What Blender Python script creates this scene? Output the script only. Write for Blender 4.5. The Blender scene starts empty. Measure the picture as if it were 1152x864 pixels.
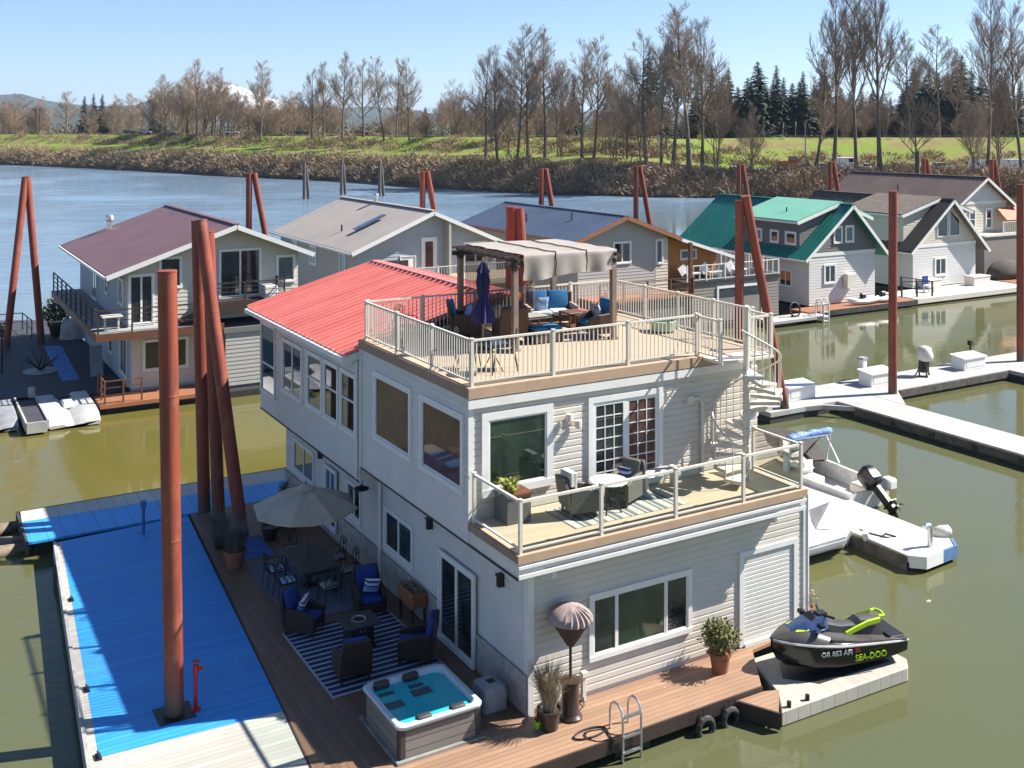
import bpy, bmesh, math, random
from mathutils import Vector, Matrix
sc = bpy.context.scene
COL = sc.collection
R = math.radians

# ------------------------------------------------------------------ camera
cam_d = bpy.data.cameras.new('camera')
cam = bpy.data.objects.new('camera', cam_d); COL.objects.link(cam)
cam.location = (-11.643, -19.257, 12.875)
cam.rotation_euler = (R(90), 0, R(-30.25))
cam_d.sensor_width = 36.0
cam_d.lens = 37.5
cam_d.shift_y = -287.0 / 1152.0
cam_d.clip_start = 0.5
cam_d.clip_end = 30000
sc.camera = cam

# ------------------------------------------------------------------ sky, sun, exposure
SUN = Vector((1.0, -0.31, 1.0)).normalized()
w = bpy.data.worlds.new("World"); sc.world = w; w.use_nodes = True
wn = w.node_tree; wn.nodes.clear()
sky = wn.nodes.new('ShaderNodeTexSky'); sky.sky_type = 'NISHITA'; sky.sun_disc = False
sky.sun_elevation = math.asin(SUN.z)
sky.sun_rotation = math.atan2(SUN.x, SUN.y)
sky.altitude = 1500; sky.air_density = 1.0; sky.dust_density = 0.0; sky.ozone_density = 5.5
bg = wn.nodes.new('ShaderNodeBackground'); bg.inputs['Strength'].default_value = 0.064
wo = wn.nodes.new('ShaderNodeOutputWorld')
wn.links.new(sky.outputs[0], bg.inputs[0]); wn.links.new(bg.outputs[0], wo.inputs[0])
sd = bpy.data.lights.new('sun', 'SUN'); sd.energy = 5.0; sd.angle = R(0.53); sd.color = (1.0, 0.94, 0.85)
so = bpy.data.objects.new('sun', sd); COL.objects.link(so)
so.rotation_euler = SUN.to_track_quat('Z', 'Y').to_euler(); so.location = (60, -20, 80)
vs = sc.view_settings
sc.display_settings.display_device = 'sRGB'
vs.view_transform = 'Standard'; vs.look = 'None'; vs.gamma = 1; vs.use_curve_mapping = False
vs.exposure = 1.3
try:
    sc.cycles.max_bounces = 6; sc.cycles.transparent_max_bounces = 12
    sc.cycles.caustics_reflective = False; sc.cycles.caustics_refractive = False
    sc.cycles.volume_bounces = 0
except Exception: pass

# ------------------------------------------------------------------ mesh builder
class MB:
    def __init__(s): s.v = []; s.f = []; s.m = []
    def add(s, vs, fs, m=0, X=None):
        b = len(s.v)
        if X is not None: vs = [X @ Vector(p) for p in vs]
        s.v += [tuple(p) for p in vs]; s.f += [tuple(b + i for i in f) for f in fs]; s.m += [m] * len(fs)
        return s
    def quad(s, a, b, c, d, m=0): return s.add([a, b, c, d], [(0, 1, 2, 3)], m)
    def box(s, x0, x1, y0, y1, z0, z1, m=0, X=None):
        v = [(x0,y0,z0),(x1,y0,z0),(x1,y1,z0),(x0,y1,z0),(x0,y0,z1),(x1,y0,z1),(x1,y1,z1),(x0,y1,z1)]
        return s.add(v, [(3,2,1,0),(4,5,6,7),(0,1,5,4),(1,2,6,5),(2,3,7,6),(3,0,4,7)], m, X)
    def bar(s, a, b, w, h=None, m=0, up=(0,0,1)):          # rectangular bar between two points
        a = Vector(a); b = Vector(b); h = h or w; d = (b - a); L = d.length
        if L < 1e-6: return s
        z = d / L; u = Vector(up)
        if abs(z.dot(u)) > .98: u = Vector((0,1,0))
        x = u.cross(z).normalized(); y = z.cross(x)
        c = [(-w/2,-h/2),(w/2,-h/2),(w/2,h/2),(-w/2,h/2)]
        v = [a + x*i + y*j for i, j in c] + [b + x*i + y*j for i, j in c]
        return s.add(v, [(3,2,1,0),(4,5,6,7),(0,1,5,4),(1,2,6,5),(2,3,7,6),(3,0,4,7)], m)
    def cyl(s, a, b, r0, r1=None, n=10, m=0, cap=True):
        a = Vector(a); b = Vector(b); r1 = r0 if r1 is None else r1
        z = (b - a)
        if z.length < 1e-6: return s
        z.normalize(); u = Vector((0,0,1)) if abs(z.z) < .95 else Vector((1,0,0))
        x = u.cross(z).normalized(); y = z.cross(x); v = []
        for c, r in ((a, r0), (b, r1)):
            for i in range(n):
                t = 2*math.pi*i/n; v.append(c + x*r*math.cos(t) + y*r*math.sin(t))
        f = [(i, (i+1) % n, n + (i+1) % n, n + i) for i in range(n)]
        if cap: f += [tuple(range(n-1, -1, -1)), tuple(range(n, 2*n))]
        return s.add(v, f, m)
    def tube(s, pts, r, n=8, m=0, closed=False):
        pts = [Vector(p) for p in pts]; N = len(pts); v = []; prev = None
        rr = r if isinstance(r, (list, tuple)) else [r]*N
        for i, p in enumerate(pts):
            if closed: d = pts[(i+1) % N] - pts[i-1]
            else: d = pts[min(i+1, N-1)] - pts[max(i-1, 0)]
            d.normalize()
            if prev is None:
                u = Vector((0,0,1)) if abs(d.z) < .9 else Vector((1,0,0)); x = u.cross(d).normalized()
            else: x = (prev - d*prev.dot(d)).normalized()
            prev = x; y = d.cross(x)
            for k in range(n):
                t = 2*math.pi*k/n; v.append(p + (x*math.cos(t) + y*math.sin(t))*rr[i])
        f = []
        for i in range(N if closed else N-1):
            j = (i+1) % N
            for k in range(n): f.append((i*n+k, i*n+(k+1) % n, j*n+(k+1) % n, j*n+k))
        if not closed: f += [tuple(range(n-1, -1, -1)), tuple((N-1)*n+k for k in range(n))]
        return s.add(v, f, m)
    def lathe(s, prof, c=(0,0,0), n=20, m=0, cap=True):     # prof: (r, z)
        v = []; 
        for r, z in prof:
            for k in range(n):
                t = 2*math.pi*k/n; v.append((c[0]+r*math.cos(t), c[1]+r*math.sin(t), c[2]+z))
        f = []
        for i in range(len(prof)-1):
            for k in range(n): f.append((i*n+k, i*n+(k+1) % n, (i+1)*n+(k+1) % n, (i+1)*n+k))
        if cap: f += [tuple(range(n-1, -1, -1)), tuple((len(prof)-1)*n+k for k in range(n))]
        return s.add(v, f, m)
    def prism(s, poly, z0, z1, m=0, X=None):                # poly of (x, y), counter-clockwise
        n = len(poly)
        v = [(p[0], p[1], z0) for p in poly] + [(p[0], p[1], z1) for p in poly]
        f = [tuple(range(n-1, -1, -1)), tuple(range(n, 2*n))] + [(i, (i+1) % n, n+(i+1) % n, n+i) for i in range(n)]
        return s.add(v, f, m, X)
    def loft(s, rings, m=0, cap=True, closed=True):
        n = len(rings[0]); v = [p for r in rings for p in r]; f = []
        for i in range(len(rings)-1):
            for k in range(n if closed else n-1):
                f.append((i*n+k, i*n+(k+1) % n, (i+1)*n+(k+1) % n, (i+1)*n+k))
        if cap: f += [tuple(range(n-1, -1, -1)), tuple((len(rings)-1)*n+k for k in range(n))]
        return s.add(v, f, m)
    def slab(s, a, b, c, d, t, m=0):                        # thick sheet; top face a b c d, thickness along -normal
        a, b, c, d = map(Vector, (a, b, c, d)); n = (b-a).cross(d-a).normalized()*t
        v = [a-n, b-n, c-n, d-n, a, b, c, d]
        return s.add(v, [(3,2,1,0),(4,5,6,7),(0,1,5,4),(1,2,6,5),(2,3,7,6),(3,0,4,7)], m)
    def build(s, name, mats, parent=None, world=True, bevel=0, smooth=False, seg=1):
        me = bpy.data.meshes.new(name)
        off = LOCS.get(parent.name, Vector((0,0,0))) if (parent is not None and world) else Vector((0,0,0))
        me.from_pydata([tuple(Vector(p)-off) for p in s.v], [], s.f)
        if not isinstance(mats, (list, tuple)): mats = [mats]
        for mm in mats: me.materials.append(mm)
        if len(mats) > 1: me.polygons.foreach_set('material_index', s.m)
        if bevel:
            bm = bmesh.new(); bm.from_mesh(me)
            bmesh.ops.bevel(bm, geom=bm.edges[:], offset=bevel, segments=seg, profile=.5, affect='EDGES', clamp_overlap=True)
            bm.to_mesh(me); bm.free()
        me.update()
        if smooth:
            me.polygons.foreach_set('use_smooth', [True]*len(me.polygons))
            try: me.set_sharp_from_angle(angle=R(smooth if smooth > 1 else 40))
            except Exception: pass
        o = bpy.data.objects.new(name, me); COL.objects.link(o)
        if parent is not None: o.parent = parent; LOCS[o.name] = off
        return o

LOCS = {}
def thing(name, label, cat, loc=(0,0,0), rotz=0, group=None):
    o = bpy.data.objects.new(name, None); COL.objects.link(o)
    o.empty_display_size = .3
    o.location = loc; o.rotation_euler = (0,0,rotz)
    o['label'] = label; o['category'] = cat; LOCS[o.name] = Vector(loc)
    if group: o['group'] = group
    return o
def tag(o, label, cat, group=None):
    o['label'] = label; o['category'] = cat
    if group: o['group'] = group
    return o
def struct(o, label=None):
    o['kind'] = 'structure'
    if label: o['label'] = label
    return o
def kids(o): return [c for c in o.children]
def dup(o, parent=None):
    c = o.copy(); COL.objects.link(c)
    if parent is not None: c.parent = parent
    for ch in kids(o): dup(ch, c)
    return c
def place(o, loc, rz, label=None, group=None, scale=None):
    o.location = loc; o.rotation_euler = (0,0,rz)
    if label: o['label'] = label
    if group: o['group'] = group
    if scale: o.scale = scale if isinstance(scale, (tuple, list)) else (scale,)*3
    return o
def local(rz=0, loc=(0,0,0)): return Matrix.Translation(loc) @ Matrix.Rotation(rz, 4, 'Z')

# ------------------------------------------------------------------ materials
MATS = {}
def nodes(name):
    m = bpy.data.materials.new(name); m.use_nodes = True; nt = m.node_tree
    p = nt.nodes['Principled BSDF']; MATS[name] = m
    return m, nt, p
def N(nt, t, **k):
    n = nt.nodes.new(t)
    for a, b in k.items():
        if a.startswith('i_'):
            key = a[2:]; key = int(key) if key.isdigit() else key.replace('_', ' ')
            n.inputs[key].default_value = b
        else: setattr(n, a, b)
    return n
def L(nt, a, b): nt.links.new(a, b)
def rgba(c): return (c[0], c[1], c[2], 1.0)
def mixc(nt, fac, a, b, blend='MIX'):
    n = nt.nodes.new('ShaderNodeMix'); n.data_type = 'RGBA'; n.blend_type = blend
    for s, x in ((0, fac), (6, a), (7, b)):
        if isinstance(x, (int, float)): n.inputs[s].default_value = x
        elif isinstance(x, (tuple, list)): n.inputs[s].default_value = rgba(x)
        else: L(nt, x, n.inputs[s])
    return n.outputs[2]
def math_(nt, op, a, b=0.0, c=None):
    n = nt.nodes.new('ShaderNodeMath'); n.operation = op
    for i, x in enumerate((a, b) if c is None else (a, b, c)):
        if isinstance(x, (int, float)): n.inputs[i].default_value = x
        else: L(nt, x, n.inputs[i])
    return n.outputs[0]
def ramp(nt, src, lo, hi):
    n = nt.nodes.new('ShaderNodeMapRange'); n.inputs[1].default_value = lo; n.inputs[2].default_value = hi
    L(nt, src, n.inputs[0]); return n.outputs[0]
def coords(nt): return nt.nodes.new('ShaderNodeTexCoord').outputs['Object']
def noise(nt, co, scale, detail=4, rough=.6, dist=0):
    n = nt.nodes.new('ShaderNodeTexNoise'); n.inputs['Scale'].default_value = scale
    n.inputs['Detail'].default_value = detail; n.inputs['Roughness'].default_value = rough; n.inputs['Distortion'].default_value = dist
    if co is not None: L(nt, co, n.inputs['Vector'])
    return n.outputs[0]
def scaled(nt, co, v):
    n = nt.nodes.new('ShaderNodeVectorMath'); n.operation = 'MULTIPLY'; L(nt, co, n.inputs[0]); n.inputs[1].default_value = v
    return n.outputs[0]
def bump(nt, p, h, strength=.3, dist=.02):
    b = nt.nodes.new('ShaderNodeBump'); b.inputs['Strength'].default_value = strength; b.inputs['Distance'].default_value = dist
    L(nt, h, b.inputs['Height']); L(nt, b.outputs[0], p.inputs['Normal'])
def M(name, col, rough=.6, metal=0, var=.18, scale=2.5, bmp=0, bscale=40, col2=None, spec=None, streak=None):
    m, nt, p = nodes(name); co = coords(nt)
    c2 = col2 or tuple(max(0, x*(1-var*2)) for x in col)
    src = co if streak is None else scaled(nt, co, streak)
    f = ramp(nt, noise(nt, src, scale, 6, .65), .35, .68)
    c = mixc(nt, f, col, c2)
    L(nt, c, p.inputs['Base Color'])
    p.inputs['Roughness'].default_value = rough; p.inputs['Metallic'].default_value = metal
    if spec is not None: p.inputs['Specular IOR Level'].default_value = spec
    if bmp: bump(nt, p, noise(nt, co, bscale, 3), bmp, .01)
    return m
def planks(name, col, axis='y', width=.14, var=.22, rough=.6, gap=.35, col2=None, seam=.09, gloss=None, blotch=None, wear=0):
    # boards laid side by side across `axis`, each with its own tone, a dark seam and long grain
    m, nt, p = nodes(name); co = coords(nt)
    sp = nt.nodes.new('ShaderNodeSeparateXYZ'); L(nt, co, sp.inputs[0])
    a = sp.outputs['XYZ'.index(axis.upper())]; t = math_(nt, 'DIVIDE', a, width)
    fl = math_(nt, 'FLOOR', t); fr = math_(nt, 'FRACT', t)
    wn_ = nt.nodes.new('ShaderNodeTexWhiteNoise'); wn_.noise_dimensions = '1D'; L(nt, fl, wn_.inputs['W'])
    st = (1.2, 26, 8) if axis == 'y' else (26, 1.2, 8)
    gr = noise(nt, scaled(nt, co, st), 1.0, 6, .7)
    big = noise(nt, co, .55, 5, .6)
    tone = math_(nt, 'ADD', math_(nt, 'MULTIPLY', wn_.outputs[0], .45), math_(nt, 'MULTIPLY', gr, .75))
    c2 = col2 or tuple(x*(1-var*2) for x in col)
    c = mixc(nt, ramp(nt, tone, .3, .95), col, c2)
    c = mixc(nt, ramp(nt, big, .45, .8), c, blotch or tuple(x*.72 for x in col))
    edge = math_(nt, 'MINIMUM', fr, math_(nt, 'SUBTRACT', 1.0, fr))
    if wear:
        sp_ = ramp(nt, noise(nt, co, 7.0, 2, .5), .73, .76); c = mixc(nt, math_(nt, 'MULTIPLY', sp_, .55), c, (.55,.56,.55))
        tr_ = ramp(nt, noise(nt, scaled(nt, co, (1,.35,1)), 1.1, 6, .75), .56, .72); c = mixc(nt, math_(nt, 'MULTIPLY', tr_, wear), c, tuple(.5*x+.13 for x in col))
    e = ramp(nt, edge, 0.0, seam)
    c = mixc(nt, e, tuple(x*gap for x in col), c)
    L(nt, c, p.inputs['Base Color']); p.inputs['Roughness'].default_value = rough
    if gloss is not None: p.inputs['Specular IOR Level'].default_value = gloss
    bump(nt, p, e, .5, .006)
    return m
def stripes(name, bands, axis='y', period=1.0, rough=.9, var=.1):
    # bands: [(start fraction, colour)] repeated along axis
    m, nt, p = nodes(name); co = coords(nt)
    sp = nt.nodes.new('ShaderNodeSeparateXYZ'); L(nt, co, sp.inputs[0])
    fr = math_(nt, 'FRACT', math_(nt, 'DIVIDE', sp.outputs['XYZ'.index(axis.upper())], period))
    cr = nt.nodes.new('ShaderNodeValToRGB'); cr.color_ramp.interpolation = 'CONSTANT'
    el = cr.color_ramp.elements
    el[0].position = bands[0][0]; el[0].color = rgba(bands[0][1]); el[1].position = bands[1][0]; el[1].color = rgba(bands[1][1])
    for pos, c in bands[2:]:
        e = el.new(pos); e.color = rgba(c)
    L(nt, fr, cr.inputs[0])
    c = mixc(nt, math_(nt, 'MULTIPLY', ramp(nt, noise(nt, co, 30, 3), .3, .7), var), cr.outputs[0], (0,0,0))
    L(nt, c, p.inputs['Base Color']); p.inputs['Roughness'].default_value = rough
    return m
def glass_dark(name, col=(.012,.014,.016), rough=.03, var=None, spec=.5, coat=1.0):
    m, nt, p = nodes(name); co = coords(nt)
    c = mixc(nt, ramp(nt, noise(nt, co, 1.6, 3, .5, .6), .42, .62), col, var or tuple(x*2.2+.004 for x in col))
    L(nt, c, p.inputs['Base Color']); p.inputs['Roughness'].default_value = rough
    p.inputs['IOR'].default_value = 1.5
    p.inputs['Coat Weight'].default_value = coat; p.inputs['Specular IOR Level'].default_value = spec; p.inputs['Coat Roughness'].default_value = .02
    bump(nt, p, noise(nt, co, .8, 1), .02, .05)
    return m
def clear(name, col=(.9,1,.97), refl=.12):
    m = bpy.data.materials.new(name); m.use_nodes = True; nt = m.node_tree; nt.nodes.clear(); MATS[name] = m
    t = nt.nodes.new('ShaderNodeBsdfTransparent'); t.inputs[0].default_value = rgba(col)
    g = nt.nodes.new('ShaderNodeBsdfGlossy'); g.inputs['Roughness'].default_value = .02
    fr = nt.nodes.new('ShaderNodeFresnel'); fr.inputs[0].default_value = 1.45
    x = nt.nodes.new('ShaderNodeMixShader'); o = nt.nodes.new('ShaderNodeOutputMaterial')
    L(nt, math_(nt, 'MULTIPLY', fr.outputs[0], .9), x.inputs[0]); L(nt, t.outputs[0], x.inputs[1]); L(nt, g.outputs[0], x.inputs[2]); L(nt, x.outputs[0], o.inputs[0])
    return m
# ------------------------------------------------------------------ colours of the place
m_white = M('white_paint', (.74,.74,.72), .45, var=.05, bmp=.05)
m_trim = M('white_trim', (.72,.72,.70), .5, var=.05)
m_cream = M('cream_vinyl', (.66,.61,.53), .5, var=.05)
m_siding = M('beige_siding', (.60,.555,.49), .62, var=.05, scale=1.0, bmp=.08, bscale=90, streak=(1.2,1.2,.8))
m_siding_side = M('greige_siding', (.62,.595,.57), .65, var=.05, scale=1.0, bmp=.08, bscale=90, streak=(1.2,1.2,.8))
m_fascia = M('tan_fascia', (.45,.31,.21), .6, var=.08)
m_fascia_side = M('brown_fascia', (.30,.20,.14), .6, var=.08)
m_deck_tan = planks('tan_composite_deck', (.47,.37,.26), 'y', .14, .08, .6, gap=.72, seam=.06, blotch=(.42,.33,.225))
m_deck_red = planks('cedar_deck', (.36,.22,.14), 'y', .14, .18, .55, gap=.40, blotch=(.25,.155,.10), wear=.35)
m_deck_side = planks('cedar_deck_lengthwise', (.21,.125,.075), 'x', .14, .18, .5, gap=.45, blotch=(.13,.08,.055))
m_roof_red = M('red_metal_roof', (.66,.235,.215), .45, var=.10, scale=.7, streak=(.4,4,.4), col2=(.56,.17,.14))
m_glass = glass_dark('window_glass', (.012,.015,.017))
m_glass_br = glass_dark('window_glass_brown_blind', (.095,.048,.040), var=(.12,.063,.052), spec=.15, coat=.15)
m_glass_teal = glass_dark('window_glass_teal', (.012,.045,.05), var=(.02,.07,.075))
m_glass_green = glass_dark('window_glass_green', (.010,.022,.016), var=(.025,.05,.03))
m_pane = clear('clear_rail_glass')
m_black = M('black_metal', (.018,.017,.017), .45, var=.2)
m_dark = M('dark_plastic', (.03,.03,.032), .5)
m_alu = M('bright_aluminium', (.62,.63,.65), .3, .9, var=.06)
m_grey = M('grey_plastic', (.33,.345,.37), .6)
def steel_mat():
    m, nt, p = nodes('rust_red_steel'); co = coords(nt)
    sp = nt.nodes.new('ShaderNodeSeparateXYZ'); L(nt, co, sp.inputs[0])
    c = mixc(nt, ramp(nt, noise(nt, scaled(nt, co, (5,5,.3)), 1.5, 6, .7), .38, .66), (.275,.048,.022), (.14,.038,.025))
    c = mixc(nt, math_(nt, 'MULTIPLY', ramp(nt, noise(nt, scaled(nt, co, (1,1,.5)), 2.2, 6, .75), .52, .72), .75), c, (.30,.11,.05))
    c = mixc(nt, math_(nt, 'MULTIPLY', ramp(nt, noise(nt, scaled(nt, co, (7,7,2)), 2.0, 5, .7), .62, .70), .6), c, (.10,.06,.045))
    z = math_(nt, 'ADD', sp.outputs[2], math_(nt, 'MULTIPLY', math_(nt, 'SUBTRACT', noise(nt, scaled(nt, co, (3,3,.6)), 1.5, 4), .5), 1.6))
    c = mixc(nt, ramp(nt, z, 1.3, .5), c, (.075,.06,.042))
    L(nt, c, p.inputs['Base Color']); p.inputs['Roughness'].default_value = .62
    fr = math_(nt, 'FRACT', math_(nt, 'DIVIDE', math_(nt, 'ADD', sp.outputs[2], .4), 3.05)); weld = ramp(nt, math_(nt, 'ABSOLUTE', math_(nt, 'SUBTRACT', fr, .5)), .012, .0)
    bump(nt, p, math_(nt, 'ADD', noise(nt, co, 22, 4), math_(nt, 'MULTIPLY', weld, 1.5)), .35, .012); return m
m_pile = steel_mat()
m_pile_dk = M('weathered_brown_pile', (.085,.062,.05), .85, var=.3, scale=3, streak=(3,3,.3), bmp=.3)
m_wood_grey = M('old_timber', (.13,.115,.1), .9, var=.3, scale=4, bmp=.3)
m_dockblue = planks('dock_shade_blue', (.035,.31,.74), 'y', .15, .25, .55, gap=.45, col2=(.025,.22,.58), seam=.10, blotch=(.06,.30,.62), wear=.25)  # house shade on the pale dock, painted into the board colour as blue
m_dock_shade_x = planks('dock_shade_blue_across', (.05,.36,.78), 'x', .5, .12, .5, gap=.5, col2=(.035,.28,.66), seam=.05, blotch=(.05,.28,.6))  # the same shade painted blue, for the cross dock
m_dockpale = planks('pale_dock_boards', (.56,.52,.45), 'x', .42, .1, .7, gap=.5, seam=.05)
m_concrete = M('pale_concrete', (.42,.415,.40), .8, var=.12, scale=.8, col2=(.31,.30,.285), bmp=.15, bscale=30)
m_dockedge = M('dark_dock_edge', (.06,.06,.062), .85, var=.3)
m_float = M('black_float', (.03,.03,.03), .7)
m_terra = M('terracotta', (.30,.115,.06), .8, var=.15, scale=6)
m_soil = M('potting_soil', (.035,.025,.018), .95)
m_wicker = M('dark_wicker', (.040,.026,.020), .6, var=.4, scale=40, bmp=.6, bscale=70)
m_wicker_lt = M('brown_wicker', (.10,.055,.033), .6, var=.4, scale=40, bmp=.6, bscale=70)
m_wicker_grey = M('grey_wicker', (.16,.145,.125), .65, var=.35, scale=40, bmp=.6, bscale=70)
m_blue_cush = M('royal_blue_cushion', (.010,.045,.25), .85, var=.12, scale=5, bmp=.15, bscale=120)
m_sky_cush = M('teal_blue_cushion', (.015,.13,.30), .85, var=.12, scale=5, bmp=.15, bscale=120)
m_navy = M('navy_canvas', (.022,.022,.11), .8, var=.2, scale=3, bmp=.2, bscale=60)
m_canvas_tan = M('tan_canvas', (.34,.305,.275), .85, var=.1, scale=1.2, bmp=.25, bscale=8)
m_canvas_grey = M('taupe_canvas', (.43,.38,.30), .85, var=.1, scale=2, bmp=.15, bscale=30)
m_taupe_post = M('taupe_post_wood', (.235,.165,.125), .7, var=.15)
m_dkbrown = M('dark_brown_wood', (.045,.028,.022), .6, var=.25)
m_brown_wood = M('red_brown_wood', (.17,.068,.035), .5, var=.25, streak=(1,12,12))
m_orange_wood = M('orange_cedar', (.34,.125,.045), .6, var=.2, scale=3, streak=(1,1,10))

# ------------------------------------------------------------------ water
def water_mat():
    m, nt, p = nodes('river_water'); co = coords(nt)
    sp = nt.nodes.new('ShaderNodeSeparateXYZ'); L(nt, co, sp.inputs[0])
    # murky green-brown by the marina; blue further out is painted-in sky reflection
    out = ramp(nt, math_(nt, 'ADD', sp.outputs[1], math_(nt, 'MULTIPLY', sp.outputs[0], -.45)), 38, 80)
    mud = noise(nt, co, .05, 4)
    near = mixc(nt, ramp(nt, mud, .35, .65), (.100,.100,.040), (.085,.096,.050))
    near = mixc(nt, math_(nt, 'MULTIPLY', ramp(nt, math_(nt, 'ADD', sp.outputs[0], math_(nt, 'MULTIPLY', mud, 6)), 11, 4), ramp(nt, math_(nt, 'ADD', sp.outputs[1], math_(nt, 'MULTIPLY', mud, 10)), 18, 26)), near, (.115,.103,.026))
    c = mixc(nt, out, near, (.17,.26,.36))
    L(nt, c, p.inputs['Base Color']); L(nt, math_(nt, 'ADD', .03, math_(nt, 'MULTIPLY', ramp(nt, noise(nt, co, .03, 4), .45, .7), math_(nt, 'MULTIPLY', out, .22))), p.inputs['Roughness'])
    p.inputs['IOR'].default_value = 1.33; p.inputs['Specular IOR Level'].default_value = .5
    # ripples: long wind waves in the open river, faint ones in the sheltered slips
    rotn = nt.nodes.new('ShaderNodeVectorRotate'); rotn.rotation_type = 'Z_AXIS'; rotn.inputs['Angle'].default_value = R(30); L(nt, co, rotn.inputs[0])
    w0 = noise(nt, scaled(nt, rotn.outputs[0], (.045, .17, 1)), 1.0, 6, .7, .5)
    w1 = noise(nt, scaled(nt, co, (.5, 1.1, 1)), 1.5, 4, .6, .4)
    w2 = noise(nt, scaled(nt, co, (.7, 1, 1)), 6.0, 3, .6)
    w3 = noise(nt, co, .35, 3, .6)
    left = ramp(nt, math_(nt, 'ADD', math_(nt, 'MULTIPLY', sp.outputs[0], -1.0), math_(nt, 'MULTIPLY', sp.outputs[1], .1)), 8.0, 14)
    left = math_(nt, 'MAXIMUM', left, ramp(nt, out, .45, 1.0))
    h = math_(nt, 'ADD', math_(nt, 'ADD', math_(nt, 'MULTIPLY', w1, .6), math_(nt, 'MULTIPLY', math_(nt, 'MULTIPLY', w0, left), 3.2)), math_(nt, 'ADD', math_(nt, 'MULTIPLY', w2, .16), math_(nt, 'MULTIPLY', w3, .7)))
    amp = math_(nt, 'ADD', .045, math_(nt, 'MULTIPLY', left, .5))
    b = nt.nodes.new('ShaderNodeBump'); b.inputs['Distance'].default_value = .22
    L(nt, amp, b.inputs['Strength']); L(nt, h, b.inputs['Height']); L(nt, b.outputs[0], p.inputs['Normal'])
    return m
m_water = water_mat()
b = MB(); b.quad((-900,-300,0),(900,-300,0),(900,900,0),(-900,900,0))
struct(b.build('water', m_water), 'green brown river water with the marina slips')

# ------------------------------------------------------------------ far bank, levee, plain
CAM = Vector((-11.643, -19.257)); FW = Vector((math.sin(R(30.25)), math.cos(R(30.25)))); RT = Vector((FW.y, -FW.x))
BANK = [(-1.60,520),(-.95,470),(-.62,430),(-.48,386),(-.38,343),(-.27,292),(-.16,262),(-.063,228),(.053,209),(.16,200),(.27,200),(.395,201),(.52,203),(.8,215),(1.3,250)]  # (sideways tangent, distance)
def bank_at(t):
    for (t0,d0),(t1,d1) in zip(BANK, BANK[1:]):
        if t <= t1: 
            k = (t-t0)/(t1-t0); return d0 + (d1-d0)*max(0,k)
    return BANK[-1][1]
def lerp_prof(s, prof):
    for (s0,z0),(s1,z1) in zip(prof, prof[1:]):
        if s <= s1: return z0 + (z1-z0)*(s-s0)/(s1-s0)
    return prof[-1][1]
P_LEFT = [(-4,-1.5),(0,.15),(4,2.6),(9,5.2),(16,6.7),(28,7.2),(36,8.4),(46,10.8),(58,10.9),(70,9.3),(150,8),(600,8),(9000,9)]
P_RIGHT = [(-4,-1.5),(0,.15),(3,1.9),(7,3.4),(12,3.7),(34,3.9),(44,6.2),(62,10.7),(74,10.8),(86,9.5),(150,8),(600,8),(9000,9)]
def ground_z(t, s):
    k = min(1, max(0, (t - .10)/.14))
    return lerp_prof(s, P_LEFT)*(1-k) + lerp_prof(s, P_RIGHT)*k
def world(t, d):
    p = CAM + FW*d + RT*(t*d); return p.x, p.y
def on_bank(t, s):
    d = bank_at(t) + s; x, y = world(t, d); return (x, y, ground_z(t, s))
def terrain_mat():
    m, nt, p = nodes('bank_ground'); co = coords(nt)
    sp = nt.nodes.new('ShaderNodeSeparateXYZ'); L(nt, co, sp.inputs[0])
    z = math_(nt, 'ADD', sp.outputs[2], math_(nt, 'MULTIPLY', math_(nt, 'SUBTRACT', noise(nt, co, .09, 5), .5), 3.0))
    brush = mixc(nt, noise(nt, co, .5, 6), (.22,.16,.10), (.10,.075,.05))
    grass = mixc(nt, ramp(nt, noise(nt, co, .08, 5), .4, .62), (.15,.215,.035), (.20,.18,.07))
    grass = mixc(nt, math_(nt, 'MULTIPLY', ramp(nt, noise(nt, co, .16, 6, .75), .48, .62), .8), grass, (.17,.13,.065))
    c = mixc(nt, ramp(nt, z, 3.0, 3.9), brush, grass)
    L(nt, c, p.inputs['Base Color']); p.inputs['Roughness'].default_value = 1; p.inputs['Specular IOR Level'].default_value = .1
    bump(nt, p, noise(nt, co, 1.2, 4), .8, .3)
    return m
m_ground = terrain_mat()
rng = random.Random(3)
ts = [-1.6 + 2.9*i/130 for i in range(131)]
ss = [-4,0,2,4,7,9,12,16,20,24,28,32,36,40,44,48,53,58,64,70,86,110,150,300,600,1500,4000,9000]
b = MB(); vv = []
for s in ss:
    for t in ts:
        x, y, z = on_bank(t, s)
        if s > 1: z += rng.uniform(-.22,.22)*(1 if s < 44 else .35)
        j = rng.uniform(-1.2,1.2) if s < 12 else 0
        vv.append((x + FW.x*j, y + FW.y*j, z))
n = len(ts); ff = [(i*n+k, i*n+k+1, (i+1)*n+k+1, (i+1)*n+k) for i in range(len(ss)-1) for k in range(n-1)]
b.add(vv, ff); struct(b.build('ground', m_ground, smooth=180), 'grassy far bank and levee beyond the river')
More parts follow.
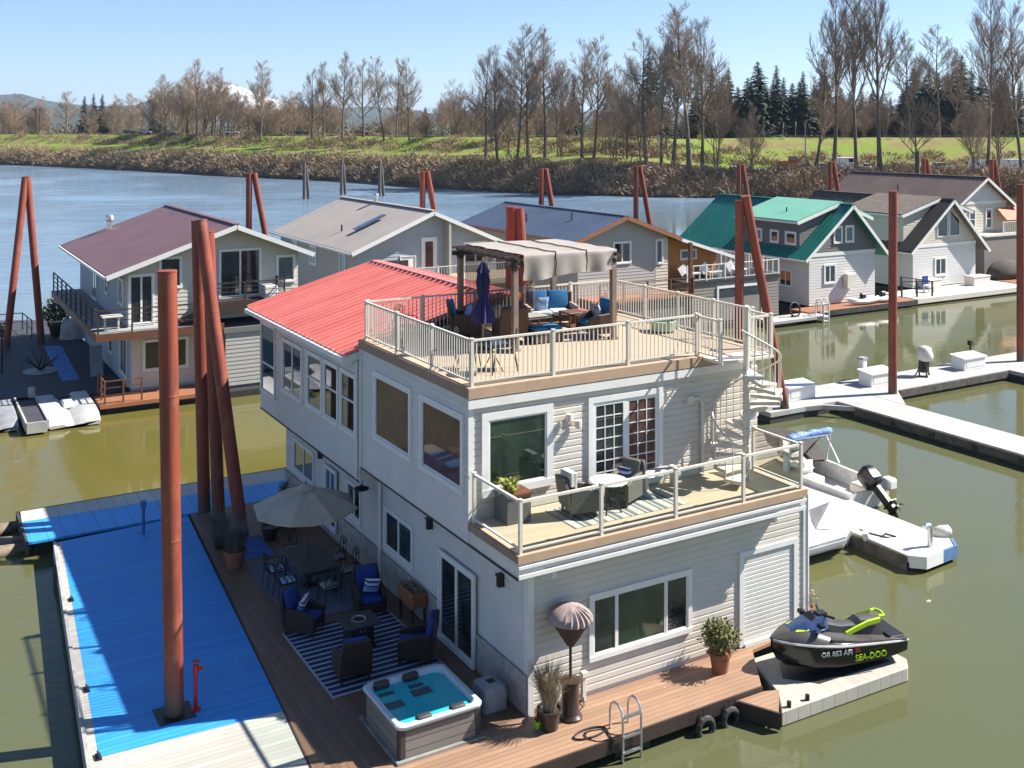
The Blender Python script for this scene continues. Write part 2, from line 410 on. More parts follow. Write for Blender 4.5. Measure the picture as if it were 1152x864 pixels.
# road on the levee crown, gravel yard on the right-hand bench
m_asph = M('levee_asphalt', (.09,.088,.085), .9)
m_gravel = M('gravel_yard', (.24,.215,.18), .95, var=.2, scale=.6)
b = MB()
def strip(b, t0, t1, s0, s1, lift, n=60):
    pr = []
    for i in range(n+1):
        t = t0 + (t1-t0)*i/n
        a = on_bank(t, s0); c = on_bank(t, s1); zz = max(a[2], c[2]) + lift
        pr.append(((a[0],a[1],zz),(c[0],c[1],zz)))
    for (a,c),(a2,c2) in zip(pr, pr[1:]): b.quad(a, a2, c2, c)
strip(b, -1.2, .12, 48, 57, .3); struct(b.build('road', m_asph), 'road on the crown of the levee')
b = MB(); strip(b, .24, .9, 65, 73, .3); struct(b.build('road', m_asph), 'levee road behind the gravel yard')
b = MB(); strip(b, .205, .55, 13, 30, .28); struct(b.build('gravel_yard', m_gravel), 'gravel parking yard on the low bench')

# ------------------------------------------------------------------ distant hills and the snow cone
def ridge(name, t0, t1, d, hfun, depth, mat, n=90, seed=1):
    b = MB(); r = random.Random(seed); rows = 9; vv = []
    for j in range(rows):
        for i in range(n+1):
            t = t0 + (t1-t0)*i/n; k = j/(rows-1)
            dd = d + (k-.5)*depth; prof = max(0, 1-abs(k-.5)*2)**.8
            x, y = world(t, dd); vv.append((x, y, 2 + hfun(t)*prof*(1 + r.uniform(-.06,.06))))
    ff = [(j*(n+1)+i, j*(n+1)+i+1, (j+1)*(n+1)+i+1, (j+1)*(n+1)+i) for j in range(rows-1) for i in range(n)]
    b.add(vv, ff); return b.build(name, mat, smooth=180)
m_hill = M('forested_hill', (.035,.055,.05), .95, var=.3, scale=.01)
m_hill2 = M('forested_foothill', (.04,.055,.035), .95, var=.4, scale=.02)
def h1(t):
    return 95 + 60*math.exp(-((t+.47)/.09)**2) + 14*math.sin(t*37+1) + 9*math.sin(t*91) + 45*math.exp(-((t+.30)/.05)**2)
def h2(t): return 52 + 22*math.exp(-((t+.36)/.05)**2) + 8*math.sin(t*60) + 6*math.sin(t*143+2)
struct(ridge('hills', -1.5, .45, 4800, h1, 900, m_hill, seed=4), 'long blue forested hills on the horizon')
struct(ridge('hills', -1.3, .35, 3000, h2, 500, m_hill2, seed=9), 'lower wooded foothills in front of the blue hills')
def snow_mat():
    m, nt, p = nodes('snow_and_rock'); co = coords(nt)
    sp = nt.nodes.new('ShaderNodeSeparateXYZ'); L(nt, co, sp.inputs[0])
    z = math_(nt, 'ADD', sp.outputs[2], math_(nt, 'MULTIPLY', math_(nt, 'SUBTRACT', noise(nt, co, .006, 5), .5), 170))
    L(nt, mixc(nt, ramp(nt, z, 115, 175), (.05,.07,.08), (.86,.88,.92)), p.inputs['Base Color']); p.inputs['Roughness'].default_value = .8
    return m
b = MB(); r = random.Random(8); cx, cy = world(-.278, 7600); vv = []; NR, NA = 26, 72
for i in range(NR):
    k = i/(NR-1)
    for a in range(NA):
        th = 2*math.pi*a/NA
        rad = 130 + 1050*k**1.15; h = 318*(1-k)**1.1*(1+.10*math.sin(th*9+k*5)*(k*(1-k)*4)) + r.uniform(-7,7)*(k < .98)
        vv.append((cx + rad*math.cos(th), cy + rad*math.sin(th), h + 5))
vv.append((cx, cy, 326))
ff = [(i*NA+a, (i+1)*NA+a, (i+1)*NA+(a+1) % NA, i*NA+(a+1) % NA) for i in range(NR-1) for a in range(NA)] + [(len(vv)-1, a, (a+1) % NA) for a in range(NA)]
b.add(vv, ff); struct(b.build('snow_mountain', snow_mat(), smooth=180), 'snow covered mountain peak behind the bare trees')
# ------------------------------------------------------------------ building helpers
def clap(b, o, u, nrm, wid, z0, z1, course=.158, lap=.010, clip=None, m=0):
    dutch = course < .17 and clip is None
    """lapped boards on a wall: origin o (x, y), u along the wall, nrm outwards; clip(z) -> (u0, u1)"""
    o = Vector((o[0], o[1], 0)); u = Vector((u[0], u[1], 0)); nr = Vector((nrm[0], nrm[1], 0))
    n = max(1, round((z1-z0)/course)); h = (z1-z0)/n
    for i in range(n):
        a, c = z0+i*h, z0+(i+1)*h
        a0, a1 = clip(a) if clip else (0, wid); c0, c1 = clip(c) if clip else (0, wid)
        if a1-a0 < .02: continue
        if c1 < c0: c0 = c1 = (c0+c1)/2
        pt = lambda s, z, k: o + u*s + nr*k + Vector((0,0,z))
        A, B, Cc, D = pt(a0,a,lap), pt(a1,a,lap), pt(c1,c,.002), pt(c0,c,.002)
        E_, F_ = pt(a0,a,-.02), pt(a1,a,-.02)
        if dutch:                                             # flat face, then a sloped shoulder at the top of each board
            zm = a + (c-a)*.70; G, Hh = pt(a0,zm,lap), pt(a1,zm,lap); T0, T1 = pt(a0,c,lap-.024), pt(a1,c,lap-.024)
            b.add([A,B,Hh,G,T1,T0], [(0,1,2,3),(3,2,4,5)], m); b.add([E_,F_,B,A], [(0,1,2,3)], m); b.add([A,G,T0,E_], [(0,1,2,3)], m); b.add([B,F_,T1,Hh], [(0,1,2,3)], m); continue
        b.add([A,B,Cc,D], [(0,1,2,3)], m); b.add([E_,F_,B,A], [(0,1,2,3)], m)
        b.add([A,D,pt(c0,c,-.02),E_], [(0,1,2,3)], m); b.add([B,F_,pt(c1,c,-.02),Cc], [(0,1,2,3)], m)
def wall_frame(o, u, nrm):
    o = Vector(o); u = Vector((u[0],u[1],0)).normalized(); nr = Vector((nrm[0],nrm[1],0)).normalized()
    return lambda s, z, k: o + u*s + nr*k + Vector((0,0,z))
def wbox(b, P, s0, s1, z0, z1, k0, k1, m=0):
    v = [P(s0,z0,k0),P(s1,z0,k0),P(s1,z0,k1),P(s0,z0,k1),P(s0,z1,k0),P(s1,z1,k0),P(s1,z1,k1),P(s0,z1,k1)]
    b.add(v, [(3,2,1,0),(4,5,6,7),(0,1,5,4),(1,2,6,5),(2,3,7,6),(3,0,4,7)], m)
def window(parent, P, s0, s1, z0, z1, frame_m=None, panes=1, glass=None, split=None, fw=.09, sash=.045, rail=None, grid=None, name='window', label=None, proud=.055):
    """window standing on a wall: outer casing, sashes, panes. split: list of fractions; rail: fraction of height of a meeting rail; grid: (cols, rows)"""
    frame_m = frame_m or m_white; glass = glass or m_glass
    b = MB()
    wbox(b,P,s0,s1,z1-fw,z1,0,proud); wbox(b,P,s0,s1,z0,z0+fw,0,proud+.015)
    wbox(b,P,s0,s0+fw,z0+fw,z1-fw,0,proud); wbox(b,P,s1-fw,s1,z0+fw,z1-fw,0,proud)
    f = b.build(name, frame_m, parent)
    if label: f['label'] = label
    i0, i1, j0, j1 = s0+fw, s1-fw, z0+fw, z1-fw
    cuts = [0] + (split or [k/panes for k in range(1, panes)]) + [1]
    gl = glass if isinstance(glass, (list, tuple)) else [glass]
    sb = MB()
    wbox(sb,P,i0,i1,j0,j1,-.03,.006)
    for n_, (a, c) in enumerate(zip(cuts, cuts[1:])):
        x0, x1 = i0+(i1-i0)*a, i0+(i1-i0)*c; k = .035 if n_ % 2 == 0 else .028
        for aa, bb, cc, dd in ((x0,x1,j1-sash,j1),(x0,x1,j0,j0+sash),(x0,x0+sash,j0+sash,j1-sash),(x1-sash,x1,j0+sash,j1-sash)):
            wbox(sb,P,aa,bb,cc,dd,.006,k)
        if rail: 
            zr = j0+(j1-j0)*rail; wbox(sb,P,x0+sash,x1-sash,zr-.025,zr+.025,.006,k+.006)
        if grid:
            cN, rN = grid
            for q in range(1,cN):
                xx = x0+sash+(x1-x0-2*sash)*q/cN; wbox(sb,P,xx-.011,xx+.011,j0+sash,j1-sash,.006,.026)
            for q in range(1,rN):
                zz = j0+sash+(j1-j0-2*sash)*q/rN; wbox(sb,P,x0+sash,x1-sash,zz-.011,zz+.011,.006,.024)
        g = MB(); e = .012
        v = [P(x0+sash,j0+sash,e),P(x1-sash,j0+sash,e),P(x1-sash,j1-sash,e),P(x0+sash,j1-sash,e)]
        g.add(v, [(0,1,2,3)]); g.build('pane', gl[n_ % len(gl)], f)
        kids_ = f
    sb.build('sash', frame_m, f)
    return f
def ribbed_slope(b, a, bb, c, d, spacing=.4, rib=.035, rw=.05, t=.06, m=0):
    """metal roof slope: a-b along the eave, d-c along the ridge; ribs run from eave to ridge"""
    a, bb, c, d = map(Vector, (a, bb, c, d)); b.slab(a, bb, c, d, t, m)
    nrm = (bb-a).cross(d-a).normalized(); n = max(2, round((bb-a).length/spacing))
    for i in range(n+1):
        k = i/n; p = a.lerp(bb, k) + nrm*rib*.5; q = d.lerp(c, k) + nrm*rib*.5
        b.bar(p, q, rw, rib, m, up=nrm)
def railing(parent, pts, h, post_m, post=.075, bal=.12, top=.055, posts=None, gap=.1, name='railing', bw=.022):
    b = MB(); pb = []
    for (a, c) in zip(pts, pts[1:]):
        a = Vector(a); c = Vector(c); Lh = (c-a).length; d = (c-a)/Lh
        b.bar(a+Vector((0,0,h)), c+Vector((0,0,h)), top, .045); b.bar(a+Vector((0,0,gap)), c+Vector((0,0,gap)), .04, .035)
        n = max(1, int(Lh/bal))
        for i in range(1, n): 
            p = a + d*(Lh*i/n); b.bar(p+Vector((0,0,gap)), p+Vector((0,0,h)), bw)
        for k in range(int(Lh/1.9)+1):
            pb.append(a + d*(Lh*k/(int(Lh/1.9)+1)))
    pb.append(Vector(pts[-1]))
    f = b.build(name, post_m, parent)
    for p in (posts or pb):
        q = MB(); q.box(p[0]-post/2,p[0]+post/2,p[1]-post/2,p[1]+post/2,p[2],p[2]+h+.03); q.box(p[0]-post*.62,p[0]+post*.62,p[1]-post*.62,p[1]+post*.62,p[2]+h+.03,p[2]+h+.055)
        q.build('post', post_m, f)
    return f

# ------------------------------------------------------------------ the big floating home in the foreground
H = thing('floating_house', 'large two storey beige floating home with red metal roof, roof deck and glass railed balcony', 'house', (0,0,.5))
ZU = 7.16                                                     # top of the roof deck
b = MB()                                                      # lower storey
clap(b, (0,0), (1,0), (0,-1), 8.0, .62, 3.86, lap=.017)
H_low = b.build('wall', m_siding, H)
b = MB(); clap(b, (0,15.9), (0,-1), (-1,0), 15.9, 1.32, 3.85, lap=.022)
b.build('wall', m_siding_side, H)
b = MB(); b.box(.03,7.97,.03,15.87,.3,3.8); b.build('wall_core', m_siding_side, H)
b = MB(); clap(b, (8.0,0), (0,1), (1,0), 15.9, .62, 3.85); b.build('wall', m_siding, H)
b = MB(); b.box(-.065,.0,.0,15.9,.46,1.28); b.box(-.085,0,-.0,15.9,1.28,1.345)                 # stone veneer
def stone_mat():
    m, nt, p = nodes('stone_veneer'); co = coords(nt)
    sp = nt.nodes.new('ShaderNodeSeparateXYZ'); L(nt, co, sp.inputs[0]); cb = nt.nodes.new('ShaderNodeCombineXYZ')
    L(nt, sp.outputs[1], cb.inputs[0]); L(nt, sp.outputs[2], cb.inputs[1])
    br = nt.nodes.new('ShaderNodeTexBrick'); L(nt, cb.outputs[0], br.inputs['Vector']); br.inputs['Scale'].default_value = 1
    br.inputs['Brick Width'].default_value = .36; br.inputs['Row Height'].default_value = .17; br.inputs['Mortar Size'].default_value = .006
    br.inputs['Color1'].default_value = (.44,.41,.36,1); br.inputs['Color2'].default_value = (.30,.28,.255,1); br.inputs['Mortar'].default_value = (.17,.16,.15,1)
    br.inputs['Bias'].default_value = -.1
    c = mixc(nt, .55, br.outputs[0], mixc(nt, ramp(nt, noise(nt, co, 3.2, 5), .35, .65), (.52,.48,.42), (.27,.25,.225)))
    L(nt, c, p.inputs['Base Color']); p.inputs['Roughness'].default_value = .9
    bump(nt, p, math_(nt, 'ADD', br.outputs[1], noise(nt, co, 14, 4)), .5, .02); return m
b.build('stone_base', stone_mat(), H)
# upper storey, front block
b = MB(); clap(b, (-.6,1.57), (1,0), (0,-1), 8.5, 4.1, 6.72, lap=.017); b.build('wall', m_siding, H)
b = MB(); clap(b, (-.6,7.85), (0,-1), (-1,0), 6.28, 3.72, 6.95, lap=.014)
b.build('wall', m_siding_side, H)
b = MB(); b.box(-.585,7.88,1.6,7.85,3.8,6.9); b.build('wall_core', m_siding_side, H)
# balcony-side cheek of the overhang: floor edge from the corner of the balcony to the upper wall
b = MB(); b.box(-.6,-.0,-.60,1.56,3.72,4.06); b.box(0,7.38,-.58,1.56,3.80,4.06); b.build('floor_edge', m_siding_side, H)
# upper storey, rear block
b = MB(); clap(b, (-.6,16.85), (0,-1), (-1,0), 8.98, 3.28, 6.62, lap=.014); b.build('wall', m_siding_side, H)
b = MB(); b.box(-.585,8.1,7.88,16.83,3.3,6.6)
b.add([(-.58,16.8,6.6),(8.1,16.8,6.6),(3.75,16.8,7.75),(-.58,7.9,6.6),(8.1,7.9,6.6),(3.75,7.9,7.75)], [(0,1,2),(3,5,4)])
b.build('wall_core', m_siding_side, H)
for q_ in ((-.045,.10,-.05,-.016,.5,3.72), (-.05,-.016,-.016,.10,1.36,3.72), (7.93,8.04,-.05,-.016,.5,3.9), (-.655,-.617,7.72,7.80,3.72,6.95), (-.632,-.5,1.53,1.553,4.1,6.72), (-.63,7.42,-.66,-.62,3.92,3.98), (-.62,7.40,-.65,-.605,3.72,3.80), (-.66,7.5,1.47,1.52,6.70,6.90)):            # corner boards, belt boards and trims
    b = MB(); b.box(*q_); b.build('trim_board', m_trim, H)
b = MB(); b.box(-.632,-.595,-.59,7.8,3.68,3.72); b.box(-.632,-.595,7.9,16.85,3.25,3.30); b.build('drip_edge', m_dark, H)
# red gable roof of the rear block
b = MB(); RX, RZ = 3.75, 8.0; E0, E1 = -1.0, 8.55; EZ = 6.72
ribbed_slope(b, (E0,17.05,EZ), (E0,7.95,EZ), (RX,7.95,RZ), (RX,17.05,RZ), .37, .09, .05)
ribbed_slope(b, (E1,7.95,EZ), (E1,17.05,EZ), (RX,17.05,RZ), (RX,7.95,RZ), .37, .09, .05)
b.bar((RX,17.08,RZ+.03), (RX,7.93,RZ+.03), .34, .07)
roof = b.build('roof', m_roof_red, H)
b = MB(); b.box(E0-.11,E0+.02,7.9,17.1,EZ-.16,EZ-.03)
b.bar((E0-.1,17.08,EZ-.14),(RX,17.08,RZ-.12),.06,.2)
b.bar((E0-.1,7.92,EZ-.13),(1.2,7.92,EZ+.47),.06,.2)
b.build('gutter', m_trim, roof)
# roof deck
b = MB(); b.box(-.62,7.9,1.5,7.86,6.92,ZU); b.build('roof_deck', m_deck_tan, H)
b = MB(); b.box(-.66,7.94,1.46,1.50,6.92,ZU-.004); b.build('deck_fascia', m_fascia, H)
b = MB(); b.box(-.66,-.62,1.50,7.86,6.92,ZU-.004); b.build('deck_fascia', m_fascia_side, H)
rp = [(-.5,7.68,ZU),(-.5,1.62,ZU),(5.92,1.62,ZU)]
railing(H, rp, 1.02, m_cream, posts=[(-.5,7.68,ZU),(-.5,5.66,ZU),(-.5,3.64,ZU),(-.5,1.62,ZU),(1.64,1.62,ZU),(3.78,1.62,ZU),(5.92,1.62,ZU)])
railing(H, [(7.8,1.62,ZU),(7.8,7.75,ZU),(-.42,7.75,ZU)], 1.02, m_cream)
# balcony over the lower storey
b = MB(); b.box(-.6,7.42,-.6,1.555,4.06,4.20); b.build('balcony_deck', m_deck_tan, H)
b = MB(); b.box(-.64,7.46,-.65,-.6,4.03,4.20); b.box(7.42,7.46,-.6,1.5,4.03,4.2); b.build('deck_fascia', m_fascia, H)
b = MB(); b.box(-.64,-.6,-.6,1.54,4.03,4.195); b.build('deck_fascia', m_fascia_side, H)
for x in (.26, 6.45):
    b = MB(); b.add([(x-.05,-.02,3.79),(x+.05,-.02,3.79),(x+.05,-.6,3.71),(x-.05,-.6,3.71),(x-.05,-.02,3.5),(x+.05,-.02,3.5),(x+.05,-.6,3.56),(x-.05,-.6,3.56)],
        [(0,1,2,3),(7,6,5,4),(0,4,5,1),(1,5,6,2),(2,6,7,3),(3,7,4,0)]); b.build('bracket', m_trim, H)
def glass_rail(pts, h=1.06):
    z = pts[0][2]; b = MB()
    for a, c in zip(pts, pts[1:]):
        a = Vector(a); c = Vector(c)
        b.bar(a+Vector((0,0,h)), c+Vector((0,0,h)), .06, .05); b.bar(a+Vector((0,0,.09)), c+Vector((0,0,.09)), .05, .035)
    f = b.build('glass_railing', m_cream, H)
    for p in pts:
        q = MB(); q.box(p[0]-.035,p[0]+.035,p[1]-.035,p[1]+.035,z,z+h+.04); q.box(p[0]-.045,p[0]+.045,p[1]-.045,p[1]+.045,z+h+.04,z+h+.06); q.build('post', m_cream, f)
    for a, c in zip(pts, pts[1:]):
        a = Vector(a); c = Vector(c); d = (c-a).normalized()*.06; q = MB()
        q.bar(a+d+Vector((0,0,.115)), c-d+Vector((0,0,.115)), .008, .008) if False else None
        q.add([a+d+Vector((0,0,.12)), c-d+Vector((0,0,.12)), c-d+Vector((0,0,h-.03)), a+d+Vector((0,0,h-.03))], [(0,1,2,3)]); q.build('glass_panel', m_pane, f)
glass_rail([(-.53,1.45,4.2),(-.53,-.54,4.2),(1.48,-.54,4.2),(3.5,-.54,4.2),(5.5,-.54,4.2),(7.34,-.54,4.2),(7.34,1.1,4.2)])
# windows and doors
PF = wall_frame((0,-.012,0), (1,0), (0,-1)); PL = wall_frame((-.012,0,0), (0,1), (-1,0))
PLD = wall_frame((-.088,0,0), (0,1), (-1,0)); PUF = wall_frame((0,1.558,0), (1,0), (0,-1)); PUL = wall_frame((-.606,0,0), (0,1), (-1,0))
window(H, PF, 1.5, 4.37, 1.26, 2.72, split=[.24,.76], fw=.11, glass=[m_glass, m_glass_green, m_glass], label='wide three part window')
window(H, PUF, -.3, 1.57, 4.68, 6.55, fw=.17, glass=m_glass_green, label='large square picture window')
window(H, PUF, 2.56, 4.76, 4.24, 6.53, panes=2, fw=.13, sash=.09, grid=(3,7), glass=[m_glass, m_glass_br], name='sliding_door', label='white sliding door with small panes')
window(H, PLD, 2.2, 4.07, .52, 2.68, panes=2, fw=.10, sash=.06, glass=[m_glass, m_glass], name='sliding_door', label='tall sliding door beside the hot tub')
window(H, PL, 5.68, 7.55, 1.5, 2.66, panes=2, glass=[m_glass_teal, m_glass], fw=.1)
window(H, PL, 9.18, 10.3, 1.55, 2.62, panes=2, fw=.09)
window(H, PLD, 10.95, 11.95, .75, 2.62, panes=2, fw=.09, name='door')
window(H, PL, 13.1, 15.1, 1.5, 2.62, panes=2, fw=.1)
window(H, PUL, 4.52, 6.86, 4.72, 6.52, fw=.12, glass=m_glass_br, label='picture window with brown blind')
window(H, PUL, 1.76, 4.02, 4.72, 6.52, fw=.12, glass=m_glass_br, label='picture window with brown blind and plant sill')
window(H, PUL, 12.5, 14.45, 4.36, 6.12, panes=2, fw=.1)
for a, c in ((10.74,12.1),(9.42,10.64),(8.1,9.3)): window(H, PUL, a, c, 4.4, 6.14, rail=.55, fw=.1, glass=m_glass)
window(H, PUL, 15.2, 16.75, 3.9, 6.3, fw=.06, rail=.42, glass=m_glass_teal, label='glazed porch end')
# roll-up door
b = MB(); wbox(b,PF,5.83,5.97,.52,2.78,0,.05); wbox(b,PF,7.6,7.74,.52,2.78,0,.05); wbox(b,PF,5.97,7.6,2.66,2.78,0,.05); wbox(b,PF,5.97,7.6,.42,.58,0,.09)
rd = b.build('roll_up_door', m_trim, H)
b = MB(); n = 20
for i in range(n):
    z0 = .58 + 2.08*i/n; z1 = .58 + 2.08*(i+1)/n
    b.add([PF(5.97,z0,.004),PF(7.6,z0,.004),PF(7.6,z0+.02,.012),PF(5.97,z0+.02,.012),PF(7.6,z1-.01,.012),PF(5.97,z1-.01,.012),PF(7.6,z1,.004),PF(5.97,z1,.004)], [(0,1,2,3),(3,2,4,5),(5,4,6,7)])
b.build('slat_curtain', M('roll_door_paint', (.60,.59,.56), .4, var=.04), rd)
# lamps, downspouts
def wall_lantern(parent, P, s, z, arm=False):
    b = MB(); wbox(b,P,s-.06,s+.06,z-.13,z+.13,0,.03); wbox(b,P,s-.075,s+.075,z+.12,z+.16,.02,.17); wbox(b,P,s-.055,s+.055,z-.12,z+.12,.04,.15)
    return b.build('wall_light', m_black, parent)
wall_lantern(H, PL, 1.06, 2.97); wall_lantern(H, PL, 4.62, 3.08); wall_lantern(H, PL, 12.4, 2.75)
b = MB(); c = PL(8.15,3.2,0); b.tube([c, PL(8.15,3.3,.18), PL(8.15,3.24,.38), PL(8.15,3.06,.44)], .018, 6); b.lathe([(.02,.1),(.07,.06),(.22,0),(.2,-.03)], PL(8.15,3.0,.44), 14); b.build('barn_light', m_black, H)
b = MB(); wbox(b,PUF,1.98,2.14,6.02,6.22,0,.05)                # twin flood light by the balcony window
for s, dz in ((1.95,.02),(2.2,-.16)): b.lathe([(.03,0),(.085,.05),(.085,.2),(.02,.22)], PUF(s,6.05+dz,.14), 10)
b.build('flood_light', m_cream, H)
b = MB(); b.tube([(5.62,1.50,6.12),(5.9,1.50,6.12),(6.0,1.50,6.0),(6.0,1.50,4.25)], .05, 8); b.box(5.5,5.7,1.46,1.55,6.03,6.2); b.build('downspout', m_cream, H)
b = MB(); b.tube([(-.66,7.98,6.55),(-.67,7.98,6.3),(-.67,7.98,3.35)], .045, 8); b.build('downspout', m_trim, H)
b = MB(); b.tube([(-.09,7.72,3.5),(-.09,7.72,.55)], .05, 8); b.build('downspout', m_trim, H)
b = MB(); b.tube([(8.07,-.03,3.8),(8.07,-.03,.5)], .045, 8); b.build('downspout', m_trim, H)
# floats under the house
b = MB(); b.box(.1,8.1,.1,16,-.35,.32); b.build('hull_float', m_float, H)
# spiral stair from balcony to roof deck
st = MB(); cx, cy = 6.66, .62; st.cyl((cx,cy,4.2),(cx,cy,8.42),.075,n=12); st.lathe([(.09,0),(.09,.06),(.02,.1)], (cx,cy,8.42), 12)
S_ = st.build('spiral_staircase', m_cream, H)
a0 = R(205); nt_ = 14; da = R(-27); rise = (7.16-4.2)/nt_
for i in range(nt_-1):
    t = MB(); a = a0 + da*i; z = 4.2 + rise*(i+1)
    pts = [(cx+.06*math.cos(a+R(40)), cy+.06*math.sin(a+R(40)))]
    for k in range(5):
        q = a - R(16) + R(32)*k/4; pts.append((cx+.87*math.cos(q), cy+.87*math.sin(q)))
    pts.append((cx+.06*math.cos(a+R(140)), cy+.06*math.sin(a+R(140))))
    t.prism(pts, z-.085, z); t.cyl((cx,cy,z-.16),(cx,cy,z),.095,n=10); t.build('tread', m_cream, S_)
hr = MB(); rails = []
for k in range(60):
    f = k/59*(nt_-1.2); a = a0 + da*f; z = 4.2 + rise*(f+1) + .92; rails.append((cx+.83*math.cos(a), cy+.83*math.sin(a), z))
hr.tube(rails, .024, 6)
for k in range(0, 2*(nt_-1)):
    f = k/2; a = a0 + da*f; z = 4.2 + rise*(f+1); hr.cyl((cx+.83*math.cos(a), cy+.83*math.sin(a), z-rise*.5), (cx+.83*math.cos(a), cy+.83*math.sin(a), z+.9), .013, n=5)
hr.build('handrail', m_cream, S_)
b = MB(); b.box(5.98,7.7,.74,1.46,7.08,7.15); b.build('landing', m_cream, S_)
railing(S_, [(5.98,1.62,7.15),(5.98,.8,7.15)], 1.0, m_cream, name='landing_rail')
railing(S_, [(7.66,1.6,7.15),(7.66,.8,7.15),(6.9,.8,7.15)], 1.0, m_cream, name='landing_rail')
b = MB(); b.box(7.4,8.0,.0,1.5,3.86,3.95); b.build('flat_cap', m_trim, H)

# ------------------------------------------------------------------ decks and docks around it
t = thing('front_deck', 'sunlit cedar board deck along the front of the big house', 'deck', (2,-1,.5))
b = MB(); b.prism([(-4.62,-1.58),(5.08,-1.58),(6.05,-.25),(8.35,-.02),(8.35,.4),(-.06,.4),(-.06,0.0),(-4.62,0.0)], .42, .5); b.build('deck_boards', m_deck_red, t)
b = MB(); b.box(-4.62,5.08,-1.625,-1.58,.22,.505); b.build('rim_board', m_dkbrown, t)
for x in (-3.6,-1.2,1.6,3.9): b = MB(); b.box(x-.45,x+.45,-1.5,.2,-.25,.36); b.build('float', m_float, t)
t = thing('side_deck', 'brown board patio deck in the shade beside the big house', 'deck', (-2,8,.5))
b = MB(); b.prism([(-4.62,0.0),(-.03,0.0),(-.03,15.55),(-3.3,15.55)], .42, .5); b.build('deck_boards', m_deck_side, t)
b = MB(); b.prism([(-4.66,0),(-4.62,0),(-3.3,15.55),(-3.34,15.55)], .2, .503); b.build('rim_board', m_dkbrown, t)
for y in (2,6,10,14): b = MB(); b.box(-3.3,-.4,y-.5,y+.5,-.25,.36); b.build('float', m_float, t)
t = thing('swim_platform_deck', 'bare wooden dock corner at the bow end of the watercraft ramp', 'deck', (5.5,-1.7,.4))
b = MB(); b.prism([(4.75,-2.45),(5.45,-1.75),(5.1,-1.63),(4.3,-1.63)], .3, .4); b.build('deck_boards', m_deck_red, t)
b = MB(); b.prism([(4.3,-1.66),(4.75,-2.5),(4.79,-2.46),(4.36,-1.64)], .05, .405); b.build('rim_board', m_dkbrown, t)
# dock with its shade painted in as blue boards, sunlit part left pale
t = thing('shade_blue_dock', 'broad pale dock left of the patio, shade painted blue and sunlit boards left pale', 'dock', (-6,6,.5))
b = MB(); b.prism([(-8.09,3.0),(-4.42,2.8),(-3.40,15.5),(-7.2,15.22)], .42, .49); b.build('deck_boards', m_dockblue, t)
b = MB(); b.prism([(-8.52,-.6),(-4.72,-.6),(-4.42,2.8),(-8.09,3.0),(-7.2,15.22),(-7.35,15.2)], .42, .488); b.build('sunlit_boards', planks('pale_sunlit_boards', (.45,.43,.385), 'y', .15, .14, .7, gap=.5, seam=.07, wear=.3), t)  # area drawn as lying in sun: pale boards against the painted blue shade
b = MB(); b.prism([(-8.60,-.6),(-8.52,-.6),(-7.35,15.2),(-7.43,15.2)], .1, .53); b.build('rim_board', M('grey_rim_board', (.40,.40,.40), .7), t)
for y in (10.8,5.8,3.0):
    x = -8.5+(y+.6)*.0736+.14; q = MB(); q.box(x-.05,x+.05,y-.12,y+.12,.49,.52); q.tube([(x,y-.11,.56),(x,y+.11,.56)], .02, 6); q.box(x-.02,x+.02,y-.05,y+.05,.5,.56); q.build('cleat', m_black, t)
for y in (1,5,9,13): b = MB(); b.box(-7.6,-4.6,y-.7,y+.7,-.25,.40); b.build('float', m_float, t)
t = thing('cross_dock', 'pale dock strip running behind the broad pale dock to the house, shade painted blue', 'dock', (-4,17,.5))
b = MB(); b.prism([(-8.1,15.62),(-.0,15.62),(.62,17.3),(-8.05,17.55)], .42, .493); b.build('deck_boards', m_dock_shade_x, t)
b = MB(); b.prism([(-8.05,17.55),(.62,17.3),(.95,18.6),(-8.0,18.55)], .42, .495); b.build('sunlit_strip_boards', m_dockpale, t)  # sunlit side of the strip, kept pale beside the painted shade
b = MB(); b.box(-8.13,-8.06,15.6,18.58,.12,.52); b.box(-8.06,.9,18.56,18.62,.12,.50); b.build('rim_board', m_dockedge, t)
b = MB(); b.box(-7.9,.5,15.9,18.3,-.25,.40); b.build('float', m_float, t)
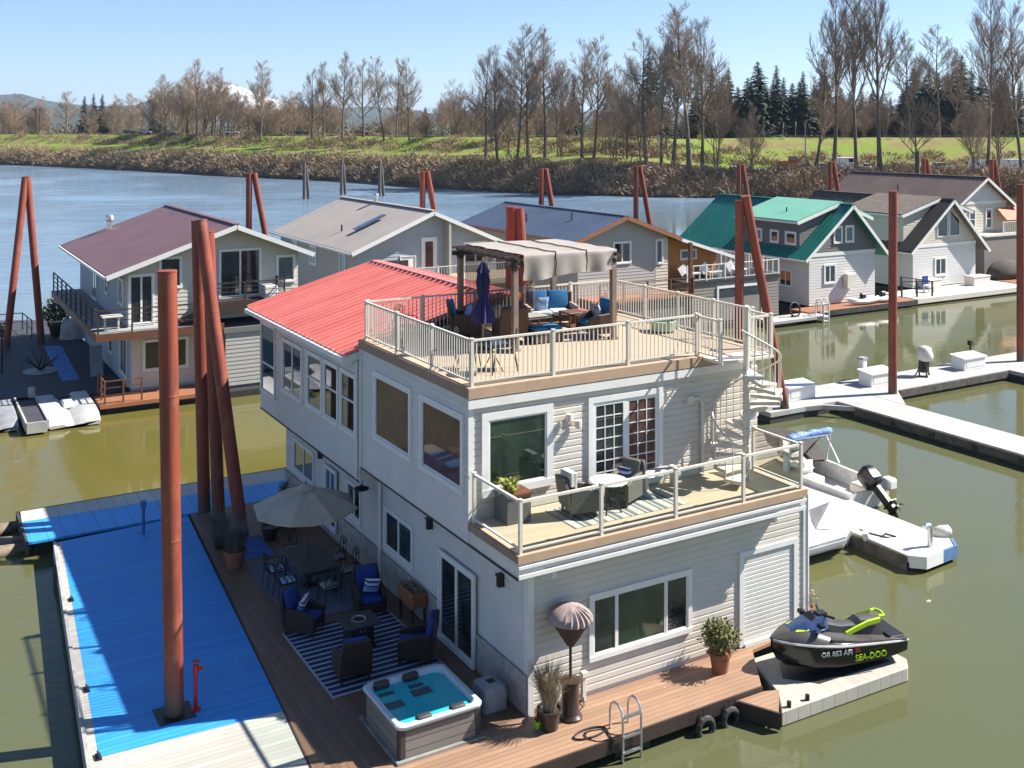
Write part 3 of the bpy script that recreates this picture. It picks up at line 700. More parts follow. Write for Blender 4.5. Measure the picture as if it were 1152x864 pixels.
# ------------------------------------------------------------------ patio, balcony and roof furniture
def cushion(b, x0,x1,y0,y1,z0,z1): b.box(x0,x1,y0,y1,z0,z1)
def club_chair(label, frame_m, cush_m, group, loc, face, high=1.02, wide=.74, cat='armchair'):
    t = thing('wicker_armchair', label, cat, (0,0,0), 0, group); W = wide/2
    b = MB(); b.box(-W,W,-.34,.36,.16,.33); b.build('seat_base', frame_m, t, bevel=.02)
    b = MB(); X = Matrix.Translation((0,-.36,.2)) @ Matrix.Rotation(R(10),4,'X')
    b.loft([[X @ Vector(p) for p in ((-W,-.05,0),(W,-.05,0),(W,.05,0),(-W,.05,0))], [X @ Vector(p) for p in ((-W,-.05,.5),(W,-.05,.5),(W,.05,.5),(-W,.05,.5))],
            [X @ Vector(p) for p in ((-W*.86,-.05,high-.2),(W*.86,-.05,high-.2),(W*.86,.05,high-.2),(-W*.86,.05,high-.2))]])
    b.build('backrest', frame_m, t, bevel=.02)
    for s in (-1,1):
        b = MB(); b.loft([[(s*(W-.05)-.05,-.36,.12),(s*(W-.05)+.05,-.36,.12),(s*(W-.05)+.05,-.36,.68),(s*(W-.05)-.05,-.36,.68)],
            [(s*(W-.05)-.055,.1,.12),(s*(W-.05)+.055,.1,.12),(s*(W-.05)+.055,.1,.64),(s*(W-.05)-.055,.1,.64)],
            [(s*(W-.05)-.05,.40,.12),(s*(W-.05)+.05,.40,.12),(s*(W-.05)+.05,.40,.54),(s*(W-.05)-.05,.40,.54)]])
        b.build('arm', frame_m, t, bevel=.02)
        for y in (-.34,.36): b = MB(); b.cyl((s*(W-.06),y,0),(s*(W-.06),y,.16),.026,.034,8); b.build('leg', frame_m, t)
    b = MB(); b.box(-W+.11,W-.11,-.27,.38,.34,.47); b.build('seat_cushion', cush_m, t, bevel=.045, smooth=True, seg=3)
    b = MB(); X = Matrix.Translation((0,-.28,.44)) @ Matrix.Rotation(R(12),4,'X'); b.box(-W+.10,W-.10,-.07,.07,0,high-.42,0,X); b.build('back_cushion', cush_m, t, bevel=.05, smooth=True, seg=3)
    return place(t, loc, R(face-90))
def put(o, loc, face, label): return place(o, loc, R(face-90), label)
def pillow(label, mat, loc, face, tilt=-25, size=.42, group='throw pillows', roll=0):
    b = MB(); n = 7; rings = []
    vs = []; 
    for side in (1,-1):
        for i in range(n):
            for j in range(n):
                u = i/(n-1)*2-1; v = j/(n-1)*2-1; th = .085*(max(0,(1-u**4)*(1-v**4)))**.5
                k = 1-.07*(1-abs(u*v)) if (abs(u) == 1 or abs(v) == 1) else 1
                vs.append((u*size/2*k, side*th, (v*size/2)*k))
    f = []
    for s_ in (0,1):
        o = s_*n*n
        for i in range(n-1):
            for j in range(n-1):
                q = (o+i*n+j, o+(i+1)*n+j, o+(i+1)*n+j+1, o+i*n+j+1); f.append(q if s_ else q[::-1])
    b.add(vs, f); o = b.build('pillow', mat, smooth=180)
    tag(o, label, 'pillow', group); o.location = loc; o.rotation_euler = (R(tilt), R(roll), R(face-90)); return o
m_pil_stripe = stripes('striped_pillow', [(0,(.03,.06,.22)),(.12,(.62,.66,.72)),(.28,(.03,.05,.18)),(.38,(.66,.70,.75)),(.52,(.03,.05,.18)),(.6,(.62,.68,.75)),(.78,(.12,.38,.72))], 'z', .44)
m_pil_soft = M('pale_blue_pillow', (.36,.47,.60), .9, var=.3, scale=12, col2=(.12,.25,.45))
m_pil_navy = M('navy_white_pillow', (.05,.06,.12), .9, scale=6, col2=(.55,.57,.6))

Z = .5
rug = MB(); rug.box(-3.3,-.62,2.72,6.12,Z+.004,Z+.016)
m_rug = stripes('navy_stripe_rug', [(0,(.012,.030,.095)),(.6,(.35,.40,.44)),(.93,(.012,.030,.095))], 'y', .215)
r_ = rug.build('striped_rug', m_rug); tag(r_, 'navy and white striped rug under the fire table', 'rug')
e_ = MB()
for a in ((-3.345,-3.30,2.68,6.16),(-.62,-.575,2.68,6.16)): e_.box(a[0],a[1],a[2],a[3],Z+.003,Z+.014)
e_.build('rug_border', M('rug_border_white', (.40,.43,.46), .95), r_, world=False)
rug = MB(); rug.box(-2.95,-.65,6.55,10.55,Z+.004,Z+.014); tag(rug.build('plain_rug', M('slate_rug', (.15,.19,.26), .95, var=.25, scale=14)), 'plain slate blue rug under the dining table', 'rug')
c0 = club_chair('blue cushioned wicker armchair at the far left of the striped rug, striped pillow on it', m_wicker, m_blue_cush, 'patio armchairs', (-2.83,6.0,Z), -42)
put(dup(c0), (-1.02,6.22,Z), -100, 'blue cushioned wicker armchair by the wall facing the camera, striped pillow on it')
put(dup(c0), (-2.62,3.42,Z), 82, 'blue cushioned wicker armchair with its wicker back to the camera on the striped rug')
put(dup(c0), (-1.02,3.42,Z), 152, 'blue cushioned wicker armchair between sliding door and fire table')
pillow('blue and white striped pillow on the far left patio armchair', m_pil_stripe, (-2.86,6.02,Z+.70), -42, -22, roll=12)
pillow('blue and white striped pillow on the armchair by the wall', m_pil_stripe, (-.99,6.13,Z+.70), -100, -20, roll=-8)
# fire table
t = thing('fire_table', 'dark square fire pit table with a round burner on the striped rug', 'table', (-1.93,4.70,Z))
b = MB(); b.box(-2.38,-1.48,4.30,5.10,1.06,1.11); b.build('tabletop', M('charcoal_tile', (.05,.052,.058), .45, var=.3, scale=6), t, bevel=.01)
b = MB(); b.box(-2.22,-1.64,4.44,4.96,.55,1.06); b.box(-2.26,-1.60,4.40,5.0,.5,.56); b.build('base_cabinet', m_black, t, bevel=.01)
b = MB(); b.lathe([(.18,0),(.18,.025),(.155,.025),(.15,.005)], (-1.93,4.70,1.11), 20); b.build('burner_ring', m_alu, t)
b = MB(); b.lathe([(.15,0),(.12,.02),(.0,.03)], (-1.93,4.70,1.108), 16); b.build('lava_rock', m_soil, t)
for x in (-2.0,-1.9): b = MB(); b.cyl((x,4.43,.95),(x,4.40,.95),.028,n=10); b.build('control_knob', m_alu, t)
# dining set
t = thing('dining_table', 'dark rectangular patio dining table under the umbrella', 'table', (-1.78,8.55,Z))
b = MB(); b.box(-2.32,-1.24,7.56,9.5,1.2,1.245); b.build('tabletop', M('slate_table', (.06,.06,.058), .4, var=.4, scale=5), t, bevel=.012)
for x in (-2.2,-1.36):
    for y in (7.7,9.36): b = MB(); b.tube([(x,y,1.2),(x*.98-.03,y,.9),(x,y,.5)], [.03,.022,.03], 6); b.build('leg', m_black, t)
b = MB(); b.box(-2.25,-1.31,7.63,7.66,1.12,1.2); b.box(-2.25,-1.31,9.4,9.43,1.12,1.2); b.box(-2.25,-2.22,7.66,9.4,1.12,1.2); b.box(-1.34,-1.31,7.66,9.4,1.12,1.2); b.build('apron', m_black, t)
def iron_chair(label, cush_m, group, loc, face, cushion=True):
    t = thing('iron_chair', label, 'chair', (0,0,0), 0, group)
    for s in (-1,1):
        b = MB(); b.tube([(s*.21,.22,.43),(s*.22,.25,.2),(s*.23,.28,0)], .014, 6); b.build('leg', m_black, t)
        b = MB(); b.tube([(s*.23,-.3,0),(s*.2,-.22,.43),(s*.19,-.27,.9)], .014, 6); b.build('leg', m_black, t)
        b = MB(); b.tube([(s*.2,-.24,.66),(s*.25,0,.67),(s*.25,.17,.65),(s*.21,.22,.43)], .013, 6); b.build('arm', m_black, t)
    b = MB(); b.box(-.22,.22,-.22,.23,.41,.435); b.build('seat', m_black, t)
    b = MB(); b.tube([(-.19,-.27,.9),(-.1,-.29,.96),(.1,-.29,.96),(.19,-.27,.9)], .014, 6)
    for k in range(-2,3): b.tube([(k*.075,-.235,.5),(-k*.075,-.28,.93)], .008, 5)
    b.tube([(-.19,-.235,.52),(.19,-.235,.52)], .010, 5); b.build('back_lattice', m_black, t)
    if cushion: b = MB(); b.box(-.21,.21,-.2,.22,.437,.50); b.build('seat_cushion', cush_m, t, bevel=.025, smooth=True, seg=2)
    return place(t, loc, R(face-90))
m_seat_str = stripes('striped_seat', [(0,(.55,.62,.72)),(.30,(.03,.05,.16)),(.42,(.55,.6,.68)),(.6,(.22,.42,.70)),(.85,(.04,.06,.2))], 'y', .3)
m_seat_wh = M('white_patterned_seat', (.52,.52,.53), .9, scale=14, col2=(.06,.06,.09))
i0 = iron_chair('iron dining chair with striped seat, nearer of two on the left side of the table', m_seat_str, 'patio dining chairs', (-2.6,8.12,Z), 0)
put(dup(i0), (-2.62,8.98,Z), 0, 'iron dining chair with striped seat, farther of two on the left side of the table')
i1 = iron_chair('iron dining chair with black and white patterned seat at the near end of the table', m_seat_wh, 'patio dining chairs', (-1.72,7.22,Z), 92)
put(dup(i1), (-.93,7.98,Z), 180, 'iron dining chair with pale seat between the dining table and the stone wall, nearer one')
put(dup(i1), (-.93,8.9,Z), 182, 'iron dining chair between the dining table and the stone wall, farther one')
put(dup(i0), (-1.8,9.95,Z), -90, 'iron dining chair at the far end of the table under the umbrella')
t = thing('patio_umbrella', 'open taupe octagonal patio umbrella over the dining table', 'umbrella', (-1.8,8.55,Z))
cx, cy = -1.98, 8.36; n = 8; b = MB(); rings = []
for k, (rr, zz) in enumerate(((1.42,2.72),(1.0,2.93),(.55,3.10),(.16,3.22))):
    ring = []
    for i in range(n*2):
        a = 2*math.pi*i/(n*2)+.2; q = rr*(1 if i % 2 == 0 else math.cos(math.pi/n)*.985); ring.append((cx+q*math.cos(a), cy+q*math.sin(a), zz - (0 if i % 2 == 0 else .035*rr)))
    rings.append(ring)
rings = [[(x,y,z-.05) for x,y,z in rings[0]]] + rings
b.loft(rings, cap=False); cv = b.build('canopy', m_canvas_grey, t)
b = MB(); b.lathe([(.27,.0),(.12,.10),(.03,.13)], (cx,cy,3.2), 16, cap=False); b.build('vent_cap', m_canvas_grey, cv)
b = MB(); b.cyl((-1.8,8.55,.6),(-1.95,8.4,3.3),.022,n=10); b.lathe([(.0,.0),(.03,.03),(.0,.08)], (-1.96,8.38,3.33), 8); b.build('pole', m_brown_wood, t)
for i in range(n):
    a = 2*math.pi*i/n+.2; b = MB(); b.bar((cx,cy,3.12),(cx+1.38*math.cos(a),cy+1.38*math.sin(a),2.69),.016,.012); b.build('rib', m_black, t)
b = MB(); b.lathe([(.24,0),(.24,.05),(.06,.09),(.04,.3)], (-1.8,8.55,.5), 18); b.build('base', m_black, t)
# orange trough planter by the wall
t = thing('trough_planter', 'orange wooden trough planter on dark legs against the stone wall', 'planter', (-.3,5.15,Z))
b = MB(); x0,x1,y0,y1 = -.50,-.12,4.72,5.56
b.box(x0,x1,y0,y0+.03,1.0,1.36); b.box(x0,x1,y1-.03,y1,1.0,1.36); b.box(x0,x0+.03,y0+.03,y1-.03,1.0,1.36); b.box(x1-.03,x1,y0+.03,y1-.03,1.0,1.36); b.box(x0+.03,x1-.03,y0+.03,y1-.03,1.0,1.03); b.build('trough', m_orange_wood, t)
b = MB(); b.box(x0+.03,x1-.03,y0+.03,y1-.03,1.03,1.32); b.build('soil', m_soil, t)
for x in (x0+.03,x1-.03):
    for y in (y0+.05,y1-.05): b = MB(); b.box(x-.025,x+.025,y-.025,y+.025,.5,1.0); b.build('leg', m_dkbrown, t)
b = MB(); rng = random.Random(5)
for i in range(150):
    p = Vector((rng.uniform(x0+.05,x1-.05), rng.uniform(y0+.05,y1-.05), 1.32+rng.uniform(0,.09))); d = Vector((rng.uniform(-1,1),rng.uniform(-1,1),rng.uniform(.1,.8)))*.07
    q = d.cross(Vector((0,0,1))).normalized()*.02; b.add([p-q,p+q,p+d+q*.4,p+d-q*.4], [(0,1,2,3)])
b.build('dry_plants', M('dry_plants', (.14,.12,.08), .9, col2=(.3,.28,.22), scale=30), t)
# hot tub
t = thing('hot_tub', 'square hot tub with turquoise water and grey plank cabinet', 'hot tub', (-2.15,.75,Z))
X0,X1,Y0,Y1,ZT = -3.12,-1.2,-.25,1.68,1.22
m_cab = planks('grey_spa_planks', (.22,.20,.18), 'z', .19, .12, .7, gap=.3, col2=(.16,.145,.13))
m_cabd = M('spa_corner_panel', (.045,.042,.042), .6)
b = MB(); b.box(X0+.12,X1-.12,Y0+.06,Y0+.09,.56,ZT-.08); b.box(X0+.12,X1-.12,Y1-.09,Y1-.06,.56,ZT-.08); b.box(X0+.06,X0+.09,Y0+.12,Y1-.12,.56,ZT-.08); b.box(X1-.09,X1-.06,Y0+.12,Y1-.12,.56,ZT-.08); b.build('cabinet', m_cab, t)
for x in (X0+.05,X1-.21):
    for y in (Y0+.05,Y1-.21): b = MB(); b.box(x,x+.16,y,y+.16,.55,ZT-.08); b.build('corner_panel', m_cabd, t, bevel=.03)
b = MB(); b.box(X0-.02,X1+.02,Y0-.02,Y1+.02,.503,.55); b.build('base_pad', M('spa_pad', (.28,.27,.25), .8), t)
def rrect(x0,x1,y0,y1,r,n=6):
    p = []
    for cx_,cy_,a in ((x1-r,y0+r,-90),(x1-r,y1-r,0),(x0+r,y1-r,90),(x0+r,y0+r,180)):
        for k in range(n+1): q = R(a+90*k/n); p.append((cx_+r*math.cos(q), cy_+r*math.sin(q)))
    return p
def ring(o, r, z, e=0): return [(p[0],p[1],z) for p in rrect(X0+o,X1-o,Y0+o,Y1-o,r)]
b = MB(); b.loft([ring(.02,.16,ZT-.09), ring(0,.18,ZT-.06), ring(0,.18,ZT-.02), ring(.02,.17,ZT), ring(.11,.16,ZT+.005), ring(.13,.2,ZT-.02), ring(.15,.22,ZT-.14), ring(.25,.2,ZT-.3), ring(.55,.2,ZT-.55)], cap=False)
b.loft([ring(.55,.2,ZT-.55), ring(.8,.1,ZT-.56)], cap=True); sh = b.build('shell', M('spa_shell', (.46,.53,.58), .15, var=.04), t, smooth=True)
def tubw():
    m, nt, p = nodes('spa_water'); co = coords(nt); p.inputs['Base Color'].default_value = (.03,.46,.52,1); p.inputs['Roughness'].default_value = .02; p.inputs['IOR'].default_value = 1.33
    p.inputs['Alpha'].default_value = .9
    bump(nt, p, noise(nt, co, 5, 2), .12, .03); return m
b = MB(); b.add(ring(.143,.21,ZT-.10), [tuple(range(len(ring(.2,.2,0))))]); b.build('water', tubw(), t)
for x, y, a in ((-2.72,1.50,1),(-2.05,1.50,1),(-2.5,-.10,-1),(-1.75,-.10,-1)):
    b = MB(); b.box(x-.17,x+.17,y-.09,y+.08,ZT-.10,ZT+.05); b.build('head_rest', m_cabd, t, bevel=.05, smooth=True, seg=3)
for x, y, sx, sy in ((-2.75,.75,.2,.2),(-2.05,.95,.22,.2),(-2.72,1.22,.17,.10),(-2.05,1.22,.17,.10)):
    b = MB(); b.box(x-sx,x+sx,y-sy*.7,y+sy*.7,ZT-.105,ZT-.096); b.build('jet_panel', M('jet_panel', (.03,.10,.12), .2), t)
t = thing('spa_step_box', 'rounded grey plastic box beside the hot tub and stone wall', 'box', (-.5,.8,Z))
b = MB(); b.loft([rr_ for rr_ in [[(x,y,z) for x,y in rrect(-.80+o,-.22-o,.48+o,1.12-o,.09)] for z,o in ((.5,0),(.85,.0),(.96,.03),(1.0,.09))]]); b.build('body', m_grey, t, smooth=True)
b = MB(); b.box(-.56,-.40,.72,.88,1.0,1.012); b.build('handle_recess', m_black, t)
# plants and pots
def pot(b, c, r, h, m=0): b.lathe([(r*.70,0),(r*.95,h*.85),(r*1.08,h*.86),(r*1.08,h),(r*.95,h),(r*.9,h*.9),(0,h*.9)], c, 18, m)
def tuft(b, c, n, h, spread, wid, rng, droop=.3, m=0):
    for i in range(n):
        a = rng.uniform(0,6.283); r0 = rng.uniform(0,spread*.3); L_ = h*rng.uniform(.6,1.05); lean = spread*rng.uniform(.1,1)
        p = Vector((c[0]+r0*math.cos(a), c[1]+r0*math.sin(a), c[2])); o = Vector((math.cos(a),math.sin(a),0)); s = Vector((-o.y,o.x,0))*wid
        q = p + o*lean*.45 + Vector((0,0,L_*.62)); e = p + o*lean*(1+droop) + Vector((0,0,L_*(1-.25*droop)))
        b.add([p-s,p+s,q+s*.8,q-s*.8,e], [(0,1,2,3),(3,2,4)], m)
def leafball(b, c, r, n, leaf, rng, flat=.85, m=0):
    for i in range(n):
        d = Vector((rng.gauss(0,1),rng.gauss(0,1),rng.gauss(0,1))).normalized(); k = rng.uniform(.45,1.05)
        p = Vector(c) + Vector((d.x*r*k, d.y*r*k, d.z*r*k*flat)); u = Vector((rng.gauss(0,1),rng.gauss(0,1),rng.gauss(0,1)+.6)).normalized(); v = u.cross(d + Vector((.01,.02,.03))).normalized()
        l = leaf*rng.uniform(.6,1.3); b.add([p, p+u*l*.5+v*l*.22, p+u*l, p+u*l*.5-v*l*.22], [(0,1,2,3)], m)
m_strawg = M('dry_grass', (.40,.34,.24), .9, col2=(.22,.18,.12), scale=20)
m_greyg = M('grey_dry_sprigs', (.17,.16,.145), .95, col2=(.08,.075,.07), scale=20)
m_shrubg = M('olive_shrub', (.10,.125,.035), .8, col2=(.19,.17,.06), scale=14)
m_leafdk = M('dark_leaves', (.03,.055,.02), .8, col2=(.07,.09,.03), scale=14)
m_leafyl = M('yellow_green_leaves', (.35,.36,.06), .7, col2=(.2,.27,.05), scale=12)
m_darkpot = M('dark_glazed_pot', (.045,.032,.025), .35)
rng = random.Random(11)
def potted(name, label, c, r, h, potm, plantm, fn, cat='potted plant'):
    t = thing(name, label, cat, c); b = MB(); pot(b, c, r, h); b.build('pot', potm, t, smooth=True)
    b = MB(); fn(b, (c[0],c[1],c[2]+h*.9)); b.build('plant', plantm, t); return t
potted('potted_shrub', 'terracotta pot of bare grey sprigs at the foot of the dark pilings', (-3.22,10.72,Z), .30, .5, m_terra, m_greyg, lambda b, c: tuft(b, c, 420, .95, .75, .006, rng, .5))
potted('potted_shrub', 'dark pot of dry brown twigs between the patio pilings', (-3.2,12.35,Z), .26, .4, m_darkpot, m_greyg, lambda b, c: tuft(b, c, 300, .8, .6, .007, rng, .5))
potted('potted_shrub', 'dark pot of leafless stems beside the slanted patio piling', (-1.75,12.2,Z), .26, .4, m_darkpot, m_leafdk, lambda b, c: leafball(b, (c[0],c[1],c[2]+.3), .38, 320, .1, rng))
potted('potted_shrub', 'terracotta pot with a rounded olive shrub on the front deck', (4.72,-.62,Z), .25, .46, m_terra, m_shrubg, lambda b, c: (leafball(b, (c[0],c[1],c[2]+.36), .44, 1400, .10, rng, .8), tuft(b, c, 160, .85, .4, .008, rng, .1)))
potted('potted_grass', 'dark pot of tall straw coloured grass by the patio heater', (.12,-.62,Z), .25, .42, m_darkpot, m_strawg, lambda b, c: tuft(b, c, 700, 1.0, .42, .008, rng, .25))
potted('potted_flower', 'tiny lime green pot with reddish sprigs at the house corner', (-.10,-.50,Z), .085, .16, M('lime_pot', (.30,.62,.02), .4), M('red_sprigs', (.25,.04,.06), .8), lambda b, c: tuft(b, c, 30, .28, .1, .008, rng))
potted('potted_shrub', 'pot of pale dry flowers behind the watercraft at the house corner', (8.2,.18,Z), .22, .4, m_terra, m_strawg, lambda b, c: (leafball(b, (c[0],c[1],c[2]+.3), .32, 500, .07, rng), tuft(b, c, 120, .6, .3, .006, rng)))
potted('potted_flower', 'pale pot with small dark plants at the rear end of the patio', (-.32,15.1,Z), .22, .4, M('pale_pot', (.42,.42,.40), .6), m_leafdk, lambda b, c: leafball(b, (c[0],c[1],c[2]+.16), .22, 160, .08, rng))
t = thing('storage_chest', 'brown wooden chest near the rear house wall', 'chest', (-.9,13.6,Z))
b = MB(); b.box(-1.6,-.5,12.9,13.5,.5,.98); b.build('body', m_dkbrown, t, bevel=.01); b = MB(); b.box(-1.64,-.46,12.86,13.54,.98,1.04); b.build('lid', m_dkbrown, t, bevel=.01)
rug = MB(); rug.box(-2.9,-1.95,11.0,12.7,Z+.004,Z+.014); tag(rug.build('blue_mat', M('blue_mat', (.05,.15,.42), .95)), 'small blue mat beyond the dining rug', 'mat')
# covered patio heater
t = thing('patio_heater', 'brown patio heater with a mushroom shaped canvas cover tied over its top', 'heater', (.72,-.5,Z)); hx, hy = .72, -.5
b = MB(); b.lathe([(.25,0),(.25,.05),(.20,.10),(.185,.12),(.185,.72),(.215,.74),(.215,.80),(.05,.84)], (hx,hy,Z), 22); b.build('tank_housing', M('brown_enamel', (.055,.028,.02), .35), t, smooth=True)
b = MB(); b.cyl((hx,hy,1.3),(hx,hy,2.2),.032,n=10); b.build('pole', m_black, t)
def pleat(prof, n=44, amp=.03):
    b = MB(); rings = []
    for r, z, a in prof: rings.append([(hx+(r+a*amp*math.sin(i*n/2*2*math.pi/n*1.0)*(1 if i % 2 else -1))*math.cos(2*math.pi*i/n), hy+(r+a*amp*(1 if i % 2 else -1))*math.sin(2*math.pi*i/n), z) for i in range(n)])
    b.loft(rings); return b
pleat([(.08,2.02,0),(.20,2.20,.2),(.36,2.46,.3),(.46,2.62,.4)]).build('cover_skirt', M('plum_canvas', (.075,.035,.04), .8, var=.1), t, smooth=True)
pleat([(.47,2.56,.7),(.475,2.62,1),(.43,2.70,1.4),(.30,2.80,1.5),(.15,2.86,1.0),(.03,2.87,.2)], amp=.028).build('cover_cap', M('mauve_canvas', (.34,.265,.255), .85, var=.15), t, smooth=60)
# swim ladder, rope, hose bib
t = thing('swim_ladder', 'bright aluminium swim ladder hooked over the front deck edge', 'ladder', (1.45,-1.65,Z))
for x in (1.2,1.66):
    b = MB(); b.tube([(x,-1.25,.5),(x,-1.25,.88),(x,-1.29,1.02),(x,-1.40,1.12),(x,-1.55,1.12),(x,-1.66,1.02),(x,-1.70,.85),(x,-1.70,-.15)], .026, 8); b.build('side_rail', m_alu, t, smooth=True)
for z in (.92,.52,.2,-.08): b = MB(); b.box(1.22,1.64,-1.73,-1.67,z-.02,z+.02); b.build('rung', m_alu, t)
b = MB(); pts = [(.72+.32*math.cos(a)*1.2, -1.22+.15*math.sin(a), .525) for a in [R(k*20) for k in range(0,18)]] + [(1.08,-1.3,.53),(1.02,-1.5,.53),(.98,-1.64,.5),(.97,-1.66,.3)]
tag(b.tube(pts, .018, 6).build('mooring_rope', m_black), 'black mooring rope looped on the front deck by the ladder', 'rope')
t = thing('hose_reel_box', 'small pale outdoor spigot box standing under the wide front window', 'spigot', (1.35,-.1,Z))
b = MB(); b.box(1.27,1.37,-.14,-.05,.5,1.02); b.box(1.25,1.40,-.17,-.05,1.02,1.14); b.build('post', m_cream, t, bevel=.01); b = MB(); b.tube([(1.3,-.12,.6),(1.2,-.3,.53),(1.0,-.42,.52)], .012, 6); b.build('hose', m_black, t)
for x, lab in ((3.35,'old tyre fender hanging at the deck edge right of the ladder'),(4.05,'black fender with chain near the front deck corner')):
    t = thing('dock_fender', lab, 'fender', (x,-1.72,.3)); b = MB(); b.tube([(x+.2*math.cos(a), -1.72, .12+.2*math.sin(a)) for a in [R(30*k) for k in range(12)]], .07, 8, closed=True); b.build('tyre', m_float, t); b = MB(); b.tube([(x,-1.66,.5),(x,-1.7,.3)], .012, 5); b.build('rope', m_black, t)

# ------------------------------------------------------------------ balcony
ZB = 4.2
rug = MB(); rug.box(1.2,4.35,.02,1.28,ZB+.003,ZB+.012); tag(rug.build('balcony_rug', stripes('grey_stripe_rug', [(0,(.42,.40,.36)),(.34,(.12,.12,.13)),(.5,(.45,.43,.38)),(.62,(.14,.14,.15)),(.9,(.40,.38,.34))], 'x', .42)), 'grey and cream striped rug on the balcony', 'rug')
t = thing('planter_box', 'brown wicker planter box with yellow green plant on the balcony', 'planter', (.3,1.15,ZB))
b = MB(); b.box(.0,.62,.92,1.46,ZB,ZB+.60); b.build('box', m_wicker_grey, t, bevel=.015); b = MB(); b.box(-.03,.65,.89,1.49,ZB+.60,ZB+.655); b.build('rim', m_brown_wood, t)
b = MB(); leafball(b, (.18,1.1,ZB+.78), .2, 90, .16, random.Random(2)); tuft(b, (.18,1.1,ZB+.6), 30, .4, .25, .02, random.Random(4), .6); b.build('plant', m_leafyl, t)
w0 = club_chair('grey wicker balcony chair left of the round table, white towel on its back', m_wicker_grey, m_wicker_grey, 'balcony chairs', (1.8,.72,ZB), -12, .9, .62, 'chair')
put(dup(w0), (3.12,.86,ZB), 205, 'grey wicker balcony chair by the sliding door with a striped pillow')
pillow('blue and white striped pillow on the balcony chair', m_pil_stripe, (3.12,.84,ZB+.66), 205, -20, .38)
b = MB(); b.box(1.50,1.56,.5,.95,ZB+.62,ZB+1.0); b.box(1.40,1.49,.5,.95,ZB+.72,ZB+1.0); b.box(1.40,1.56,.5,.95,ZB+1.0,ZB+1.03); tw = b.build('towel', M('white_towel', (.6,.6,.57), .95), bevel=.01); tag(tw, 'white towel hung over the back of the left balcony chair', 'towel')
t = thing('round_table', 'round white mosaic table on the balcony rug', 'table', (2.42,.52,ZB))
b = MB(); b.lathe([(.43,0),(.45,.02),(.43,.035),(0,.035)], (2.42,.52,ZB+.69), 28); b.build('tabletop', M('mosaic_top', (.62,.61,.58), .5, scale=18, col2=(.30,.32,.34)), t)
for k in range(4): a = R(45+90*k); b = MB(); b.tube([(2.42+.3*math.cos(a),.52+.3*math.sin(a),ZB),(2.42+.12*math.cos(a),.52+.12*math.sin(a),ZB+.35),(2.42+.3*math.cos(a),.52+.3*math.sin(a),ZB+.69)], .018, 6); b.build('leg', m_black, t)
t = thing('balcony_bench', 'low cream bench by the balcony wall', 'bench', (4.6,1.1,ZB)); b = MB(); b.box(3.9,5.0,1.1,1.42,ZB+.38,ZB+.43); b.build('seat', m_cream, t, bevel=.01)
for x in (4.0,4.9): b = MB(); b.box(x-.04,x+.04,1.14,1.38,ZB,ZB+.38); b.build('leg', m_cream, t)

# ------------------------------------------------------------------ roof deck
t = thing('pergola', 'brown pergola with draped tan canvas on the roof deck', 'pergola', (3.8,5.95,ZU)); PX0,PX1,PY0,PY1,PZ = 2.25,5.35,4.42,7.45,9.45
for x in (PX0,PX1):
    for y in (PY0,PY1):
        b = MB(); b.box(x-.07,x+.07,y-.07,y+.07,ZU,PZ-.08); b.box(x-.11,x+.11,y-.11,y+.11,ZU,ZU+.06); p_ = b.build('post', m_taupe_post, t)
        b = MB(); b.lathe([(.08,0),(.10,.05),(.13,.1),(.13,.16)], (x,y,PZ-.24), 8); b.build('post_cap', m_dkbrown, p_)
for y in (PY0,PY1): b = MB(); b.box(PX0-.25,PX1+.25,y-.05,y+.05,PZ-.12,PZ); b.build('beam', m_dkbrown, t)
for x in (PX0,PX1): b = MB(); b.box(x-.04,x+.04,PY0-.2,PY1+.2,PZ,PZ+.09); b.build('beam', m_dkbrown, t)
for k in range(9): x0_ = PX0-.3; y = PY0+.05+k*.36; b = MB(); b.box(x0_,PX0+.32,y-.03,y+.03,PZ+.09,PZ+.15); b.build('slat', m_dkbrown, t)
# canvas: gently sagging bays, then a front drape
def cv(u, v):   # u along x 0..1, v along y 0..1 ; v < 0 is the hanging drape
    x = PX0+.22 + (PX1-PX0-.16)*u; sag = .022*abs(math.sin(u*math.pi*3))
    if v >= 0: return (x, PY0-.08 + (PY1-PY0+.1)*v, PZ+.17 - sag*.9*math.sin(v*math.pi) + .012*math.sin(v*19+u*5))
    return (x+.015*math.sin(v*9), PY0-.10 + .03*math.sin(u*math.pi*9)*(-v) + .03*math.sin(u*math.pi*6+1)*(-v), PZ+.17 + v*(.66+.03*math.sin(u*9.0) - .14*u))
NU, VV = 48, [-1,-.8,-.6,-.4,-.2,-.08,0,.06,.15,.3,.45,.6,.75,.9,1]; vs_ = [cv(i/NU, v) for v in VV for i in range(NU+1)]
b = MB(); b.add(vs_, [(j*(NU+1)+i, j*(NU+1)+i+1, (j+1)*(NU+1)+i+1, (j+1)*(NU+1)+i) for j in range(len(VV)-1) for i in range(NU)])
c_ = b.build('canvas_roof', m_canvas_tan, t, smooth=180)
for k in (1,2): b = MB(); b.tube([cv(k/3, v)[:2] + (cv(k/3, v)[2]+.02,) for v in VV], .016, 5); b.build('canvas_rod', m_dkbrown, c_)
def net():
    m = bpy.data.materials.new('mosquito_net'); m.use_nodes = True; nt = m.node_tree; nt.nodes.clear(); MATS['net'] = m
    tr = nt.nodes.new('ShaderNodeBsdfTransparent'); df = nt.nodes.new('ShaderNodeBsdfDiffuse'); df.inputs[0].default_value = (.14,.10,.085,1)
    x = nt.nodes.new('ShaderNodeMixShader'); x.inputs[0].default_value = .62; o = nt.nodes.new('ShaderNodeOutputMaterial'); L(nt, tr.outputs[0], x.inputs[1]); L(nt, df.outputs[0], x.inputs[2]); L(nt, x.outputs[0], o.inputs[0]); return m
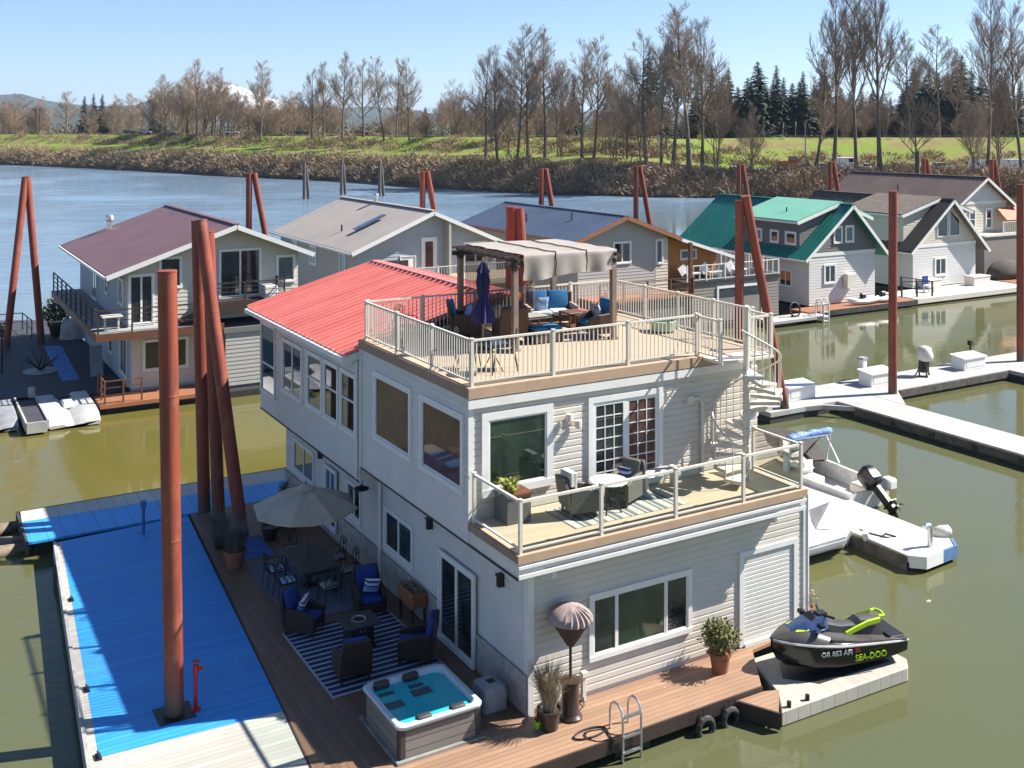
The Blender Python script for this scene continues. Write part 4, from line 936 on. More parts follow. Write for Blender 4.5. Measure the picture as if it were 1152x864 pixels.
b = MB(); NN = 40
rows = [[(PX0+.1+2.3*i/NN, PY1-.1+.05*math.sin(i*1.1), z) for i in range(NN+1)] for z in (ZU+.05, PZ-.1)]
b.loft(rows, cap=False, closed=False); b.build('net_curtain', net(), t, smooth=180)
t = thing('closed_umbrella', 'furled navy patio umbrella standing on the roof deck beside the pergola', 'umbrella', (1.5,4.75,ZU)); ux, uy = 1.5, 4.75
b = MB(); b.cyl((ux,uy,ZU),(ux,uy,9.5),.024,n=8); b.lathe([(.0,0),(.04,.03),(0,.09)], (ux,uy,9.5), 8); b.build('pole', m_taupe_post, t)
b = MB(); n = 16
def fold(r, z, tw): return [(ux+r*(1 if i % 2 else .55)*math.cos(2*math.pi*i/n+tw), uy+r*(1 if i % 2 else .55)*math.sin(2*math.pi*i/n+tw), z) for i in range(n)]
b.loft([fold(.34,7.92,.0), fold(.30,8.1,.05), fold(.2,8.4,.15), fold(.13,8.56,.2), fold(.16,8.7,.2), fold(.20,8.95,.25), fold(.16,9.2,.3), fold(.09,9.3,.3)])
cn = b.build('furled_canopy', m_navy, t)
b = MB(); b.loft([fold(.20,9.2,.3), fold(.13,9.32,.3), fold(.05,9.46,.3)]); b.build('vent_cap', m_navy, cn)
b = MB(); b.lathe([(.25,0),(.25,.05),(.08,.12),(.05,.3)], (ux,uy,ZU), 16); b.build('base', m_black, t)
k0 = club_chair('brown wicker armchair with bright blue back cushion at the left of the pergola', m_wicker_lt, m_sky_cush, 'roof deck armchairs', (2.05,6.75,ZU), -25, 1.0, .8)
put(dup(k0), (2.75,5.55,ZU), 75, 'brown wicker armchair with its back to the camera behind the furled umbrella')
k1 = put(dup(k0), (5.15,5.0,ZU), 175, 'brown wicker armchair beside the front right pergola post with navy pillow')
pillow('patterned blue pillow on the left roof deck armchair', m_pil_soft, (2.12,6.73,ZU+.68), -25, -22, .44)
pillow('navy and white pillow on the armchair at the front right pergola post', m_pil_navy, (5.2,5.0,ZU+.70), 175, -22, .44)
t = thing('wicker_loveseat', 'brown wicker loveseat with navy back cushions and pale seat at the rear of the pergola', 'sofa', (0,0,0))
b = MB(); b.box(-.75,.75,-.34,.36,.16,.33); b.build('seat_base', m_wicker_lt, t, bevel=.02); b = MB(); b.box(-.75,.75,-.42,-.32,.2,.92); b.build('backrest', m_wicker_lt, t, bevel=.02)
for s in (-1,1):
    b = MB(); b.box(s*.70-.06,s*.70+.06,-.34,.38,.0,.62); b.build('arm', M('arm_pink_%d' % s, (.42,.30,.24), .8) if s else m_wicker_lt, t, bevel=.02)
    b = MB(); b.box(s*.31-.29,s*.31+.29,-.28,.38,.34,.46); b.build('seat_cushion', M('pale_seat_%d' % s, (.55,.60,.64), .9), t, bevel=.04, smooth=True, seg=2)
    b = MB(); X = Matrix.Translation((s*.31,-.26,.46)) @ Matrix.Rotation(R(12),4,'X'); b.box(-.30,.30,-.07,.07,0,.52,0,X); b.build('back_cushion', m_sky_cush, t, bevel=.05, smooth=True, seg=2)
place(t, (4.95,7.0,ZU), R(-108-90))
pillow('pale blue pillow on the roof deck loveseat', m_pil_soft, (4.66,7.0,ZU+.66), -108, -20, .42)
def slat_table(name, label, c, w_, d, h, mat, cat='table'):
    t = thing(name, label, cat, c); b = MB(); b.box(c[0]-w_/2,c[0]+w_/2,c[1]-d/2,c[1]+d/2,c[2]+h-.04,c[2]+h); b.build('tabletop', mat, t, bevel=.008)
    for sx in (-1,1):
        for sy in (-1,1): b = MB(); x = c[0]+sx*(w_/2-.04); y = c[1]+sy*(d/2-.04); b.box(x-.025,x+.025,y-.025,y+.025,c[2],c[2]+h-.04); b.build('leg', mat, t)
    b = MB(); b.box(c[0]-w_/2+.05,c[0]+w_/2-.05,c[1]-d/2+.05,c[1]+d/2-.05,c[2]+.12,c[2]+.14); b.build('shelf', mat, t); return t
slat_table('side_table', 'square red brown wooden side table between loveseat and right armchair', (5.05,5.95,ZU), .6,.6,.56, m_brown_wood)
slat_table('coffee_table', 'long dark coffee table with grey cover under the pergola', (3.75,6.35,ZU), 1.3,.75,.45, m_dkbrown)
b = MB(); b.box(3.3,4.3,6.05,6.65,ZU+.452,ZU+.50); tag(b.build('folded_cover', M('grey_cloth', (.32,.31,.29), .9), bevel=.02), 'folded grey cloth lying on the dark coffee table', 'cloth')
t = thing('ottoman', 'wicker ottoman with two blue cushions near the pergola front', 'ottoman', (3.55,5.05,ZU)); b = MB(); b.box(3.1,4.0,4.8,5.3,ZU+.02,ZU+.34); b.build('base', m_wicker_lt, t, bevel=.02)
for x in (3.33,3.78): b = MB(); b.box(x-.21,x+.21,4.82,5.28,ZU+.34,ZU+.43); b.build('cushion', m_sky_cush, t, bevel=.04, smooth=True, seg=2)
q0 = iron_chair('black iron bistro chair in the front left corner of the roof deck, left one', m_black, 'roof deck bistro chairs', (.25,3.25,ZU), -40, False)
put(dup(q0), (1.0,2.75,ZU), 150, 'black iron bistro chair in the front left corner of the roof deck, right one')
put(dup(q0), (.35,6.95,ZU), -60, 'black iron bistro chair against the red roof side of the roof deck')
t = thing('bistro_table', 'small round glass bistro table in the front left corner of the roof deck', 'table', (.55,2.55,ZU)); b = MB(); b.lathe([(.36,0),(.36,.02),(0,.02)], (.55,2.55,ZU+.70), 20); b.build('tabletop', m_glass, t)
for k in range(3): a = R(120*k); b = MB(); b.tube([(.55+.28*math.cos(a),2.55+.28*math.sin(a),ZU),(.55+.06*math.cos(a),2.55+.06*math.sin(a),ZU+.4),(.55+.26*math.cos(a),2.55+.26*math.sin(a),ZU+.7)], .014, 6); b.build('leg', m_black, t)
t = thing('planter_tub', 'black round planter by the left roof deck rail', 'planter', (.9,5.5,ZU)); b = MB(); pot(b, (.9,5.5,ZU), .24, .36); b.build('pot', m_black, t, smooth=True); b = MB(); b.lathe([(.2,0),(.0,.02)], (.9,5.5,ZU+.33), 14); b.build('soil', m_soil, t)
b = MB(); b.lathe([(.02,0),(.36,.05),(.38,.30),(.34,.32),(.31,.1),(0,.07)], (7.2,4.6,ZU), 20); tag(b.build('green_tub', M('pale_green_plastic', (.42,.55,.36), .5), smooth=True), 'pale green plastic tub on the right side of the roof deck', 'tub')
# ------------------------------------------------------------------ neighbouring floating homes
m_sid_grey = M('grey_lap_siding', (.38,.37,.35), .7, var=.06, streak=(1,1,4))
m_sid_beige = M('tan_lap_siding', (.58,.53,.45), .7, var=.06, streak=(1,1,4))
m_sid_white = M('white_lap_siding', (.60,.59,.57), .6, var=.04, streak=(1,1,4))
m_sid_bluegrey = M('slate_blue_siding', (.36,.39,.43), .7, var=.06)
m_sid_dk = M('dark_grey_siding', (.15,.148,.145), .75, var=.06)
m_sid_boat = M('taupe_lap_siding', (.235,.21,.185), .75, var=.06)
m_r_maroon = M('maroon_metal_roof', (.165,.085,.088), .5, var=.1, scale=.6)
m_r_grey = M('grey_membrane_roof', (.36,.32,.29), .7, var=.08, scale=.5)
m_r_blue = M('blue_metal_roof', (.085,.115,.18), .4, var=.1, scale=.6)
m_r_green = M('green_metal_roof', (.015,.18,.15), .4, var=.1, scale=.6)
m_r_lgreen = M('pale_green_roof', (.16,.40,.29), .5, var=.06, scale=.6)
m_r_brown = M('brown_shingle_roof', (.145,.115,.095), .85, var=.25, scale=3)
m_r_brown2 = M('brown_metal_roof', (.16,.115,.10), .55, var=.12, scale=.6)
m_r_black = M('black_shingles', (.035,.035,.037), .9, var=.3, scale=6)
m_rustdeck = planks('rust_red_deck', (.36,.15,.075), 'y', .15, .15, .6)
m_darkdeck = planks('dark_dock_boards', (.055,.058,.068), 'y', .15, .2, .7, gap=.6)
m_whitedeck = planks('white_dock_boards', (.60,.59,.57), 'y', .2, .06, .7, gap=.6)

def gable(t, y0, y1, zb, xl, xr, eave_l, apex, eave_r, siding, side_m, roof_m, over_f=.45, rake_m=None, ribs=.45, split=None, split_m=None, trim=None, course=.2, thick=.1):
    """gable house with its ridge along y; front wall at y0 facing -y"""
    rake_m = rake_m or m_trim; trim = trim or m_trim
    sl = (apex[1]-eave_l[1])/(apex[0]-eave_l[0]); sr = (apex[1]-eave_r[1])/(eave_r[0]-apex[0])
    ztop = lambda x: (apex[1]-(apex[0]-x)*sl if x < apex[0] else apex[1]-(x-apex[0])*sr) - .16
    zl, zr = ztop(xl), ztop(xr); za = ztop(apex[0])
    def clip(z):
        a = 0 if z <= zl else (z-zl)/sl; c = xr-xl if z <= zr else xr-xl-(z-zr)/sr
        return (a, c)
    b = MB()
    if split:
        clap(b, (xl,y0), (1,0), (0,-1), xr-xl, zb, split, course, .02, clip); b.build('wall', siding, t)
        b = MB(); clap(b, (xl,y0), (1,0), (0,-1), xr-xl, split, za, course, .02, clip); b.build('gable_wall', split_m or siding, t)
        b = MB(); b.box(xl-.02,xr+.02,y0-.05,y0-.01,split-.12,split+.12); b.build('belt_board', trim, t)
    else: clap(b, (xl,y0), (1,0), (0,-1), xr-xl, zb, za, course, .02, clip); b.build('wall', siding, t)
    b = MB(); clap(b, (xl,y1), (0,-1), (-1,0), y1-y0, zb, zl, course, .02); b.build('wall', side_m, t)
    b = MB(); v = [(xl+.03,y,zb) for y in (y0+.03,y1)] + [(xr,y,zb) for y in (y0+.03,y1)] + [(xl+.03,y,zl-.02) for y in (y0+.03,y1)] + [(apex[0],y,za-.02) for y in (y0+.03,y1)] + [(xr,y,zr-.02) for y in (y0+.03,y1)]
    b.add(v, [(0,2,8,6,4),(1,5,7,9,3),(2,3,9,8),(0,4,5,1),(0,1,3,2)]); b.build('wall_core', side_m, t)
    b = MB(); ya, yb = y0-over_f, y1+.4
    if ribs:
        ribbed_slope(b, (eave_l[0],yb,eave_l[1]), (eave_l[0],ya,eave_l[1]), (apex[0],ya,apex[1]), (apex[0],yb,apex[1]), ribs, .04, .06, thick)
        ribbed_slope(b, (eave_r[0],ya,eave_r[1]), (eave_r[0],yb,eave_r[1]), (apex[0],yb,apex[1]), (apex[0],ya,apex[1]), ribs, .04, .06, thick)
    else:
        b.slab((eave_l[0],yb,eave_l[1]), (eave_l[0],ya,eave_l[1]), (apex[0],ya,apex[1]), (apex[0],yb,apex[1]), thick)
        b.slab((eave_r[0],ya,eave_r[1]), (eave_r[0],yb,eave_r[1]), (apex[0],yb,apex[1]), (apex[0],ya,apex[1]), thick)
    b.bar((apex[0],ya-.02,apex[1]+.02), (apex[0],yb+.02,apex[1]+.02), .3, .06)
    rf = b.build('roof', roof_m, t)
    b = MB()
    for e in (eave_l, eave_r): b.bar((e[0],ya-.03,e[1]-.12), (apex[0],ya-.03,apex[1]-.12), .05, .22); 
    b.build('rake_board', rake_m, rf)
    b = MB(); b.box(eave_l[0]-.1,eave_l[0],ya,yb,eave_l[1]-.16,eave_l[1]-.04); b.build('gutter', rake_m, rf)
    return rf
def pipe(parent, x, y, z, h, r, m, name='vent_pipe', cap=False):
    b = MB(); b.cyl((x,y,z-.3),(x,y,z+h),r,n=10)
    if cap: b.lathe([(r*1.3,-.25),(r*1.5,-.15),(r*1.5,.02),(r*1.2,.12),(0,.12)], (x,y,z+h), 10)
    b.build(name, m, parent)
def bar_rail(parent, pts, h, m, mid=(.35,.7), post=.05, every=1.6, name='railing'):
    b = MB(); ps = []
    for a, c in zip(pts, pts[1:]):
        a = Vector(a); c = Vector(c); n = max(1, round((c-a).length/every))
        b.bar(a+Vector((0,0,h)), c+Vector((0,0,h)), .06, .05)
        for k in mid: b.bar(a+Vector((0,0,h*k)), c+Vector((0,0,h*k)), .03)
        for i in range(n): ps.append(a.lerp(c, i/n))
    ps.append(Vector(pts[-1])); f = b.build(name, m, parent)
    for p in ps: q = MB(); q.box(p.x-post/2,p.x+post/2,p.y-post/2,p.y+post/2,p.z,p.z+h+.03); q.build('post', m, f)
    return f

# --- A: maroon roofed house on the left
A = thing('floating_house', 'grey floating home with maroon roof and wraparound black railed deck at left', 'house', (1,38,.5))
y0 = 33.3
rA = gable(A, y0, 47.5, 3.55, -2.0, 6.35, (-3.05,6.1), (3.0,8.2), (6.95,6.62), m_sid_beige, m_sid_bluegrey, m_r_maroon, over_f=.8, ribs=None, thick=.14)
pipe(rA, -.5, 46.8, 6.6, 1.1, .16, m_alu, 'chimney', True); pipe(rA, .1, 43.5, 7.0, .22, .05, m_alu)
b = MB(); clap(b, (-1.8,y0), (1,0), (0,-1), 4.1, .6, 3.3, .2, .02); b.build('wall', m_sid_beige, A)
b = MB(); clap(b, (-1.8,47.4), (0,-1), (-1,0), 14.1, .6, 3.3, .2, .02); b.build('wall', m_sid_bluegrey, A)
b = MB(); b.box(-1.77,2.3,y0+.03,47.4,.4,3.32); b.build('wall_core', m_sid_bluegrey, A)
b = MB(); clap(b, (2.3,32.0), (1,0), (0,-1), 4.1, .5, 3.05, .2, .02); b.build('wall', m_sid_grey, A)
b = MB(); b.box(2.33,6.4,32.03,47,.3,3.05); b.box(2.2,6.5,31.9,33.4,3.05,3.3); b.build('storage_core', m_sid_dk, A)
b = MB(); b.box(-3.55,-1.99,33.0,47.2,3.38,3.55); b.box(-3.55,2.2,31.9,33.3,3.38,3.55); b.build('deck', M('grey_membrane_deck', (.33,.34,.35), .7), A)
b = MB(); b.box(-3.6,2.2,31.84,31.9,3.22,3.56); b.box(-3.61,-3.55,31.9,47.2,3.22,3.56); b.build('deck_fascia', m_brown_wood, A)
b = MB(); b.box(1.2,6.2,31.9,33.25,4.2,4.5); b.box(1.15,6.25,31.82,31.9,4.05,4.52); b.build('upper_balcony', m_dkbrown, A)
bar_rail(A, [(-3.5,47.1,3.55),(-3.5,31.95,3.55),(.95,31.95,3.55)], 1.05, m_dkbrown, (.3,.55,.78), .07)
bar_rail(A, [(1.25,31.95,4.5),(5.2,31.95,4.5),(5.2,33.2,4.5)], .95, m_dkbrown, (.3,.55,.78), .07)
bar_rail(A, [(-3.3,33.2,.5),(-3.3,31.4,.5),(-1.7,31.4,.5)], 1.0, m_brown_wood, (.35,.7), .07, 1.0)
PA = wall_frame((0,y0-.02,0), (1,0), (0,-1)); PAL = wall_frame((-2.02,0,0), (0,1), (-1,0)); PAL2 = wall_frame((-1.82,0,0), (0,1), (-1,0))
window(A, PA, -1.95, -.75, 3.58, 6.0, panes=2, name='sliding_door'); window(A, PA, -.55, .55, 5.2, 6.75); window(A, PA, 2.3, 4.45, 4.52, 6.95, panes=2, name='sliding_door'); window(A, PA, 5.2, 6.2, 5.1, 6.5)
window(A, PA, -1.3, .85, 1.35, 2.85, split=[.62]); 
window(A, PAL, 34.0, 35.2, 4.4, 5.7, panes=2); window(A, PAL, 38, 39, 4.4, 5.4); window(A, PAL, 41.5, 43.2, 3.6, 5.7, panes=2, name='sliding_door')
window(A, PAL2, 34.2, 36.0, .9, 2.8, panes=2, name='sliding_door'); window(A, PAL2, 38, 39.2, 1.3, 2.5)
b = MB(); b.tube([(1.25,33.2,6.9),(1.25,33.2,3.6)], .05, 6); b.build('downspout', m_trim, A)
b = MB(); 
for k in range(9): b.box(.1+k*.23,.4+k*.23,32.3,33.2,3.55+k*.1,3.62+k*.1)
b.build('steps', m_dkbrown, A)
b = MB(); b.box(-3.5,2.3,31.3,33.3,.3,.48); b.build('porch_deck', m_rustdeck, A)
b = MB(); b.box(-3.2,6,31.6,47,-.3,.3); b.build('hull_float', m_float, A)
t = thing('balcony_table', 'small pale table on the upper deck of the maroon roofed home', 'table', (-2.8,32.6,3.55)); b = MB(); b.box(-3.25,-2.35,32.3,32.9,4.2,4.26); b.build('tabletop', m_cream, t)
for x in (-3.1,-2.5): b = MB(); b.box(x-.04,x+.04,32.55,32.65,3.55,4.2); b.build('leg', m_cream, t)
b = MB(); b.box(4.3,4.95,32.2,32.9,4.5,5.15); tag(b.build('cooler_box', m_white, bevel=.03), 'white cooler box on the small balcony of the maroon roofed home', 'box')

# --- B: grey roofed house
B = thing('floating_house', 'low grey floating home with broad beige grey roof behind the red roof', 'house', (15,40,.5))
y0 = 36.6
rB = gable(B, y0, 50, .6, 10.9, 19.8, (10.35,6.05), (15.4,8.15), (20.5,6.0), m_sid_bluegrey, m_sid_grey, m_r_grey, over_f=.6, ribs=None)
PB = wall_frame((0,y0-.02,0), (1,0), (0,-1)); PBL = wall_frame((10.88,0,0), (0,1), (-1,0))
window(B, PB, 14.85, 15.85, 4.55, 6.6, name='door', glass=m_glass_br, fw=.2); window(B, PB, 17.6, 19.2, 4.9, 6.2, panes=2); window(B, PB, 13.5, 14.5, 4.4, 5.6, fw=.04, glass=m_white, name='meter_panel')
window(B, PBL, 43.0, 44.2, 4.5, 5.7, panes=2); window(B, PBL, 38.2, 39.2, 4.2, 5.8); window(B, PBL, 46.5, 47.6, 4.5, 5.7)
b = MB(); b.box(16.35,16.5,y0-.62,y0-.05,4.4,7.5); b.build('fin_wall', m_sid_grey, B)
b = MB(); b.box(11.6,20.5,32.9,y0-.03,4.2,4.4); b.build('deck', m_deck_tan, B)
b = MB(); b.box(11.7,20.4,33.2,36,.4,4.2); b.build('lower_wall', m_sid_grey, B)
railing(B, [(12.6,33,4.4),(20.4,33,4.4)], .95, m_cream, bal=.16)
sk = MB()
sk.slab((12.0,40.0,6.98),(12.0,39.5,6.98),(13.9,39.5,7.77),(13.9,40.0,7.77),.08); sk.build('solar_panel', M('solar_panel', (.08,.12,.2), .2), rB)
for x in (12.3,13.6): q = MB(); q.bar((x,39.75,6.8+(x-12)*.416),(x,39.75,7.02+(x-12)*.416),.05); q.build('panel_leg', m_black, rB)
pipe(rB, 11.9, 41.5, 6.75, .35, .05, m_black); pipe(rB, 15.4, 44.5, 8.1, .5, .14, m_alu, 'chimney', True)
b = MB(); b.box(11,20,33.2,50,-.3,.35); b.build('hull_float', m_float, B)
for x, lab in ((12.75,'small dark deck chair on the left beside the white panel of the grey roofed home'),(13.45,'dark deck chair on the right nearer the white door of the grey roofed home')):
    t = thing('deck_chair', lab, 'chair', (x,35.6,4.4)); 
    b = MB(); b.box(x-.28,x+.28,35.35,35.9,4.75,4.82); b.build('seat', m_wicker, t); b = MB(); b.box(x-.28,x+.28,35.9,35.97,4.75,5.45); b.build('backrest', m_wicker, t)
    for dx in (-.24,.24):
        for yy in (35.4,35.9): b = MB(); b.box(x+dx-.025,x+dx+.025,yy-.025,yy+.025,4.4,4.75); b.build('leg', m_wicker, t)

# --- C: blue metal roof with an orange cedar wing
Cc = thing('floating_house', 'floating home with blue metal roof, grey gable wall and orange cedar side wing', 'house', (28,40,.5))
y0 = 34.5
rC = gable(Cc, y0, 48.5, .6, 24.3, 31.2, (23.7,6.1), (27.6,7.5), (31.9,5.95), m_sid_grey, m_sid_grey, m_r_blue, over_f=.55, rake_m=m_orange_wood, ribs=.42)
PC = wall_frame((0,y0-.02,0), (1,0), (0,-1)); window(Cc, PC, 26.9, 28.3, 4.5, 5.9, panes=2); window(Cc, PC, 30.2, 30.8, 4.3, 5.9)
b = MB(); clap(b, (30.2,y0-.01), (1,0), (0,-1), 1.0, 2.6, 5.9, .2, .02); b.build('lit_siding', m_sid_beige, Cc)  # sunlight on this end of the gable put in as paler siding
b = MB(); ribbed_slope(b, (36.4,34.2,4.55), (36.4,46,4.55), (31.7,46,6.02), (31.7,34.2,6.02), .42, .04, .06); w_ = b.build('wing_roof', m_r_blue, Cc)
b = MB(); b.bar((31.7,34.15,5.9),(36.5,34.15,4.42),.05,.2); b.build('rake_board', m_trim, w_)
b = MB(); b.add([(31.3,35.4,.6),(36.0,35.4,.6),(36.0,35.4,4.6),(31.3,35.4,6.0),(31.3,46,.6),(36.0,46,.6),(36.0,46,4.6),(31.3,46,6.0)], [(0,1,2,3),(1,5,6,2),(5,4,7,6)]); b.build('cedar_wall', M('orange_cedar_siding', (.50,.20,.045), .6, var=.12, streak=(8,8,1)), Cc)
PC2 = wall_frame((0,35.38,0), (1,0), (0,-1)); window(Cc, PC2, 32.9, 34.3, 4.3, 5.0, panes=2)
pipe(rC, 25.2, 42, 6.7, .5, .05, m_black); pipe(rC, 26.2, 38, 7.0, .5, .05, m_black); pipe(rC, 27.9, 38.5, 7.4, .35, .08, m_alu)
b = MB(); b.box(24.3,31.6,32.3,34.45,2.5,2.65); b.build('deck', m_rustdeck, Cc); bar_rail(Cc, [(24.4,32.35,2.65),(31.5,32.35,2.65)], 1.0, m_brown_wood, (.35,.7), .09, 1.7)
b = MB(); b.box(24.5,31.4,32.5,34.4,.3,2.5); b.build('lower_wall', m_sid_dk, Cc)
b = MB(); b.box(31.3,31.5,32.4,32.6,.5,5.8); b.build('porch_post', m_brown_wood, Cc)
b = MB(); b.box(24,36,33,48,-.3,.4); b.build('hull_float', m_float, Cc)

# --- D: boathouse with a roof terrace
D = thing('boathouse', 'taupe sided boathouse with flat roof terrace and white railing beside the green roofed home', 'boathouse', (36,36,.5))
b = MB(); clap(b, (31.8,33.3), (1,0), (0,-1), 7.8, .5, 3.0, .2, .02); b.build('wall', m_sid_boat, D)
b = MB(); b.box(31.83,39.6,33.33,40,.3,3.02); b.build('wall_core', m_sid_boat, D); b = MB(); b.box(31.7,39.7,33.2,40.1,3.0,3.18); b.build('roof_terrace', m_dark, D)
f = railing(D, [(31.8,33.3,3.18),(39.6,33.3,3.18),(39.6,39,3.18)], 1.0, m_white, bal=.5, bw=.03)
PD = wall_frame((0,33.28,0), (1,0), (0,-1)); b = MB()
for a in ((34.2,34.35,.5,2.75),(38.0,38.15,.5,2.75),(34.35,38.0,2.6,2.75)): wbox(b,PD,*a,0,.06)
gd = b.build('garage_door', m_trim, D); b = MB(); wbox(b,PD,34.35,38.0,.5,2.6,.0,.015); b.build('door_leaf', m_sid_boat, gd)
b = MB(); wbox(b,PD,34.35,38.0,2.0,2.6,.016,.022); b.build('door_light', m_glass, gd)
b = MB(); b.box(37.5,42.5,31.6,33.2,.25,.42); b.build('boarding_step', m_concrete, D)
for x, lab in ((33.2,'white lounge chair on the boathouse terrace, left one'),(35.0,'white lounge chair on the boathouse terrace, middle one'),(37.2,'white lounge chair on the boathouse terrace, right one')):
    t = thing('lounge_chair', lab, 'chair', (x,34.6,3.18), 0, 'terrace lounge chairs'); b = MB(); b.box(x-.6,x+.5,34.2,34.8,3.5,3.58); b.build('seat', m_white, t); b = MB(); b.bar((x-.6,34.5,3.55),(x-.95,34.5,4.05),.06,.6); b.build('backrest', m_white, t)
    for dx in (-.5,.4):
        for yy in (34.25,34.75): b = MB(); b.box(x+dx-.03,x+dx+.03,yy-.03,yy+.03,3.18,3.5); b.build('leg', m_white, t)
t = thing('dock_ladder', 'white loop handled ladder at the boathouse dock', 'ladder', (42.2,32,.4))
for dx in (0,.5): b = MB(); b.tube([(41.9+dx,32.2,.4),(41.9+dx,32.2,1.2),(41.9+dx,32.0,1.5),(41.9+dx,31.7,1.5),(41.9+dx,31.5,1.2),(41.9+dx,31.5,-.2)], .05, 6); b.build('side_rail', m_white, t)
for z in (.1,.4,.7): b = MB(); b.box(41.9,42.4,31.47,31.53,z-.03,z+.03); b.build('rung', m_white, t)
t = thing('bicycle_rack', 'black round fender ring on the boathouse dock', 'fender', (40,32.4,.42)); b = MB(); b.tube([(40.2+.45*math.cos(a),32.4+.1*math.sin(a),.9+.45*math.sin(a)) for a in [R(24*k) for k in range(15)]], .06, 6, closed=True); b.build('ring', m_float, t); b = MB(); b.box(39.9,40.5,32.3,32.5,.42,.5); b.build('foot', m_float, t)

# --- E: green roof with dormers;  F: brown roof, same form
def dormer_house(label, loc, X0, X1, y0, apex, eL, eR, zsplit, main_m, dorm_m, front_m, gable_m, side_up, side_low, strip_m, y1, wins, dfront=.9, dback=7.0, gcourse=.2):
    H_ = thing('floating_house', label, 'house', loc)
    rf = gable(H_, y0, y1, .55, X0, X1, eL, apex, eR, front_m, side_low, main_m, over_f=.55, ribs=.42, split=zsplit, split_m=gable_m)
    if strip_m is not main_m:
        for e in (eL, eR):
            b = MB(); s_ = -1 if e is eL else 1
            q = [(e[0],y0-.55,e[1]+.05),(apex[0],y0-.55,apex[1]+.05),(apex[0],y0+dfront,apex[1]+.05),(e[0],y0+dfront,e[1]+.05)]
            b.slab(*(q[::-1] if s_ < 0 else q), .04); b.build('front_roof_strip', strip_m, rf)
    # shed dormers on both slopes
    for s_ in (-1, 1):
        xw = X0 if s_ < 0 else X1; ze = apex[1]-1.15; ya, yb = y0+dfront, y0+dback
        b = MB(); q = [(xw+s_*.5,ya-.3,ze),(apex[0],ya-.3,apex[1]+.07),(apex[0],yb,apex[1]+.07),(xw+s_*.5,yb,ze)]
        b.slab(*(q[::-1] if s_ < 0 else q), .1); dr = b.build('dormer_roof', dorm_m, rf)
        b = MB(); b.bar((xw+s_*.5,ya-.33,ze-.1),(apex[0],ya-.33,apex[1]-.03),.05,.2); b.bar((xw+s_*.52,ya-.3,ze-.06),(xw+s_*.52,yb,ze-.06),.06,.14); b.build('dormer_fascia', m_trim, dr)
        b = MB(); zt = ze-.12
        sl = (apex[1]-.05-zt)/abs(apex[0]-xw)
        if s_ < 0:
            clap(b, (xw,yb), (0,-1), (-1,0), yb-ya, zsplit+.05, zt, gcourse, .02); b.build('dormer_wall', side_up, H_)
            b = MB(); clap(b, (xw,ya), (1,0), (0,-1), apex[0]-xw, zsplit-.2, apex[1]-.2, gcourse, .02, clip=lambda z: (0 if z < zt else (z-zt)/sl, max(0 if z < zt else (z-zt)/sl, (z-.05-eL[1])/((apex[1]-eL[1])/(apex[0]-eL[0])) + eL[0]-xw)) if True else None)
            b.build('dormer_cheek', gable_m, H_)
        else:
            b.add([(xw,ya,zsplit),(xw,yb,zsplit),(xw,yb,zt),(xw,ya,zt),(apex[0],ya,apex[1]-.1),(apex[0],yb,apex[1]-.1)], [(0,1,2,3),(0,3,4),(1,5,2)]); b.build('dormer_wall', side_up, H_)
    Pf = wall_frame((0,y0-.025,0), (1,0), (0,-1)); Ps = wall_frame((X0-.025,0,0), (0,1), (-1,0))
    for k, a in wins:
        if k == 'tri': tri_window(H_, Pf, *a)
        else: window(H_, Pf if k == 'f' else Ps, *a[:4], panes=a[4] if len(a) > 4 else 1, glass=a[5] if len(a) > 5 else m_glass, fw=.12)
    b = MB(); b.box(X0-.5,X1+.5,y0-.4,y1,-.3,.4); b.build('hull_float', m_float, H_)
    return H_
def tri_window(parent, P, s0, s1, z0, zlo, zhi, rising):
    za, zb_ = (zlo, zhi) if rising else (zhi, zlo); b = MB(); o = .08
    for k0, k1, e in ((0,.05,0),):
        pts = [(s0,z0),(s1,z0),(s1,zb_),(s0,za)]; inn = [(s0+o,z0+o),(s1-o,z0+o),(s1-o,zb_-o*1.3),(s0+o,za-o*1.3)]
        for i in range(4):
            j = (i+1) % 4; b.add([P(*pts[i],.05),P(*pts[j],.05),P(*inn[j],.05),P(*inn[i],.05)], [(0,1,2,3)])
            b.add([P(*pts[i],0),P(*pts[j],0),P(*pts[j],.05),P(*pts[i],.05)], [(0,1,2,3)])
    f = b.build('window', m_white, parent); g = MB(); g.add([P(*p,.02) for p in inn], [(0,1,2,3)]); g.build('pane', m_glass, f)
E_ = dormer_house('white floating home with green metal roof, shed dormers and steep front gable', (47,38,.5), 43.6, 50.2, 34.45, (47.4,7.5), (42.75,3.85), (51.2,3.7), 4.05, m_r_green, m_r_lgreen, m_sid_white, m_sid_dk, m_sid_dk, m_sid_white, m_r_green, 47.6,
    [('f',(45.95,46.85,4.75,6.0,1,m_glass_teal)),('f',(47.1,48.0,4.75,6.0,1,m_glass_teal)),('f',(45.0,46.2,1.95,3.35,2)),('s',(35.6,36.7,4.65,5.6,1,m_glass_teal)),('s',(37.3,38.2,4.65,5.6,1,m_glass_teal)),('s',(39.0,39.9,4.65,5.6,1,m_glass_teal)),('s',(36.0,37.3,1.6,2.9,2))])
b = MB(); pipe(E_, 44.6, 37.6, 6.85, .35, .05, m_black)
b = MB(); b.box(46.9,47.75,34.0,34.4,1.55,2.6); tag(b.build('air_conditioner', m_cream, bevel=.03), 'beige air conditioner unit on the wall of the green roofed home', 'air conditioner')
